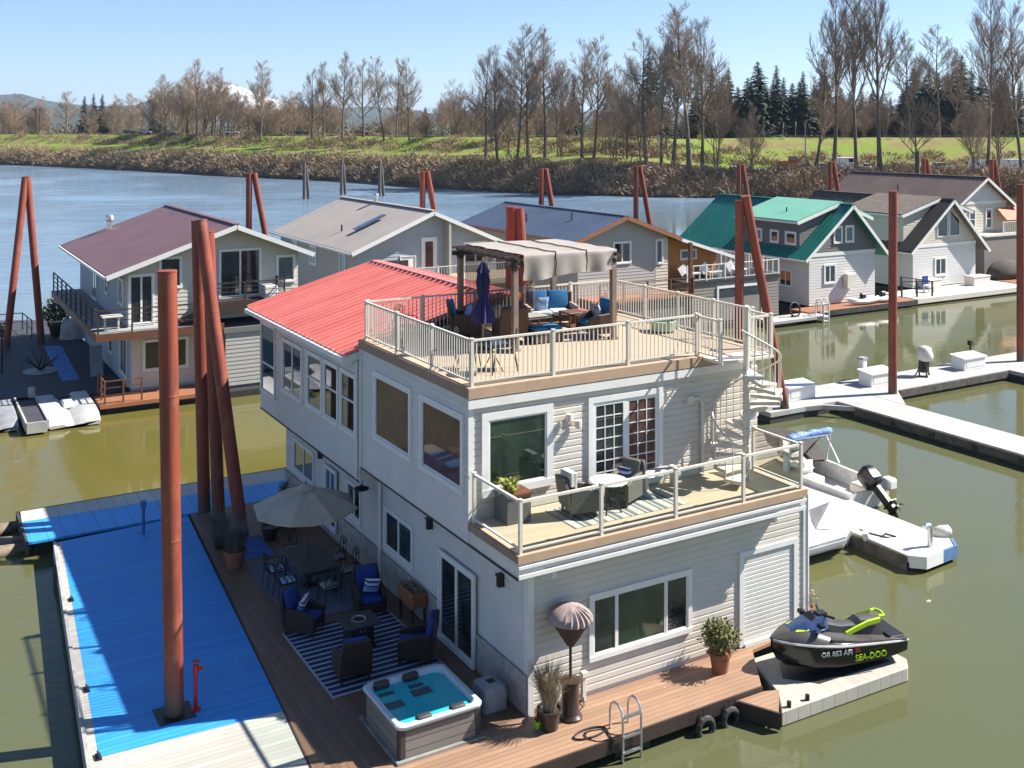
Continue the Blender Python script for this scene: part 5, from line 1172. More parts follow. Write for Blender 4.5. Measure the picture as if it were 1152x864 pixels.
F_ = dormer_house('white floating home with brown shingle roof, black front rakes and pointed gable windows', (60,38,.5), 56.7, 64.2, 36.4, (60.9,7.3), (55.9,3.4), (65.3,3.1), 3.75, m_r_brown, m_r_brown, m_sid_white, m_sid_beige, m_sid_beige, m_sid_white, m_r_black, 50,
    [('f',(59.2,60.6,1.3,2.75,2)),('tri',(59.5,60.75,4.35,5.6,6.4,True)),('tri',(60.95,62.2,4.35,5.7,6.5,False))])
pipe(F_, 58, 44.5, 6.9, .5, .06, m_black)
for nm, lab, x0, x1, ya, yb, m_ in (('front_dock','rust red front dock of the green roofed home',41.8,52.6,32.7,34.4,m_rustdeck),('front_dock','white front dock of the brown shingle home with black rakes',52.9,66.0,32.9,36.3,m_whitedeck),('front_dock','pink brown dock in front of the far right brown roofed home',66.4,80,34.4,38,m_rustdeck)):
    t = thing(nm, lab, 'dock', (x0,ya,.5)); b = MB(); b.box(x0,x1,ya,yb,.36,.5); b.build('deck_boards', m_, t); b = MB(); b.box(x0-.05,x1+.05,ya-.06,ya,.15,.49); b.build('rim_board', m_cream if m_ is m_whitedeck else m_dockedge, t)
    b = MB(); b.box(x0+.3,x1-.3,ya+.2,yb,-.3,.35); b.build('float', m_float, t)
t = thing('swim_ladder', 'small aluminium ladder at the rust red dock of the green roofed home', 'ladder', (43,32.6,.5))
for dx in (0,.5): b = MB(); b.tube([(43+dx,33.1,.5),(43+dx,33.1,1.2),(43+dx,32.6,1.2),(43+dx,32.55,-.2)], .04, 6); b.build('side_rail', m_alu, t)
for z in (.1,.5,.9): b = MB(); b.box(43,43.5,32.52,32.58,z-.03,z+.03); b.build('rung', m_alu, t)
for k, (x, lab) in enumerate(((47.6,'white kayak with black seat lying on the rust red dock, left one'),(49.6,'white kayak with black seat lying on the rust red dock, right one'))):
    t = thing('kayak', lab, 'kayak', (x,33.3,.5), 0, 'kayaks on the rust red dock'); b = MB(); rr_ = []
    for i in range(9):
        s_ = i/8*2-1; w_ = .33*(1-abs(s_)**2.2)+.02; rr_.append([(x+s_*1.35, 33.2+w_*math.cos(a)-.2*s_, .76+.2*math.sin(a)+abs(s_)**3*.12) for a in [R(45*q) for q in range(8)]])
    b.loft(rr_); b.build('hull', m_white, t, smooth=True); b = MB(); b.box(x-.25,x+.15,33.05,33.35,.93,1.3); b.build('seat', m_black, t, bevel=.05)
for x0, x1, ya, lab in ((62.0,64.0,34.9,'large beige deck box at the right of the white dock'),(57.5,58.9,35.5,'small beige deck box by the window of the brown shingle home')):
    t = thing('deck_box', lab, 'box', (x0,ya,.5)); b = MB(); b.box(x0,x1,ya,ya+.9,.5,1.15); b.build('body', m_cream, t, bevel=.02); b = MB(); b.box(x0-.04,x1+.04,ya-.04,ya+.94,1.15,1.24); b.build('lid', m_cream, t, bevel=.02)
t = thing('garden_chair', 'blue and white garden chair on the white dock by the dark railing', 'chair', (56.3,34.6,.5)); b = MB(); b.box(56,56.6,34.3,34.9,.95,1.05); b.build('seat', m_white, t); b = MB(); b.box(56,56.6,34.9,34.98,.95,1.7); b.build('backrest', m_blue_cush, t)
for dx in (.05,.55):
    for yy in (34.35,34.85): b = MB(); b.box(56+dx-.04,56+dx+.04,yy-.04,yy+.04,.5,.95); b.build('leg', m_white, t)
t = thing('dock_railing', 'black dock railing between the rust red dock and the white dock', 'railing', (53,34,.5)); bar_rail(t, [(52.8,34.2,.5),(54.9,33.2,.5),(54.9,36,.5)], 1.1, m_black, (.5,), .1, 1.5)

# --- G: far right brown roofed house and its boathouse
G_ = thing('floating_house', 'far right floating home with long brown metal roof and pale gable with two narrow windows', 'house', (69,44,.5))
rG = gable(G_, 39.2, 53, .6, 66.0, 72.2, (65.0,6.35), (69.0,8.75), (73.0,6.2), m_sid_beige, m_sid_beige, m_r_brown2, over_f=.5, ribs=.42, split=6.6, split_m=m_sid_white, course=.25)
PG = wall_frame((0,39.17,0), (1,0), (0,-1)); window(G_, PG, 67.1, 68.0, 4.3, 6.1, rail=.5, fw=.12); window(G_, PG, 69.3, 70.2, 4.3, 6.1, rail=.5, fw=.12)
pipe(rG, 66.5, 46, 7.3, .6, .05, m_black)
b = MB(); b.box(66,80,39,53,-.3,.4); b.build('hull_float', m_float, G_)
I_ = thing('boathouse', 'plain taupe boathouse with white railed terrace and orange awning at the right edge', 'boathouse', (71,38,.5))
b = MB(); b.box(67.0,80,37.6,39.0,.4,3.85); b.build('wall', m_sid_boat, I_); b = MB(); b.box(66.9,80.1,37.5,39.1,3.85,4.0); b.build('roof_terrace', m_cream, I_)
railing(I_, [(69.5,37.6,4.0),(80,37.6,4.0)], 1.0, m_white, bal=.25, bw=.03)
b = MB(); b.slab((70.6,38.0,5.1),(77,38.0,5.1),(77,39.0,6.1),(70.6,39.0,6.1),.1); b.build('awning', M('orange_awning', (.55,.15,.06), .7), I_)
t = thing('covered_boat', 'boat under a brown cover in front of the far right boathouse', 'boat', (68,36.5,.5)); b = MB(); rr_ = []
for i in range(9):
    s_ = i/8*2-1; w_ = .95*(1-abs(s_)**3)+.03; rr_.append([(68.3+s_*2.2, 36.6+w_*math.cos(a), .6+1.5*(1-s_*s_*.55)*max(0,math.sin(a))) for a in [R(20*q) for q in range(10)]])
b.loft(rr_, cap=True); b.build('cover', M('brown_boat_cover', (.075,.062,.055), .9), t, smooth=180); b = MB(); b.box(66.6,70.0,36.0,37.2,.5,.75); b.build('cradle', m_dkbrown, t)

# ------------------------------------------------------------------ the dark dock at far left, beside house A
t = thing('dark_dock', 'wide dark board dock at far left beside the maroon roofed home', 'dock', (-7,45,.5))
b = MB(); b.prism([(-11,34.5),(-3.3,33.6),(-1.85,33.6),(-1.85,55),(-11,60)], .36, .5); b.build('deck_boards', m_darkdeck, t); b = MB(); b.prism([(-11,34.42),(-3.3,33.5),(-3.3,33.6),(-11,34.52)], .1, .52); b.build('rim_board', m_dockedge, t); b = MB(); b.box(-10.5,-2.2,36,54,-.3,.35); b.build('float', m_float, t)
b = MB(); b.prism([(-4.35,37.0),(-3.55,37.0),(-3.2,46.3),(-4.1,46.3)], .505, .53); tag(b.build('runner_mat', M('blue_runner', (.10,.26,.58), .8)), 'long pale blue runner mat on the dark dock', 'mat')
t = thing('finger_pier', 'narrow white edged finger pier at the left neighbour dock', 'pier', (-6.4,32,.5)); b = MB(); b.box(-6.7,-5.9,29.6,34.5,.36,.5); b.build('deck_boards', m_darkdeck, t)
for x in (-6.75,-5.9): b = MB(); b.box(x,x+.08,29.55,34.5,.2,.58); b.build('edge_board', m_concrete, t)
b = MB(); b.box(-6.7,-5.9,29.5,29.6,.1,.55); b.build('edge_board', m_concrete, t); b = MB(); b.cyl((-6.0,34.4,.5),(-6.0,34.4,.95),.16,n=10); b.build('corner_post', m_concrete, t); b = MB(); b.box(-6.6,-6,30,34,-.3,.35); b.build('float', m_float, t)
t = thing('watercraft_float', 'white moulded watercraft float beside the finger pier at left', 'float dock', (-4.9,32,.3)); b = MB()
b.loft([[(x,y,z) for x,y,z in ((-5.75,yy,.05),(-3.75,yy,.05),(-3.7,yy,.55+dz),(-4.3,yy,.55+dz),(-4.75,yy,.28+dz),(-5.2,yy,.55+dz),(-5.8,yy,.55+dz))] for yy, dz in ((29.9,-.35),(30.4,-.1),(31.5,0),(34.2,.02))]); b.build('hull', M('pale_grey_plastic', (.50,.50,.49), .55, var=.1), t, smooth=35)
b = MB(); b.box(-4.95,-4.5,32.0,32.9,.35,.62); b.build('winch_post', m_white, t, bevel=.05)
t = thing('watercraft_float', 'grey watercraft float at the left picture edge', 'float dock', (-8,32,.3)); b = MB(); b.loft([[(x,yy,z) for x,z in ((-8.9,.05),(-6.95,.05),(-6.9,.55+dz),(-7.5,.55+dz),(-7.9,.3+dz),(-8.3,.55+dz),(-8.95,.55+dz))] for yy, dz in ((30.6,-.35),(31.1,-.1),(32,0),(34.2,.02))]); b.build('hull', M('grey_float_plastic', (.33,.34,.36), .55), t, smooth=35); b = MB(); b.box(-8.1,-7.7,32.6,33.3,.4,.7); b.build('winch_post', m_dark, t)
t = thing('antler_sculpture', 'black branching metal sculpture on a round base on the dark dock', 'sculpture', (-5.0,39.9,.5)); b = MB(); b.lathe([(.85,0),(.85,.05),(.2,.08)], (-5,39.9,.5), 20); b.build('base', m_grey, t); b = MB(); rng = random.Random(3)
for k in range(7): a = R(51*k); b.tube([(-5,39.9,.55),(-5+.4*math.cos(a),39.9+.4*math.sin(a),.9),(-5+.95*math.cos(a+.3),39.9+.95*math.sin(a+.3),1.2+.3*(k % 3))], [.05,.04,.02], 5)
b.build('arms', m_black, t)
potted('potted_shrub', 'bushy dark green potted shrub on the dark dock near the A shaped pilings', (-3.0,49.6,.5), .5, .7, m_dkbrown, m_leafdk, lambda b, c: leafball(b, (c[0],c[1],c[2]+.8), 1.0, 900, .25, rng))
t = thing('covered_grill', 'grill under a crumpled pale cover on the dark dock', 'grill', (-2.2,48.3,.5)); b = MB(); r_ = random.Random(6); rr_ = []
for z, w_ in ((.02,.62),(.4,.6),(.85,.55),(1.1,.42),(1.2,.15)): rr_.append([(-2.3+w_*1.2*math.cos(a)*r_.uniform(.9,1.1), 48.2+w_*math.sin(a)*r_.uniform(.9,1.1), .5+z) for a in [R(30*q) for q in range(12)]])
b.loft(rr_); b.build('cover', M('pale_cover', (.45,.45,.47), .8), t, smooth=60); b = MB(); b.box(-2.8,-1.8,47.9,48.5,.5,.54); b.build('wheel_base', m_black, t)
b = MB(); b.slab((-3.0,37.2,.55),(-2.4,37.2,.55),(-2.1,39.6,1.6),(-2.7,39.6,1.6),.12); tag(b.build('tarp_panel', M('grey_tarp', (.38,.38,.39), .8)), 'pale grey panel leaning by the lower door of the maroon roofed home', 'panel')
for i, (x, y, lab) in enumerate(((-8.4,47.5,'dark patio chair on the far left dock, nearest the picture edge'),(-7.2,50.5,'dark patio chair on the far left dock behind the table'),(-6.0,48.8,'dark patio chair on the far left dock, closest to the pilings'))):
    t = thing('patio_chair', lab, 'chair', (x,y,.5), 0, 'chairs on the far left dock')
    b = MB(); b.box(x-.35,x+.35,y-.35,y+.35,.9,1.0); b.build('seat', m_wicker, t); b = MB(); b.box(x-.35,x+.35,y+.3,y+.38,.95,1.6); b.build('backrest', m_wicker, t)
    for dx in (-.3,.3):
        for dy in (-.3,.3): b = MB(); b.box(x+dx-.03,x+dx+.03,y+dy-.03,y+dy+.03,.5,.9); b.build('leg', m_wicker, t)
slat_table('patio_table', 'pale patio table among dark chairs on the far left dock', (-7.3,48.8,.5), 1.4, .9, .75, m_grey)
t = thing('dock_railing', 'black open railing at the river edge of the far left dock', 'railing', (-8,52,.5)); bar_rail(t, [(-10.8,53,.5),(-4.6,52.6,.5),(-4.4,49.5,.5)], 1.05, m_black, (.5,), .06, 1.5)
t = thing('lamp_post', 'short black lamp post at the left edge of the far left dock', 'lamp', (-6.7,40.6,.5)); b = MB(); b.cyl((-6.75,40.5,.5),(-6.75,40.5,2.6),.05,n=8); b.build('post', m_black, t); b = MB(); b.lathe([(.06,0),(.16,.08),(.16,.3),(.04,.4)], (-6.75,40.5,2.6), 10); b.build('lantern', m_black, t)
# ------------------------------------------------------------------ steel pilings
def pile(label, foot, top, r=.2, group='rust red steel pilings', mat=None, name='steel_piling', z0=-1.5, cat='piling'):
    foot = Vector(foot); top = Vector(top); d = (top-foot); k = (foot.z - z0)/max(.1, d.z)
    a = foot - d*k; b = MB(); b.cyl(a, top, r, n=18); b.cyl(top - d.normalized()*.02, top + d.normalized()*.015, r*1.04, n=18)
    o = b.build(name, mat or m_pile, smooth=50); tag(o, label, cat, group); return o
pile('single tall rust red steel piling standing through the blue dock', (-6.44,3.87,.5), (-6.57,3.95,9.86))
b = MB(); b.box(-6.82,-6.06,3.5,4.24,.493,.502); tag(b.build('piling_well', m_black), 'black square opening around the piling in the blue dock', 'opening')
pile('upright rust red piling on the far left of the three at the patio end', (-2.85,15.59,.5), (-3.05,15.66,9.91))
pile('upright rust red piling in the middle of the three at the patio end', (-2.58,14.85,.5), (-2.86,15.1,9.6))
pile('leaning rust red piling on the right of the three at the patio end', (-2.40,12.85,.5), (-3.22,14.6,10.0))
pile('leaning piling on the left of the A shaped pair by the dark dock', (-5.4,63,.5), (-4.5,48.9,10.0)) if False else pile('leaning rust red piling on the left of the A shaped pair at far left', (-6.0,47.0,.5), (-4.85,48.5,10.05))
pile('steeper rust red piling on the right of the A shaped pair at far left', (-4.05,47.96,.5), (-4.75,48.5,10.1))
pile('rust red piling between the white dock boxes on the right walkway', (28.9,14.9,.5), (28.91,14.88,9.95))
pile('rust red piling at the right picture edge', (40.43,16.21,.5), (40.45,16.23,9.9))
pile('rust red piling stub behind the pergola, left half of its pair', (8.6,15.7,0), (8.75,15.75,9.9)); pile('rust red piling stub behind the pergola, right half of its pair', (9.6,15.2,0), (9.0,15.65,9.85))
pile('upright rust red piling of the A shaped pair right of the roof deck', (20.3,15.9,0), (20.35,15.9,9.75)); pile('long leaning rust red piling running down beside the spiral stair', (22.75,15.5,0), (20.5,15.7,9.95))
for (x, y, lab) in ((9.1,51.3,'behind the maroon roofed home'),(20.4,48.1,'behind the grey roofed home'),(30.2,48.2,'above the right end of the grey roof'),(39.7,49.2,'behind the blue metal roof'),(49.8,48.4,'behind the green metal roof'),(61.8,49.6,'behind the brown shingle home'),(76.2,51,'behind the far right brown roof, shorter looking pair'),(79.4,45.8,'beside the pale gable at far right')):
    pile('upright piling of the pair ' + lab, (x,y,0), (x+.02,y,9.9)); pile('slanted piling of the pair ' + lab, (x+2.0,y-.7,0), (x+.35,y-.05,9.9))
for x, y, lab in ((54.0,168.9,'left'),(64.7,177.9,'middle'),(69.0,169.1,'right')):
    o = pile('dark timber piling out in the river, %s one of three' % lab, (x,y,0), (x,y,6.8), .32, 'old timber pilings in the river', m_wood_grey, 'timber_piling')
    b = MB(); b.cyl((x+1.0,y+.3,-1),(x+.4,y+.1,6.2),.28,n=10); tag(b.build('timber_piling', m_wood_grey, smooth=50), 'dark timber piling leaning on the %s river piling' % lab, 'piling', 'old timber pilings in the river')
pile('dark timber post on the bank behind the far right brown roof', (105,75,3), (105,75,9.9), .3, 'old timber pilings in the river', m_wood_grey, 'timber_piling')

# ------------------------------------------------------------------ red standpipe on the blue dock
m_red = M('fire_red_paint', (.42,.008,.012), .4, var=.06)
t = thing('standpipe', 'thin red fire standpipe beside the piling on the blue dock', 'standpipe', (-6.01,3.79,.5)); x, y = -6.01, 3.79
b = MB(); b.cyl((x,y,.5),(x,y,1.35),.042,n=10); b.lathe([(.11,0),(.11,.03),(.05,.04)], (x,y,.49), 12); b.build('pipe', m_red, t)
b = MB(); b.cyl((x,y,1.28),(x,y,1.44),.062,n=10); b.cyl((x-.02,y,1.36),(x+.13,y-.04,1.36),.035,n=8); b.cyl((x+.1,y-.03,1.36),(x+.14,y-.042,1.36),.05,n=8); b.build('valve', m_red, t)
b = MB(); b.tube([(x+.07*math.cos(a), y+.07*math.sin(a), 1.52) for a in [R(36*k) for k in range(10)]], .012, 5, closed=True); b.cyl((x,y,1.42),(x,y,1.53),.015,n=6); b.bar((x-.07,y,1.52),(x+.07,y,1.52),.014); b.build('hand_wheel', m_red, t)
b = MB(); b.cyl((-4.95,14.6,.5),(-4.95,14.6,1.35),.05,n=8); b.box(-5.03,-4.87,14.52,14.68,1.3,1.5); tag(b.build('power_pedestal', M('blue_pedestal', (.05,.16,.42), .5)), 'slim blue power pedestal behind the big piling', 'pedestal')
b = MB(); b.cyl((-3.7,16.6,.5),(-3.7,16.6,1.9),.05,n=8); b.lathe([(.05,0),(.12,.05),(.12,.25),(.03,.32)], (-3.7,16.6,1.9), 10); tag(b.build('dock_light', m_grey), 'small grey dock light by the far left patio piling', 'lamp')
for (x, y, a, l_, lab) in ((-8.6,18.2,.3,2.4,'bleached driftwood log floating at the corner of the cross dock, farther one'),(-8.9,17.0,-.1,2.8,'driftwood log against the cross dock corner, middle one'),(-8.8,16.2,.2,1.9,'short pale driftwood log by the cross dock, nearest one')):
    b = MB(); d = Vector((math.cos(a),math.sin(a),0)); c = Vector((x,y,.08)); b.tube([c-d*l_/2, c-d*l_*.1+Vector((0,.08,.03)), c+d*l_/2], [.2,.23,.14], 9); tag(b.build('driftwood_log', M('driftwood_%d' % int(l_*10), (.26,.21,.15), .9, var=.35, scale=5, bmp=.4), smooth=60), lab, 'log', 'driftwood at the dock corner')

# ------------------------------------------------------------------ marina walkways on the right
t = thing('main_walkway', 'pale concrete marina walkway with dark edge crossing the right side', 'dock', (35,16.5,.5))
b = MB(); b.box(21.5,62,15.2,17.75,.3,.5); b.prism([(23.6,15.2),(24.6,15.2),(25.55,14.0),(25.55,14.0),(24.5,15.0)], .3, .497); b.prism([(27.75,13.2),(29.6,15.2),(27.75,15.2)], .3, .498); b.build('deck_slab', m_concrete, t)
b = MB(); b.box(21.5,62,15.24,17.7,-.1,.3); b.build('float', m_dockedge, t); b = MB(); b.box(29.7,37.9,15.12,15.2,.14,.47); b.box(21.5,62,17.75,17.83,.1,.46); b.build('timber_waler', m_wood_grey, t)
t = thing('finger_walkway', 'long pale finger dock running from the walkway towards the lower right', 'dock', (26.6,6,.5))
b = MB(); b.box(25.55,27.7,-12,15.196,.3,.5); b.build('deck_slab', m_concrete, t); b = MB(); b.box(25.6,27.65,-12,15.2,-.1,.3); b.build('float', m_dockedge, t)
b = MB(); b.box(25.47,25.55,-12,14.1,.12,.46); b.build('timber_waler', m_wood_grey, t)
t = thing('finger_walkway', 'second pale finger dock at the right picture edge', 'dock', (39.5,6,.5))
b = MB(); b.box(38.0,40.2,-12,15.196,.3,.5); b.build('deck_slab', m_concrete, t); b = MB(); b.box(38.05,40.15,-12,15.2,-.1,.3); b.build('float', m_dockedge, t)
for y in range(-2, 14, 2):
    b = MB(); b.box(25.44,25.475,y-.12,y+.12,.16,.36); tag(b.build('dock_bracket', m_black), 'steel bracket on the side of the long finger dock', 'bracket', 'steel brackets along the finger dock')
for x, lab in ((24.35,'white dock box at the walkway end behind the spiral stair'),(29.75,'white dock box standing beside the rust red walkway piling'),(36.6,'white dock box on the walkway right of the covered pump')):
    t = thing('dock_box', lab, 'box', (x,16.6,.5), 0, 'white dock boxes'); b = MB(); b.box(x-.85,x+.85,16.15,16.95,.5,1.12); b.build('body', m_white, t, bevel=.02)
    b = MB(); b.slab((x-.9,16.08,1.13),(x+.9,16.08,1.13),(x+.9,17.0,1.24),(x-.9,17.0,1.24),.07); b.build('lid', m_white, t); b = MB(); b.box(x-.7,x+.7,16.135,16.15,.65,1.0); b.build('panel', m_trim, t)
t = thing('pump_stand', 'dock pump on a black stand under a white canvas bag', 'pump', (33.1,16.5,.5)); b = MB()
for a in (0,120,240): b.bar((33.1,16.5,1.4),(33.1+.4*math.cos(R(a)),16.5+.4*math.sin(R(a)),.5),.06)
b.box(32.9,33.3,16.35,16.65,.7,1.2); b.build('stand', m_black, t); b = MB(); b.lathe([(.05,0),(.36,.1),(.42,.3),(.36,.5),(.3,.72),(.1,.8)], (33.15,16.5,1.2), 14); b.build('canvas_bag', m_cream, t, smooth=60)
b = MB(); b.tube([(32.8,16.5,1.3),(32.6,16.4,.9),(32.65,16.4,.55),(33.0,16.2,.53)], .05, 6); b.build('hose', m_black, t)
t = thing('power_pedestal', 'white power pedestal beside the rust red walkway piling', 'pedestal', (29.5,17.2,.5)); b = MB(); b.box(29.35,29.65,17.05,17.35,.5,1.6); b.build('body', m_white, t, bevel=.03); b = MB(); b.box(29.32,29.68,17.02,17.38,1.6,1.7); b.build('cap', m_grey, t)
t = thing('hose_stand', 'slim dark hose stand on the far edge of the walkway', 'stand', (37.9,17.4,.5)); b = MB(); b.cyl((37.9,17.4,.5),(37.9,17.4,1.45),.05,n=8); b.box(37.8,38.0,17.3,17.5,1.4,1.65); b.build('post', m_dkbrown, t); b = MB(); b.cyl((37.7,17.4,1.5),(38.1,17.4,1.5),.04,n=6); b.build('tap', m_black, t)

# ------------------------------------------------------------------ boats beside the big house
t = thing('finger_float', 'white concrete finger float with bumpers beside the big house', 'dock', (15.1,5,.45))
b = MB(); b.prism([(13.98,1.75),(14.3,1.42),(15.75,1.55),(16.1,1.95),(16.2,10),(14.1,10)], .25, .45); b.build('deck_slab', M('white_dock_slab', (.56,.555,.54), .75, var=.06), t)
b = MB(); b.box(13.93,14.0,1.8,10,.0,.40); b.build('timber_waler', m_wood_grey, t); b = MB(); b.box(14.1,16.05,1.7,10,-.25,.25); b.build('float', m_dockedge, t)
b = MB(); b.prism([(13.95,1.70),(14.28,1.36),(15.1,1.43),(15.1,1.49),(14.3,1.43),(14.0,1.75)], .12, .48); b.build('corner_bumper', m_white, t); b = MB(); b.prism([(15.1,1.43),(15.8,1.49),(16.17,1.92),(16.1,1.96),(15.75,1.55),(15.1,1.49)], .12, .48); b.build('corner_bumper', M('blue_bumper', (.10,.22,.45), .6), t)
b = MB(); b.tube([(15.1,1.9,.45),(15.1,1.9,.98),(15.06,1.9,1.08),(14.95,1.9,1.1),(14.85,1.9,1.04)], .085, 10); tag(b.build('mooring_pipe', m_alu, smooth=50), 'bent grey mooring pipe near the tip of the finger float', 'mooring post')
b = MB(); b.lathe([(.02,0),(.16,.06),(.2,.3),(.16,.54),(.02,.6)], (0,0,-.3), 12); o = b.build('fender', m_cream, smooth=60); tag(o, 'cream boat fender at the outer corner of the finger float', 'fender'); o.location = (16.15,2.3,.55); o.rotation_euler = (R(75),0,R(50))
b = MB(); b.tube([(14.25,4.2,.47),(14.35,3.4,.47),(14.5,3.0,.47),(14.8,2.9,.47),(14.7,3.2,.48),(14.4,3.1,.48)], .025, 6); tag(b.build('mooring_line', m_black), 'dark mooring line on the finger float by the flat white boat', 'rope')
# flat white boat / float with raised bow
t = thing('white_skiff', 'flat topped white skiff with a raised triangular bow beside the finger float', 'boat', (11.5,4.6,.3))
secs = []
for x, yl, yr, zt in ((8.6,3.55,6.2,.55),(11.5,3.45,6.2,.58),(13.2,3.4,6.05,.62),(13.85,3.7,5.5,.70),(14.05,4.1,5.0,.8)):
    m_ = (yl+yr)/2; secs.append([(x,yl,zt),(x,yr,zt),(x,yr-.12,zt-.34),(x,m_+.5,-.15),(x,m_-.5,-.15),(x,yl+.12,zt-.34)])
b = MB(); b.loft([s_[::-1] for s_ in secs]); b.build('hull', m_white, t)
b = MB(); b.add([(13.9,3.42,.62),(12.85,4.25,.64),(13.75,5.5,.66),(13.75,4.55,1.22)], [(0,3,1),(0,2,3),(1,3,2),(0,1,2)]); b.build('bow_hood', M('white_gelcoat', (.70,.69,.67), .4), t)
b = MB(); b.box(8.7,13.2,3.36,3.45,.42,.52); b.build('rub_rail', m_grey, t)
for x in (9.4,11.4): b = MB(); b.tube([(x-.12,3.55,.60),(x-.1,3.55,.66),(x+.1,3.55,.66),(x+.12,3.55,.60)], .022, 6); b.build('cleat', m_black, t)
b = MB(); b.cyl((13.95,3.35,.62),(14.15,3.3,.02),.11,n=10); tag(b.build('fender', m_white, smooth=50), 'white cylindrical fender hanging at the bow of the flat skiff', 'fender')
# motor boat with brown cover and bimini
t = thing('motor_boat', 'white motor boat with raised black outboard, brown cover and folded blue bimini', 'boat', (17.0,9.0,.2)); yb = [5.9,7.0,8.5,10,11.5,12.6,13.4]
hw = [.98,1.05,1.1,1.08,.9,.55,.06]; zs = [.62,.64,.68,.75,.85,.95,1.02]; xc = 17.1
def hsec(y, w_, z, inn=0, zi=0):
    return [(xc-w_,y,z),(xc-w_*.92,y,.15),(xc-w_*.45,y,-.18),(xc,y,-.28),(xc+w_*.45,y,-.18),(xc+w_*.92,y,.15),(xc+w_,y,z)]
b = MB(); rr_ = [hsec(y,w_,z) for y,w_,z in zip(yb,hw,zs)]; b.loft(rr_, cap=False, closed=False)
for r0, r1, (y0_,w0_,z0_), (y1_,w1_,z1_) in zip(rr_, rr_[1:], list(zip(yb,hw,zs)), list(zip(yb[1:],hw[1:],zs[1:]))):
    for s_ in (-1,1):
        q = [(xc+s_*w0_,y0_,z0_),(xc+s_*w1_,y1_,z1_),(xc+s_*max(.02,w1_-.16),y1_,z1_+.02),(xc+s_*max(.02,w0_-.16),y0_,z0_+.02)]; b.add(q, [(0,1,2,3) if s_ > 0 else (3,2,1,0)])
        q2 = [q[3],q[2],(q[2][0],q[2][1],.12),(q[3][0],q[3][1],.12)]; b.add(q2, [(0,1,2,3) if s_ > 0 else (3,2,1,0)])
b.add([(xc-.82,5.9,.12),(xc+.82,5.9,.12),(xc+.95,9.5,.12),(xc-.95,9.5,.12)], [(0,1,2,3)]); b.add([(xc-.98,5.9,.62),(xc-.9,5.9,.15),(xc,5.9,-.28),(xc+.9,5.9,.15),(xc+.98,5.9,.62)], [(0,1,2,3,4)]); b.add([(xc-.95,6.0,.6),(xc+.95,6.0,.6),(xc+.95,6.0,.12),(xc-.95,6.0,.12)], [(3,2,1,0)])
b.build('hull', M('boat_gelcoat', (.70,.69,.66), .3), t)
for s_ in (-1,1): b = MB(); b.box(xc+s_*.55-.25,xc+s_*.55+.25,6.3,7.1,.12,.5); b.build('stern_seat', m_cream, t, bevel=.05)
b = MB(); b.box(xc-.6,xc-.1,7.8,8.4,.12,.55); b.box(xc-.6,xc-.1,8.36,8.5,.55,1.0); b.build('helm_seat', m_trim, t, bevel=.04)
b = MB(); b.add([(xc-1.05,8.8,.68),(xc+1.08,8.8,.68),(xc+1.1,9.6,1.35),(xc-1.08,9.6,1.35),(xc-1.1,11.2,1.3),(xc+1.1,11.2,1.3),(xc-.9,12.3,1.0),(xc+.9,12.3,1.0),(xc,13.2,1.02)], [(0,1,2,3),(3,2,5,4),(4,5,7,6),(6,7,8),(0,3,4),(1,5,2)]); b.build('canvas_cover', M('brown_boat_canvas', (.06,.05,.046), .85), t)
b = MB(); b.add([(xc-1.0,8.2,.72),(xc-.1,8.3,.72),(xc-.2,9.4,1.35),(xc-.95,9.4,1.35)], [(0,1,2,3),(3,2,1,0)]); b.build('windscreen', M('tan_screen', (.40,.30,.24), .4), t)
bm_ = [(xc+1.02,9.8,.75),(xc+1.1,9.0,1.9),(xc-.9,9.0,1.95)]
b = MB()
for y0_, y1_ in ((9.8,8.9),(8.2,8.9),(8.8,8.6)): b.tube([(xc+1.03,y0_,.74),(xc+1.0,y1_,1.7),(xc-.9,y1_,1.75),(xc-1.03,y0_,.74)], .03, 6)
b.build('bimini_frame', m_alu, t)
b = MB(); rr_ = []; r_ = random.Random(4)
for i in range(13): s_ = i/12; rr_.append([(xc+1.1-2.1*s_, 8.75+(.13+r_.uniform(-.04,.05))*math.cos(a), 1.78+(.13+r_.uniform(-.04,.05))*math.sin(a)) for a in [R(45*q) for q in range(8)]])
b.loft(rr_); b.build('bimini_roll', M('bright_blue_canvas', (.015,.09,.42), .7, scale=9, col2=(.25,.38,.6)), t, smooth=180)
X = Matrix.Translation((xc+.1,5.75,.75)) @ Matrix.Rotation(R(-52),4,'X')   # outboard tilted up
b = MB(); b.loft([[X @ Vector(p) for p in ((-.2*k,-.34*k,z),(.2*k,-.34*k,z),(.24*k,.0,z),(.2*k,.3*k,z),(-.2*k,.3*k,z),(-.24*k,0,z))] for z, k in ((.0,.75),(.15,1.0),(.55,1.0),(.72,.7))]); om = b.build('outboard', M('black_cowling', (.012,.012,.013), .25), t, bevel=.03, smooth=40)
b = MB(); b.loft([[X @ Vector(p) for p in ((-.08,-.14,z),(.08,-.14,z),(.08,.14,z),(-.08,.14,z))] for z in (0,-.9)]); b.box(-.13,.13,-.3,.2,-.74,-.70,0,X); b.build('drive_leg', m_black, om)
b = MB(); b.cyl(X @ Vector((0,.26,-.95)), X @ Vector((0,-.3,-.95)), .085, .05, 10); b.add([X @ Vector(p) for p in ((-.02,.12,-.98),(.02,.12,-.98),(.02,-.1,-.98),(-.02,-.1,-.98),(-.01,.02,-1.3),(.01,.02,-1.3))], [(0,1,5,4),(1,2,5),(2,3,4,5),(3,0,4)])
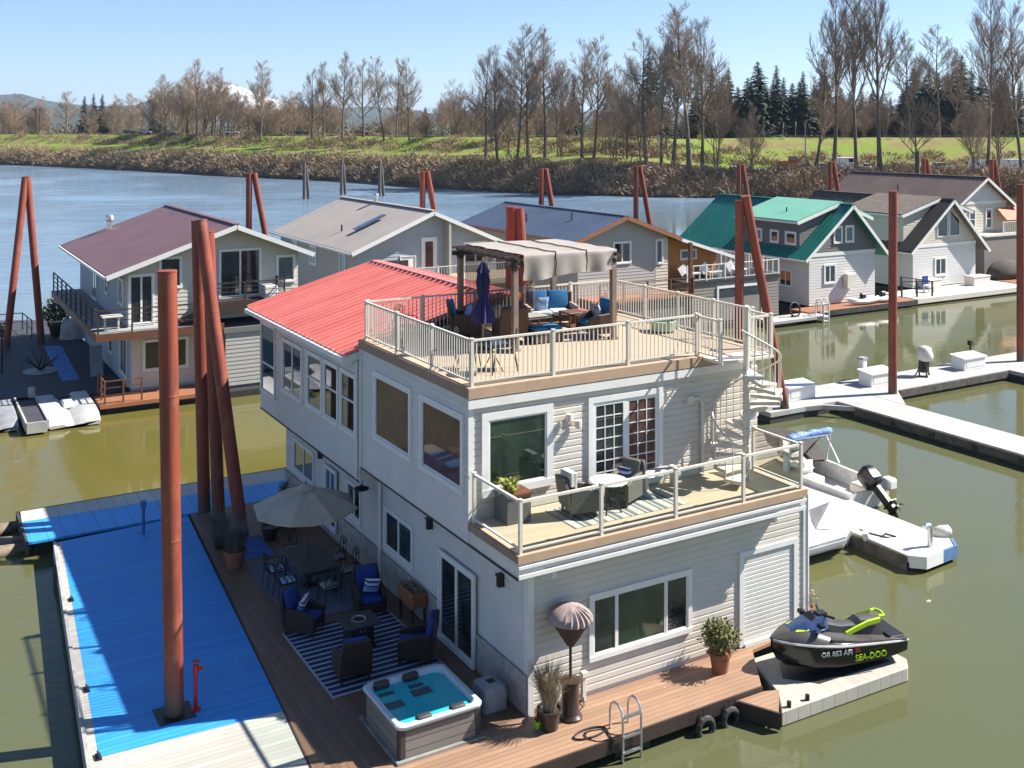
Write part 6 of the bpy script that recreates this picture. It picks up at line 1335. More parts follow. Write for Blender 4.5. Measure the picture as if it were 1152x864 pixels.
for k in range(3): a = R(120*k); b.add([X @ Vector(p) for p in ((0,-.32,-.95),(.2*math.cos(a)-.08*math.sin(a),-.28,-.95+.2*math.sin(a)+.08*math.cos(a)),(.22*math.cos(a)+.06*math.sin(a),-.36,-.95+.22*math.sin(a)-.06*math.cos(a)))], [(0,1,2),(2,1,0)])
b.build('gearcase_and_propeller', m_black, om)
b = MB(); b.box(xc+.55,xc+1.0,5.55,6.0,.55,.95); b.build('stern_locker', m_white, t, bevel=.08, smooth=40)

# ------------------------------------------------------------------ personal watercraft on its drive-on float
t = thing('drive_on_float', 'cream modular plastic float carrying the watercraft', 'float dock', (7.2,-1.5,.2))
m_floatp = planks('cream_float_modules', (.43,.41,.35), 'x', .36, .05, .7, gap=.6, seam=.05)
b = MB(); b.prism([(5.42,-1.72),(4.92,-2.36),(8.85,-2.44),(9.15,-2.15),(9.15,-.75),(8.85,-.35),(5.9,-.30)], .0, .34); b.build('float_body', m_floatp, t, bevel=.03)
b = MB(); b.prism([(5.95,-1.35),(6.5,-1.95),(8.7,-2.05),(8.7,-.85),(6.4,-.8)], .342, .352); b.build('dark_well', m_dark, t)
for x in (5.2,5.75): b = MB(); b.cyl((x,-2.30+.0*x,.28),(x,-2.30,.46),.05,n=8); b.build('mooring_pin', m_black, t)
J = thing('personal_watercraft', 'grey and lime green personal watercraft parked on the cream float', 'watercraft', (7.55,-1.46,.36), R(-90+168))
m_jet = M('gunmetal_gelcoat', (.075,.07,.068), .22, var=.06, spec=.6); m_jetb = M('gloss_black_gelcoat', (.012,.012,.014), .18); m_lime = M('lime_green_vinyl', (.42,.62,.02), .35, var=.04); m_seat = M('black_grey_seat', (.05,.05,.055), .55); m_silver = M('silver_stripe', (.5,.5,.5), .3)
# local: +y forward; station y, half width, chine z, gunwale z, keel z
ST = [(-1.62,.50,.26,.52,.10),(-1.2,.56,.22,.56,.03),(-.5,.60,.20,.62,.0),(.3,.60,.20,.68,.0),(.9,.52,.25,.74,.03),(1.35,.36,.36,.78,.14),(1.62,.17,.52,.80,.34),(1.74,.04,.66,.80,.55)]
b = MB(); b.loft([[(-w_,y,g),(-w_*.95,y,c),(-w_*.55,y,(c+k)/2),(0,y,k),(w_*.55,y,(c+k)/2),(w_*.95,y,c),(w_,y,g)] for y,w_,c,g,k in ST], closed=False, cap=False)
b.add([(-.5,-1.62,.52),(-.475,-1.62,.26),(0,-1.62,.10),(.475,-1.62,.26),(.5,-1.62,.52)], [(0,1,2,3,4)]); hull = b.build('hull', m_jetb, J, world=False, smooth=50)
b = MB(); TOP = [(-1.62,.50,.52,.34,.50),(-1.2,.56,.56,.30,.54),(-.5,.60,.62,.30,.66),(.3,.60,.68,.34,.80),(.75,.55,.73,.40,.96),(1.1,.46,.765,.34,.98),(1.4,.34,.785,.24,.93),(1.62,.17,.80,.12,.86),(1.74,.04,.80,.03,.82)]
b.loft([[(-w_,y,g),(-w_*.97,y,g+.04),(-d_,y,zt),(0,y,zt+.03),(d_,y,zt),(w_*.97,y,g+.04),(w_,y,g)] for y,w_,g,d_,zt in TOP], closed=False, cap=False); b.build('top_deck', m_jet, J, world=False, smooth=50)
for s_ in (-1,1):
    b = MB(); b.tube([(s_*(w_+.012),y,g) for y,w_,c,g,k in ST], .028, 6); b.build('rub_rail', m_silver, J, world=False)
    b = MB(); b.loft([[(s_*.56,-1.55,.58),(s_*.42,-1.55,.56),(s_*.42,-1.55,.54),(s_*.56,-1.55,.55)],[(s_*.58,-.3,.70),(s_*.40,-.3,.66),(s_*.40,-.3,.62),(s_*.58,-.3,.62)],[(s_*.55,.5,.84),(s_*.40,.5,.84),(s_*.4,.5,.72),(s_*.55,.5,.70)]]); b.build('side_gunwale', m_jet, J, world=False, smooth=50)
b = MB(); b.loft([[(-w_,y,z0_),(-w_*.8,y,z1_-.03),(-w_*.35,y,z1_),(w_*.35,y,z1_),(w_*.8,y,z1_-.03),(w_,y,z0_)] for y,w_,z0_,z1_ in ((-1.15,.20,.55,.80),(-1.0,.22,.55,.97),(-.55,.21,.62,1.0),(-.42,.20,.62,.90),(0,.19,.7,.93),(.32,.17,.78,1.02))]); b.build('seat', m_seat, J, world=False, smooth=40)
for s_ in (-1,1):
    b = MB(); b.loft([[(s_*.235,y,z-.05),(s_*.235,y,z+.05),(s_*.20,y,z+.07),(s_*.20,y,z-.05)] for y,z in ((-1.05,.93),(-.7,.90),(-.35,.80),(-.1,.72))]); b.build('seat_stripe', m_lime, J, world=False, smooth=40)
b = MB(); b.tube([(.16,-1.05,1.0),(.17,-1.2,1.0),(0,-1.24,1.01),(-.17,-1.2,1.0),(-.16,-1.05,1.0)], .035, 6); b.build('grab_handle', m_lime, J, world=False)
b = MB(); b.loft([[(-w_,y,z),(-w_*.6,y,z+h_),(w_*.6,y,z+h_),(w_,y,z)] for y,w_,z,h_ in ((.35,.2,.92,.28),(.62,.34,.95,.25),(1.0,.32,.96,.12),(1.38,.18,.90,.04))]); b.build('hood', M('navy_hood', (.03,.06,.16), .2), J, world=False, smooth=40)
b = MB(); b.loft([[(-w_,y,z),(w_,y,z),(w_*.85,y-.05,z+.03),(-w_*.85,y-.05,z+.03)] for y,w_,z in ((.92,.20,1.06),(.70,.17,1.21))]); b.build('windshield', m_jetb, J, world=False)
b = MB(); b.tube([(-.36,.30,1.22),(-.12,.40,1.2),(.12,.40,1.2),(.36,.30,1.22)], .03, 8); b.box(-.11,.11,.32,.55,1.05,1.24); b.build('handlebar', m_black, J, world=False)
for s_ in (-1,1):
    b = MB(); b.box(s_*.40-.09,s_*.40+.09,.62,.76,1.06,1.17); b.build('mirror', m_jetb, J, world=False, bevel=.025)
    b = MB(); b.add([(s_*.30,.95,1.0),(s_*.22,1.25,.985),(s_*.17,1.2,1.0),(s_*.24,.9,1.03)], [(0,1,2,3),(3,2,1,0)]); b.build('hood_stripe', m_lime, J, world=False)
b = MB(); b.box(-.42,.42,-1.6,-1.2,.565,.60); b.build('boarding_mat', m_black, J, world=False, bevel=.01)
def text_part(txt, mat, parent, size, M4, name, ext=.002):
    cu = bpy.data.curves.new('lettering', 'FONT'); cu.body = txt; cu.size = size; cu.extrude = ext; cu.align_x = 'CENTER'; cu.align_y = 'CENTER'; cu.resolution_u = 2
    o = bpy.data.objects.new('lettering', cu); me = bpy.data.meshes.new_from_object(o); bpy.data.objects.remove(o); me.materials.append(mat)
    me.transform(M4); ob = bpy.data.objects.new(name, me); COL.objects.link(ob); ob.parent = parent; return ob
# port side of the hull (local -x after rotation faces the camera side or not: letters on both sides)
for s_ in (-1,1):
    rot = Matrix.Rotation(R(90)*s_,4,'Z') @ Matrix.Rotation(R(90),4,'X')
    text_part('OR 053 AFI', m_white, J, .16, Matrix.Translation((s_*.625,.42,.545)) @ Matrix.Rotation(R(6)*s_,4,'Z') @ rot, 'registration_number', .012)
    text_part('SEA-DOO', m_lime, J, .20, Matrix.Translation((s_*.622,-.5,.36)) @ rot, 'hull_lettering', .012)
    b = MB(); b.box(s_*.595-.02,s_*.595+.02,-.15-.06,-.15+.06,.49,.60); 
    b.build('registration_sticker', M('red_sticker_%d' % s_, (.55,.04,.03), .5), J, world=False)
# ------------------------------------------------------------------ far bank: bare trees, conifers, brush, cars
m_bark = M('grey_brown_bark', (.15,.115,.09), .9, var=.25, scale=1.5)
m_bark2 = M('brown_twigs', (.28,.20,.14), .9, var=.2, scale=.4)
m_bark3 = M('pale_twigs', (.36,.26,.18), .9, var=.2, scale=.4)
m_conif = M('dark_conifer', (.018,.036,.016), .9, var=.35, scale=.25, col2=(.035,.05,.02))
m_bramble = M('brown_bramble', (.36,.25,.16), .95, var=.3, scale=.12, col2=(.17,.12,.08))
m_bramble2 = M('olive_brush', (.15,.17,.05), .95, var=.3, scale=.12, col2=(.22,.18,.09))
def bare_mesh(seed, H_, trunk_k=.42, spread=.42, n1=15, fine=1.0, multi=1, thick=1.0):
    r = random.Random(seed); tr = MB(); br = MB()
    def twig(b, p, d, L_, w_, lev):
        segs = 4 if lev == 1 else 3 if lev == 2 else 2; pts = [p]; q = p.copy(); dd = d.copy()
        for i in range(segs):
            dd = (dd + Vector((r.uniform(-1,1),r.uniform(-1,1),r.uniform(-.3,.8)))*.2).normalized(); q = q + dd*L_/segs; pts.append(q.copy())
        n = 5 if lev == 1 else 3
        b.tube(pts, [w_*(1-.85*i/segs) for i in range(segs+1)], n)
        if lev >= 4: return
        cnt = int((8 if lev == 1 else 6 if lev == 2 else 4)*fine)
        for i in range(cnt):
            k = .18 + .8*(i+r.random())/cnt; j = min(segs-1, int(k*segs)); pp = pts[j].lerp(pts[j+1], k*segs-j)
            side = Vector((r.uniform(-1,1),r.uniform(-1,1),r.uniform(-.2,.7))).normalized(); loc_d = (pts[j+1]-pts[j]).normalized()
            nd = (loc_d*.8 + side*.72).normalized(); twig(b, pp, nd, L_*(1.05-.55*k)*r.uniform(.5,.75), max(.013, w_*.5), lev+1)
    for s in range(multi):
        base = Vector((r.uniform(-1,1),r.uniform(-1,1),0))*(.8 if multi > 1 else 0); lean = Vector((r.uniform(-1,1),r.uniform(-1,1),0))*(.16 if multi > 1 else .05)
        hh = H_*(1 if s == 0 else r.uniform(.7,.95)); pts = []; N_ = 9
        for i in range(N_+1):
            k = i/N_; pts.append(base + lean*hh*k + Vector((math.sin(k*5+s+seed)*.012*hh, math.cos(k*4+s+seed)*.012*hh, hh*k)))
        w0 = .017*hh*thick/(1+.35*(multi-1)); rad = [max(.03, w0*(1-.93*(i/N_)**.85)) for i in range(N_+1)]; rad[0] *= 1.3
        tr.tube(pts, rad, 7)
        for i in range(n1):
            k = trunk_k*.75 + (1-trunk_k*.75)*(i+r.random()*.6)/n1; k = min(k,.985); f = k*N_; j = min(N_-1, int(f)); p = pts[j].lerp(pts[j+1], f-j)
            a = r.uniform(0,6.283); up = r.uniform(.7,1.5); d = Vector((math.cos(a),math.sin(a),up)).normalized()
            twig(br, p, d, hh*spread*(1.12-k)*r.uniform(.65,1.1)+.05*hh, w0*(1-k)*.5+.03, 1)
    return tr, br
def mesh_of(b, name, mat):
    o = b.build(name, mat); me = o.data; bpy.data.objects.remove(o); return me
BARE = []; rng2 = random.Random(12)
for sd_, kw in ((1,dict(trunk_k=.40,spread=.40,n1=24)),(2,dict(trunk_k=.42,spread=.38,n1=24)),(3,dict(trunk_k=.25,spread=.44,n1=17,multi=2)),(4,dict(trunk_k=.2,spread=.48,n1=12,multi=4)),(5,dict(trunk_k=.30,spread=.36,n1=22)),(6,dict(trunk_k=.45,spread=.44,n1=22,thick=1.3))):
    tr, br = bare_mesh(sd_, 20.0, **kw); BARE.append((mesh_of(tr,'trunk',m_bark), mesh_of(br,'crown',m_bark2), mesh_of(br,'crown',m_bark3)))
def put_tree(name, label, group, kind, loc, h, rz, wide=1.0, pale=False, base=20.0, meshes=None, cat='tree'):
    t = thing(name, label, cat, loc, rz, group); k = h/base; t.rotation_euler = (R(rng2.uniform(-3.5,3.5)), R(rng2.uniform(-3.5,3.5)), rz); t.scale = (k*wide, k*wide, k)
    ms = meshes or (BARE[kind][0], BARE[kind][2 if pale else 1])
    for nm, me in zip(('trunk','crown'), ms):
        o = bpy.data.objects.new(nm, me); COL.objects.link(o); o.parent = t
    return t
def conifer_mesh(seed, H_=20.0, R_=3.6):
    r = random.Random(seed); tr = MB(); cr = MB(); tr.cyl((0,0,0),(0,0,H_*.97),.28,.03,7)
    z = H_*.06; 
    while z < H_*.985:
        k = z/H_; rad = R_*(1-k)**.82*r.uniform(.72,1.12)+.15; n = int(9+16*(1-k))
        for i in range(n):
            a = r.uniform(0,6.283); L_ = rad*r.uniform(.55,1.1); d = Vector((math.cos(a),math.sin(a),0)); s = Vector((-d.y,d.x,0)); droop = L_*r.uniform(.12,.42); p = Vector((0,0,z+r.uniform(-.2,.3)))
            w_ = L_*.20
            for c_ in range(3):
                f0, f1 = c_/3+.12, (c_+1)/3+.22; zz = lambda f: -droop*f*f + .06*L_*f
                q0 = p + d*L_*f0 + Vector((0,0,zz(f0))); q1 = p + d*L_*min(1,f1) + Vector((0,0,zz(f1))); ww = w_*(1.1-.75*f0); j = s*r.uniform(-.1,.1)*L_
                cr.add([q0-s*ww, q0+s*ww, q1+j+s*ww*.25, q1+j-s*ww*.25], [(0,1,2,3)]); cr.add([q0-s*ww*.7+Vector((0,0,.1)), q1+j-Vector((0,0,.35*ww)), q0+s*ww*.7-Vector((0,0,.45*ww))], [(0,1,2)])
        z += H_*.022*(1.25-k*.6)
    return mesh_of(tr,'trunk',m_bark), mesh_of(cr,'crown',m_conif)
CON = [conifer_mesh(21), conifer_mesh(22, R_=3.0), conifer_mesh(23, R_=4.4)]
rng = random.Random(77)
def spot(px, s): 
    t = (px-576)/1200.; return on_bank(t, s), t, bank_at(t)+s
def tree_px(name, label, group, kind, px, top, s, wide=1.0, pale=False, meshes=None, cat='tree'):
    (x,y,z), t, d = spot(px, s); h = 12.875 + (145-top)*d/1200. - z + .3
    put_tree(name, label, group, kind, (x,y,z-.3), max(3,h), rng.uniform(0,6.28), wide, pale, meshes=meshes, cat=cat)
G1 = 'bare trees on the far bank'
BT = [ # sideways pixel, top, setback from the water, mesh, width
 (186,88,40,0,.95,'bare tree in front of the snow mountain, leftmost of its clump'),(205,84,44,3,.8,'bare brown tree in front of the snow mountain slope, second of its clump'),(222,72,40,0,.95,'tallest bare tree in front of the snow mountain'),(243,80,46,2,.85,'bare forked tree right of the tallest one by the snow mountain'),(262,98,44,3,.9,'low spreading bare tree right of the snow peak'),(294,73,40,1,.95,'lone tall bare tree right of the snow mountain'),(310,118,48,3,1,'short bare tree beside the lone tall one'),
 (350,82,42,4,.9,'leftmost bare tree of the row left of centre'),(364,74,44,0,.8,'second bare tree of the row left of centre'),(386,64,42,1,.9,'tallest bare tree of the row left of centre'),(408,72,46,4,1.0,'bare tree right of the tallest in the row left of centre'),(432,68,42,1,.8,'slim bare tree in the row left of centre'),(447,70,46,4,.9,'slim bare tree next to last in the row left of centre'),(460,71,42,0,.75,'last bare tree of the row left of centre'),
 (498,108,52,3,1.0,'short bushy bare tree between the two tree rows'),(515,92,46,3,.9,'thin pale bare tree left of the central clump'),
 (545,62,12,4,1.0,'bare leaning tree at the left of the central clump'),(562,58,10,2,.8,'bare forked tree second in the central clump'),(580,56,8,1,.9,'bare tree with dark trunk near the waterline in the central clump'),(596,36,16,0,.9,'tallest bare tree of the central clump'),(612,40,14,1,.95,'bare tree just right of the tallest in the central clump'),(632,64,20,3,.7,'bushy bare tree at the right of the central clump'),
 (655,52,12,0,.85,'bare tree with dark trunk left of the tall pale pair'),(668,48,18,1,.8,'bare tree with long trunk between the clumps'),(688,66,14,3,.8,'brown twiggy tree between the clumps'),(704,78,20,3,.8,'low brown twiggy tree between the clumps'),
 (728,44,8,4,1.0,'dense pale brown tree left of the tallest centre right tree'),(744,40,10,0,.8,'bare tree with dense twigs by the dark conifer'),(759,14,12,1,.85,'tallest bare tree right of centre'),(774,26,10,5,.9,'second tallest bare tree right of centre'),(790,30,14,0,.85,'bare tree right of the second tallest'),(808,64,20,3,.75,'bushy bare tree in front of the conifers'),
 (846,118,14,3,.9,'small dark leaning tree at the yard edge'),(918,62,22,4,1.0,'slim bare tree left of the three tall trunks'),(937,-8,20,5,.62,'left one of the three tall trunks behind the green roof'),(962,-28,14,1,.62,'middle one of the three tall trunks behind the green roof'),(992,-26,12,5,.62,'right one of the three tall trunks behind the green roof'),(1030,96,10,4,.8,'pale thin young tree in the grass behind the brown roof'),(1022,42,70,1,.9,'bare tree behind the conifers near the right'),(1055,36,74,0,.9,'bare tree above the dark conifers at right'),(1078,60,78,1,.8,'bare tree between the conifers and the far right tree'),
 (1112,-22,12,0,.62,'big twiggy tree with thick pale trunk at far right'),(1124,66,22,3,.8,'brown bushy tree at the foot of the big far right tree'),(1149,10,16,1,.7,'tall bare tree at the right picture edge'),(1098,104,12,3,.9,'low brown bush tree left of the big far right trunk')]
for px, top, s, k, wd, lab in BT: tree_px('bare_tree', lab, G1, k, px, top, s, wd, pale=(px % 3 == 0))
G2 = 'low brown thicket trees along the levee'
for i in range(140):
    px = rng.choice([rng.uniform(0,340), rng.uniform(330,560), rng.uniform(520,820), rng.uniform(820,1160)]); s = rng.uniform(58,125) if px < 520 else rng.uniform(20,115)
    if 772 < px < 945 or (px > 1010 and rng.random() < .6): continue
    if px > 830: s = rng.uniform(66,100)
    top = rng.uniform(104,138); tree_px('thicket_tree', 'low leafless brown thicket tree on the far bank', G2, rng.choice([3,3,2,0]), px, top, s, rng.uniform(1.0,1.5), pale=rng.random() < .5)
for px, top, k in ((172,100,3),(180,94,2),(196,90,3),(212,86,0),(230,84,3),(236,92,2),(250,90,3),(256,100,0),(270,106,3),(282,104,2),(302,100,3),(318,112,2),(326,116,3)): tree_px('thicket_tree', 'brown twiggy tree of the clump hiding the snow mountain', 'brown trees in front of the snow mountain', k, px, top, rng.uniform(50,75), 1.35, pale=(px % 2 == 0))
G3 = 'dark conifers behind the levee'
CT = [(95,107,120,0,'left one of three dark conifers on the left skyline'),(106,104,125,1,'middle one of three dark conifers on the left skyline'),(115,105,118,0,'right one of three dark conifers on the left skyline'),(32,128,120,2,'low dark conifer near the power poles'),(174,122,120,2,'small dark conifer left of the bare tree clump'),(182,124,118,1,'second small dark conifer left of the bare tree clump'),(478,120,110,2,'small dark conifer between the tree rows'),(645,84,110,0,'dark conifer behind the central clump'),(706,98,110,0,'dark conifer right of the central clump'),(735,62,96,2,'broad brown green conifer behind the tallest centre right tree'),
 (798,72,100,0,'pointed conifer left in the conifer wall'),(812,84,110,2,'broad low conifer in the conifer wall behind the pointed one'),(824,74,96,0,'second pointed conifer of the conifer wall'),(840,86,110,2,'dark conifer between the second pointed one and the tallest'),(856,67,95,2,'tallest conifer of the conifer wall'),(868,88,108,0,'conifer just right of the tallest'),(877,72,95,0,'conifer with narrow tip right of the tallest'),(892,92,100,2,'low conifer before the tall trunks'),(907,79,96,0,'conifer behind the left tall trunk'),(926,78,100,2,'wide conifer behind the middle tall trunk'),(945,96,104,2,'low conifer between the tall trunks'),(968,94,100,0,'conifer seen between middle and right tall trunks'),(985,100,104,2,'low conifer behind the right tall trunk'),(1003,108,100,0,'low conifer right of the three tall trunks'),(1030,74,98,2,'dark conifer at right above the grass'),(1046,72,96,0,'pointed conifer at right beside the dark broad one'),(1064,84,104,2,'dark conifer at right between taller ones'),(1080,60,94,2,'largest dark conifer near the far right tree'),(1095,74,98,0,'conifer behind the big far right trunk'),(1120,82,100,2,'conifer right of the big far right trunk'),(1145,88,96,0,'last conifer at the right edge')]
CT += [(px, top, s, k, 'lower dark conifer in the evergreen belt at right') for px, top, s, k in ((786,92,118,2),(805,98,122,2),(818,92,120,0),(832,96,124,2),(848,90,120,0),(864,98,124,2),(884,86,118,0),(899,90,122,2),(915,94,120,2),(934,88,118,0),(955,100,122,2),(976,104,122,2),(994,106,120,2),(1014,100,120,2),(1022,88,112,0),(1038,84,116,2),(1055,80,112,2),(1070,76,110,0),(1106,84,112,2),(1132,90,114,2))]
for px, top, s, k, lab in CT: tree_px('conifer_tree', lab, G3, 0, px, top, s, 1.35 + .35*(k == 2), meshes=CON[k])
# brush along the waterline and on the levee slopes
def brush(name, label, n, gen, mat, leaf, seed, cnt=85):
    r = random.Random(seed); b = MB()
    for i in range(n):
        t, s, R_, Hh = gen(r); x, y, z = on_bank(t, s)
        for k in range(cnt):
            a = r.uniform(0,6.283); q = r.random()**.5; u = r.random(); px_ = x + R_*q*math.cos(a); py_ = y + R_*q*math.sin(a); pz = z - .2 + Hh*(1-q*q*.8)*u
            d = Vector((math.cos(a)*.7+r.uniform(-.6,.6), math.sin(a)*.7+r.uniform(-.6,.6), r.uniform(.1,1.2))).normalized()*leaf*r.uniform(.6,1.5); sd_ = d.cross(Vector((r.uniform(-1,1),r.uniform(-1,1),.2))).normalized()*leaf*r.uniform(.04,.11); p = Vector((px_,py_,pz))
            b.add([p-sd_, p+sd_, p+d*.7+sd_*.6, p+d], [(0,1,2,3)])
    o = b.build(name, mat); o['kind'] = 'stuff'; o['label'] = label; o['category'] = 'brush'
def tri_(r, a, b_): return a + (b_-a)*r.random()
brush('bank_brush', 'brown leafless brambles along the far waterline', 1500, lambda r: (tri_(r,-.6,.62), .3 + 9.5*r.random()**1.3, r.uniform(1.0,3.2), r.uniform(.6,2.2)*(1+.8*math.sin(r.random()*6.28))+.5), m_bramble, 1.0, 31)
brush('bank_brush', 'pale dry canes over the far waterline brambles', 420, lambda r: (tri_(r,-.6,.62), .3 + 8*r.random(), r.uniform(.8,2.2), r.uniform(1.6,3.6)), M('pale_canes', (.46,.34,.22), .95, var=.2, scale=.2), 1.2, 32, 50)
brush('bank_brush', 'olive green brush at the top of the far bank', 330, lambda r: (tri_(r,-.6,.62), tri_(r,7,12) if r.random() < .6 else tri_(r,28,40), r.uniform(1.0,2.6), r.uniform(.8,1.9)), m_bramble2, .9, 33)
brush('bank_brush', 'dry brown scrub on the levee slope', 420, lambda r: (tri_(r,-.6,.62), tri_(r,29,47), r.uniform(1.0,2.8), r.uniform(.7,1.8)), m_bramble, .9, 34)
# far wood beyond the plain
def far_wood(r):
    t = tri_(r,-.75,.62); return t, tri_(r,110,700), r.uniform(5,11), r.uniform(5,11)
brush('far_wood', 'far brown and grey woodland beyond the levee', 900, far_wood, M('far_wood_brown', (.17,.135,.10), .95, var=.3, scale=.03, col2=(.06,.07,.04)), 2.4, 35, 90)

# ------------------------------------------------------------------ vehicles and posts on the bank
m_tyre = M('tyre_rubber', (.02,.02,.02), .8); m_cgl = glass_dark('car_glass')
def car(label, px, s, paint, heading, kind='car', scale=1.0, group='cars on the levee road'):
    (x,y,z), t_, d = spot(px, s); z += .3
    t = thing('parked_car', label, 'car' if kind == 'car' else 'van', (x,y,z), 0, group)
    Lc, Wc = (4.4,1.8) if kind == 'car' else (5.4,2.0); h1_, h2_ = (.95,1.5) if kind == 'car' else (1.2,2.3)
    b = MB(); prof = [(-Lc/2,.35),(Lc/2,.35),(Lc/2,h1_*.85),(Lc*.22,h1_),(-Lc*.46,h1_),(-Lc/2,h1_*.9)]
    v = [(p[0],-Wc/2,p[1]) for p in prof] + [(p[0],Wc/2,p[1]) for p in prof]; n = len(prof)
    b.add(v, [tuple(range(n)), tuple(range(2*n-1,n-1,-1))] + [(i,n+i,n+(i+1) % n,(i+1) % n) for i in range(n)]); b.build('body', paint, t, world=False, bevel=.06)
    cab = [(-Lc*.44,h1_),(Lc*.24,h1_),(Lc*.08,h2_),(-Lc*.34,h2_)] if kind == 'car' else [(-Lc*.48,h1_),(Lc*.36,h1_),(Lc*.22,h2_),(-Lc*.47,h2_)]
    b = MB(); v = [(p[0],-Wc*.44,p[1]) for p in cab] + [(p[0],Wc*.44,p[1]) for p in cab]; b.add(v, [(0,1,2,3),(7,6,5,4),(0,4,5,1),(1,5,6,2),(3,2,6,7),(0,3,7,4)]); b.build('cabin', paint if kind != 'car' else m_cgl, t, world=False, bevel=.05)
    b = MB(); 
    if kind == 'car': b.box(-Lc*.33,Lc*.07,-Wc*.42,Wc*.42,h2_,h2_+.04); b.build('roof_panel', paint, t, world=False)
    else: b.box(Lc*.05,Lc*.2,-Wc*.45,Wc*.45,h1_+.3,h2_-.2); b.build('side_window', m_cgl, t, world=False)
    for sx in (-.32,.32):
        for sy in (-1,1): b = MB(); b.cyl((sx*Lc,sy*(Wc/2-.2),.33),(sx*Lc,sy*(Wc/2+.02),.33),.33,n=12); b.build('wheel', m_tyre, t, world=False)
    t.rotation_euler = (0,0,heading); t.scale = (scale,)*3
HD = R(-30)
p_white = M('white_car_paint', (.75,.75,.74), .25, var=.02); p_dark = M('dark_car_paint', (.03,.032,.04), .25); p_red = M('red_car_paint', (.35,.03,.025), .3); p_silver = M('silver_car_paint', (.45,.46,.48), .3, .3)
for a in ((146,52,p_dark,'dark car parked at the left end of the levee road'),(163,54,p_white,'white car on the levee, second from left'),(191,52,p_silver,'dark silver car on the levee left of the bare tree clump'),(261,52,p_white,'white car on the levee below the snow mountain'),(340,53,p_dark,'dark pickup sized car on the levee under the row of bare trees'),(407,52,p_red,'red car on the levee road under the row of bare trees')):
    car(a[3], a[0], a[1], a[2], HD)
G5 = 'vehicles in the gravel yard'
car('big white van in the gravel yard behind the green roof', 951, 22, p_white, HD, 'van', 1.25, G5); car('silver car beside the white van in the gravel yard', 928, 24, p_silver, HD+.3, 'car', 1, G5); car('dark pickup left of the street lamp in the gravel yard', 908, 22, p_dark, HD, 'car', 1, G5); car('white car right of the van in the gravel yard', 975, 24, p_white, HD+1.2, 'car', 1, G5)
car('white truck at the far right behind the pilings', 1105, 22, p_white, HD, 'van', 1, G5); car('white van at the right picture edge by the bank', 1143, 20, p_white, HD, 'van', 1.1, G5); car('white car half hidden behind the far right brown roof', 1060, 26, p_white, HD, 'car', 1, G5)
(x,y,z), t_, d = spot(888, 19); z += .2; m_or = M('machine_orange', (.48,.13,.03), .5)
t = thing('excavator', 'orange excavator standing in the gravel yard', 'excavator', (x,y,z))
b = MB(); b.box(-2.4,1.6,-1.3,1.3,1.1,2.3); b.build('engine_housing', m_or, t, world=False, bevel=.12); b = MB(); b.box(-.2,1.5,-1.1,.3,2.3,3.3); b.build('cab', m_or, t, world=False, bevel=.1); b = MB(); b.box(0,1.53,-1.12,.32,2.5,3.1); b.build('cab_glass', m_cgl, t, world=False)
for sy in (-1.2,1.2): b = MB(); b.box(-2.3,2.0,sy-.35,sy+.35,0,.9); b.build('track', m_tyre, t, world=False, bevel=.25)
b = MB(); b.bar((1.4,.6,1.8),(3.2,.6,3.4),.4,.5); b.bar((3.2,.6,3.4),(4.4,.6,1.2),.3,.4); b.build('boom', m_or, t, world=False); b = MB(); b.box(4.0,4.9,.1,1.1,.3,1.2); b.build('bucket', m_dkbrown, t, world=False); t.rotation_euler = (0,0,HD)
(x,y,z), t_, d = spot(906, 9)
t = thing('street_lamp', 'tall grey street lamp with a short arm in the gravel yard', 'street lamp', (x,y,z)); top = 12.875 + (145-136)*d/1200 - z
b = MB(); b.cyl((0,0,-.3),(0,0,top),.16,.09,10); b.build('pole', m_grey, t, world=False); b = MB(); b.tube([(0,0,top-.1),(.9*RT.x,.9*RT.y,top+.35),(1.9*RT.x,1.9*RT.y,top+.4)], .07, 6); b.build('arm', m_grey, t, world=False); b = MB(); b.bar((1.6*RT.x,1.6*RT.y,top+.38),(2.4*RT.x,2.4*RT.y,top+.4),.32,.16); b.build('lamp_head', m_trim, t, world=False)
for px, top_, lab in ((881,139,'sign on a thin post on the levee road, left one'),(895,137,'sign on a thin post on the levee road, middle one'),(1015,137,'sign on a thin post on the levee road, right one')):
    (x,y,z), t_, d = spot(px, 63); h = 12.875 + (145-top_)*d/1200 - z; t = thing('road_sign', lab, 'sign', (x,y,z), 0, 'road signs on the levee'); b = MB(); b.cyl((0,0,-.2),(0,0,h),.06,n=6); b.build('post', m_grey, t, world=False); b = MB(); b.bar((0,-.1,h-1.1),(0,-.1,h+.1),.9,.06, up=(RT.x,RT.y,0)); b.build('sign_plate', m_trim, t, world=False)
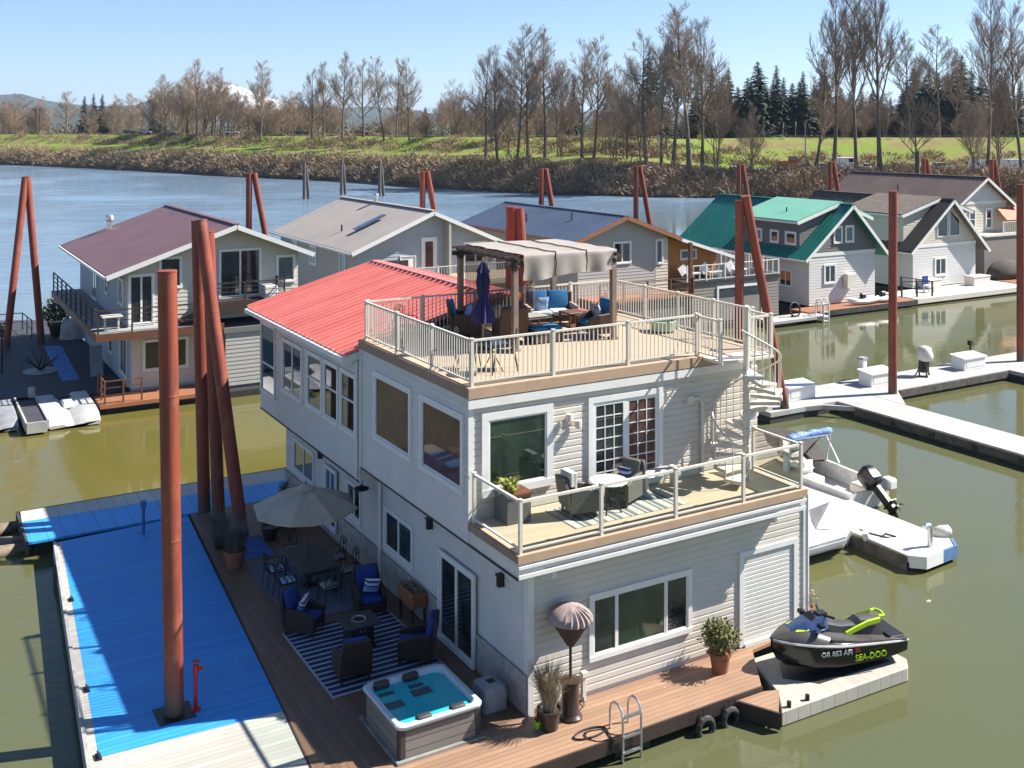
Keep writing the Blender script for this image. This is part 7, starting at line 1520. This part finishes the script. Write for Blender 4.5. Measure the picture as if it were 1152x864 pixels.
for px, lab in ((40,'wooden power pole with crossarm at far left, left one'),(45,'wooden power pole with crossarm at far left, right one')):
    (x,y,z), t_, d = spot(px, 62); h = 12.875 + (145-120)*d/1200 - z; t = thing('power_pole', lab, 'pole', (x,y,z), 0, 'power poles on the levee'); b = MB(); b.cyl((0,0,-.3),(0,0,h),.28,.2,8); b.build('pole', m_wood_grey, t, world=False); b = MB(); b.bar((-1.3*RT.x,-1.3*RT.y,h-1),(1.3*RT.x,1.3*RT.y,h-1),.2); b.build('crossarm', m_wood_grey, t, world=False)
b = MB()
t0, t1 = .215, .26; prev = None
for i in range(16):
    x, y, z = on_bank(t0+(t1-t0)*i/15, 12); b.cyl((x,y,z),(x,y,z+1.5),.06,n=5)
    if prev:
        for hz in (.5,1.0,1.45): b.bar((prev[0],prev[1],prev[2]+hz),(x,y,z+hz),.05)
    prev = (x,y,z)
tag(b.build('yard_fence', m_grey), 'thin wire fence along the water side of the gravel yard', 'fence')
for px, lab in ((700,'yellow warning sign on a post among the trees, left of the pale trees'),(787,'yellow warning sign on a post among the bare trees')):
    (x,y,z), t_, d = spot(px, 46); t = thing('warning_sign', lab, 'sign', (x,y,z), R(-30)); b = MB(); b.cyl((0,0,0),(0,0,2.6),.06,n=6); b.build('post', m_grey, t, world=False); b = MB(); b.box(-.6,.6,-.1,-.06,1.8,3.0); b.build('sign_plate', M('sign_yellow_%d' % px, (.75,.45,.03), .5), t, world=False)
# ------------------------------------------------------------------ clear spring air: one even haze box round everything on the ground
hz = bpy.data.materials.new('clear_air'); hz.use_nodes = True; nt = hz.node_tree; nt.nodes.clear()
pv = nt.nodes.new('ShaderNodeVolumePrincipled'); pv.inputs['Color'].default_value = (.62,.78,1.0,1); pv.inputs['Density'].default_value = 7e-5; pv.inputs['Anisotropy'].default_value = .2
oo = nt.nodes.new('ShaderNodeOutputMaterial'); L(nt, pv.outputs[0], oo.inputs['Volume'])
b = MB(); b.box(-16000,24000,-2000,24000,-4,520); hzo = b.build('haze', hz); hzo['kind'] = 'stuff'; hzo['label'] = 'thin blue air haze over the river plain'; hzo['category'] = 'haze'
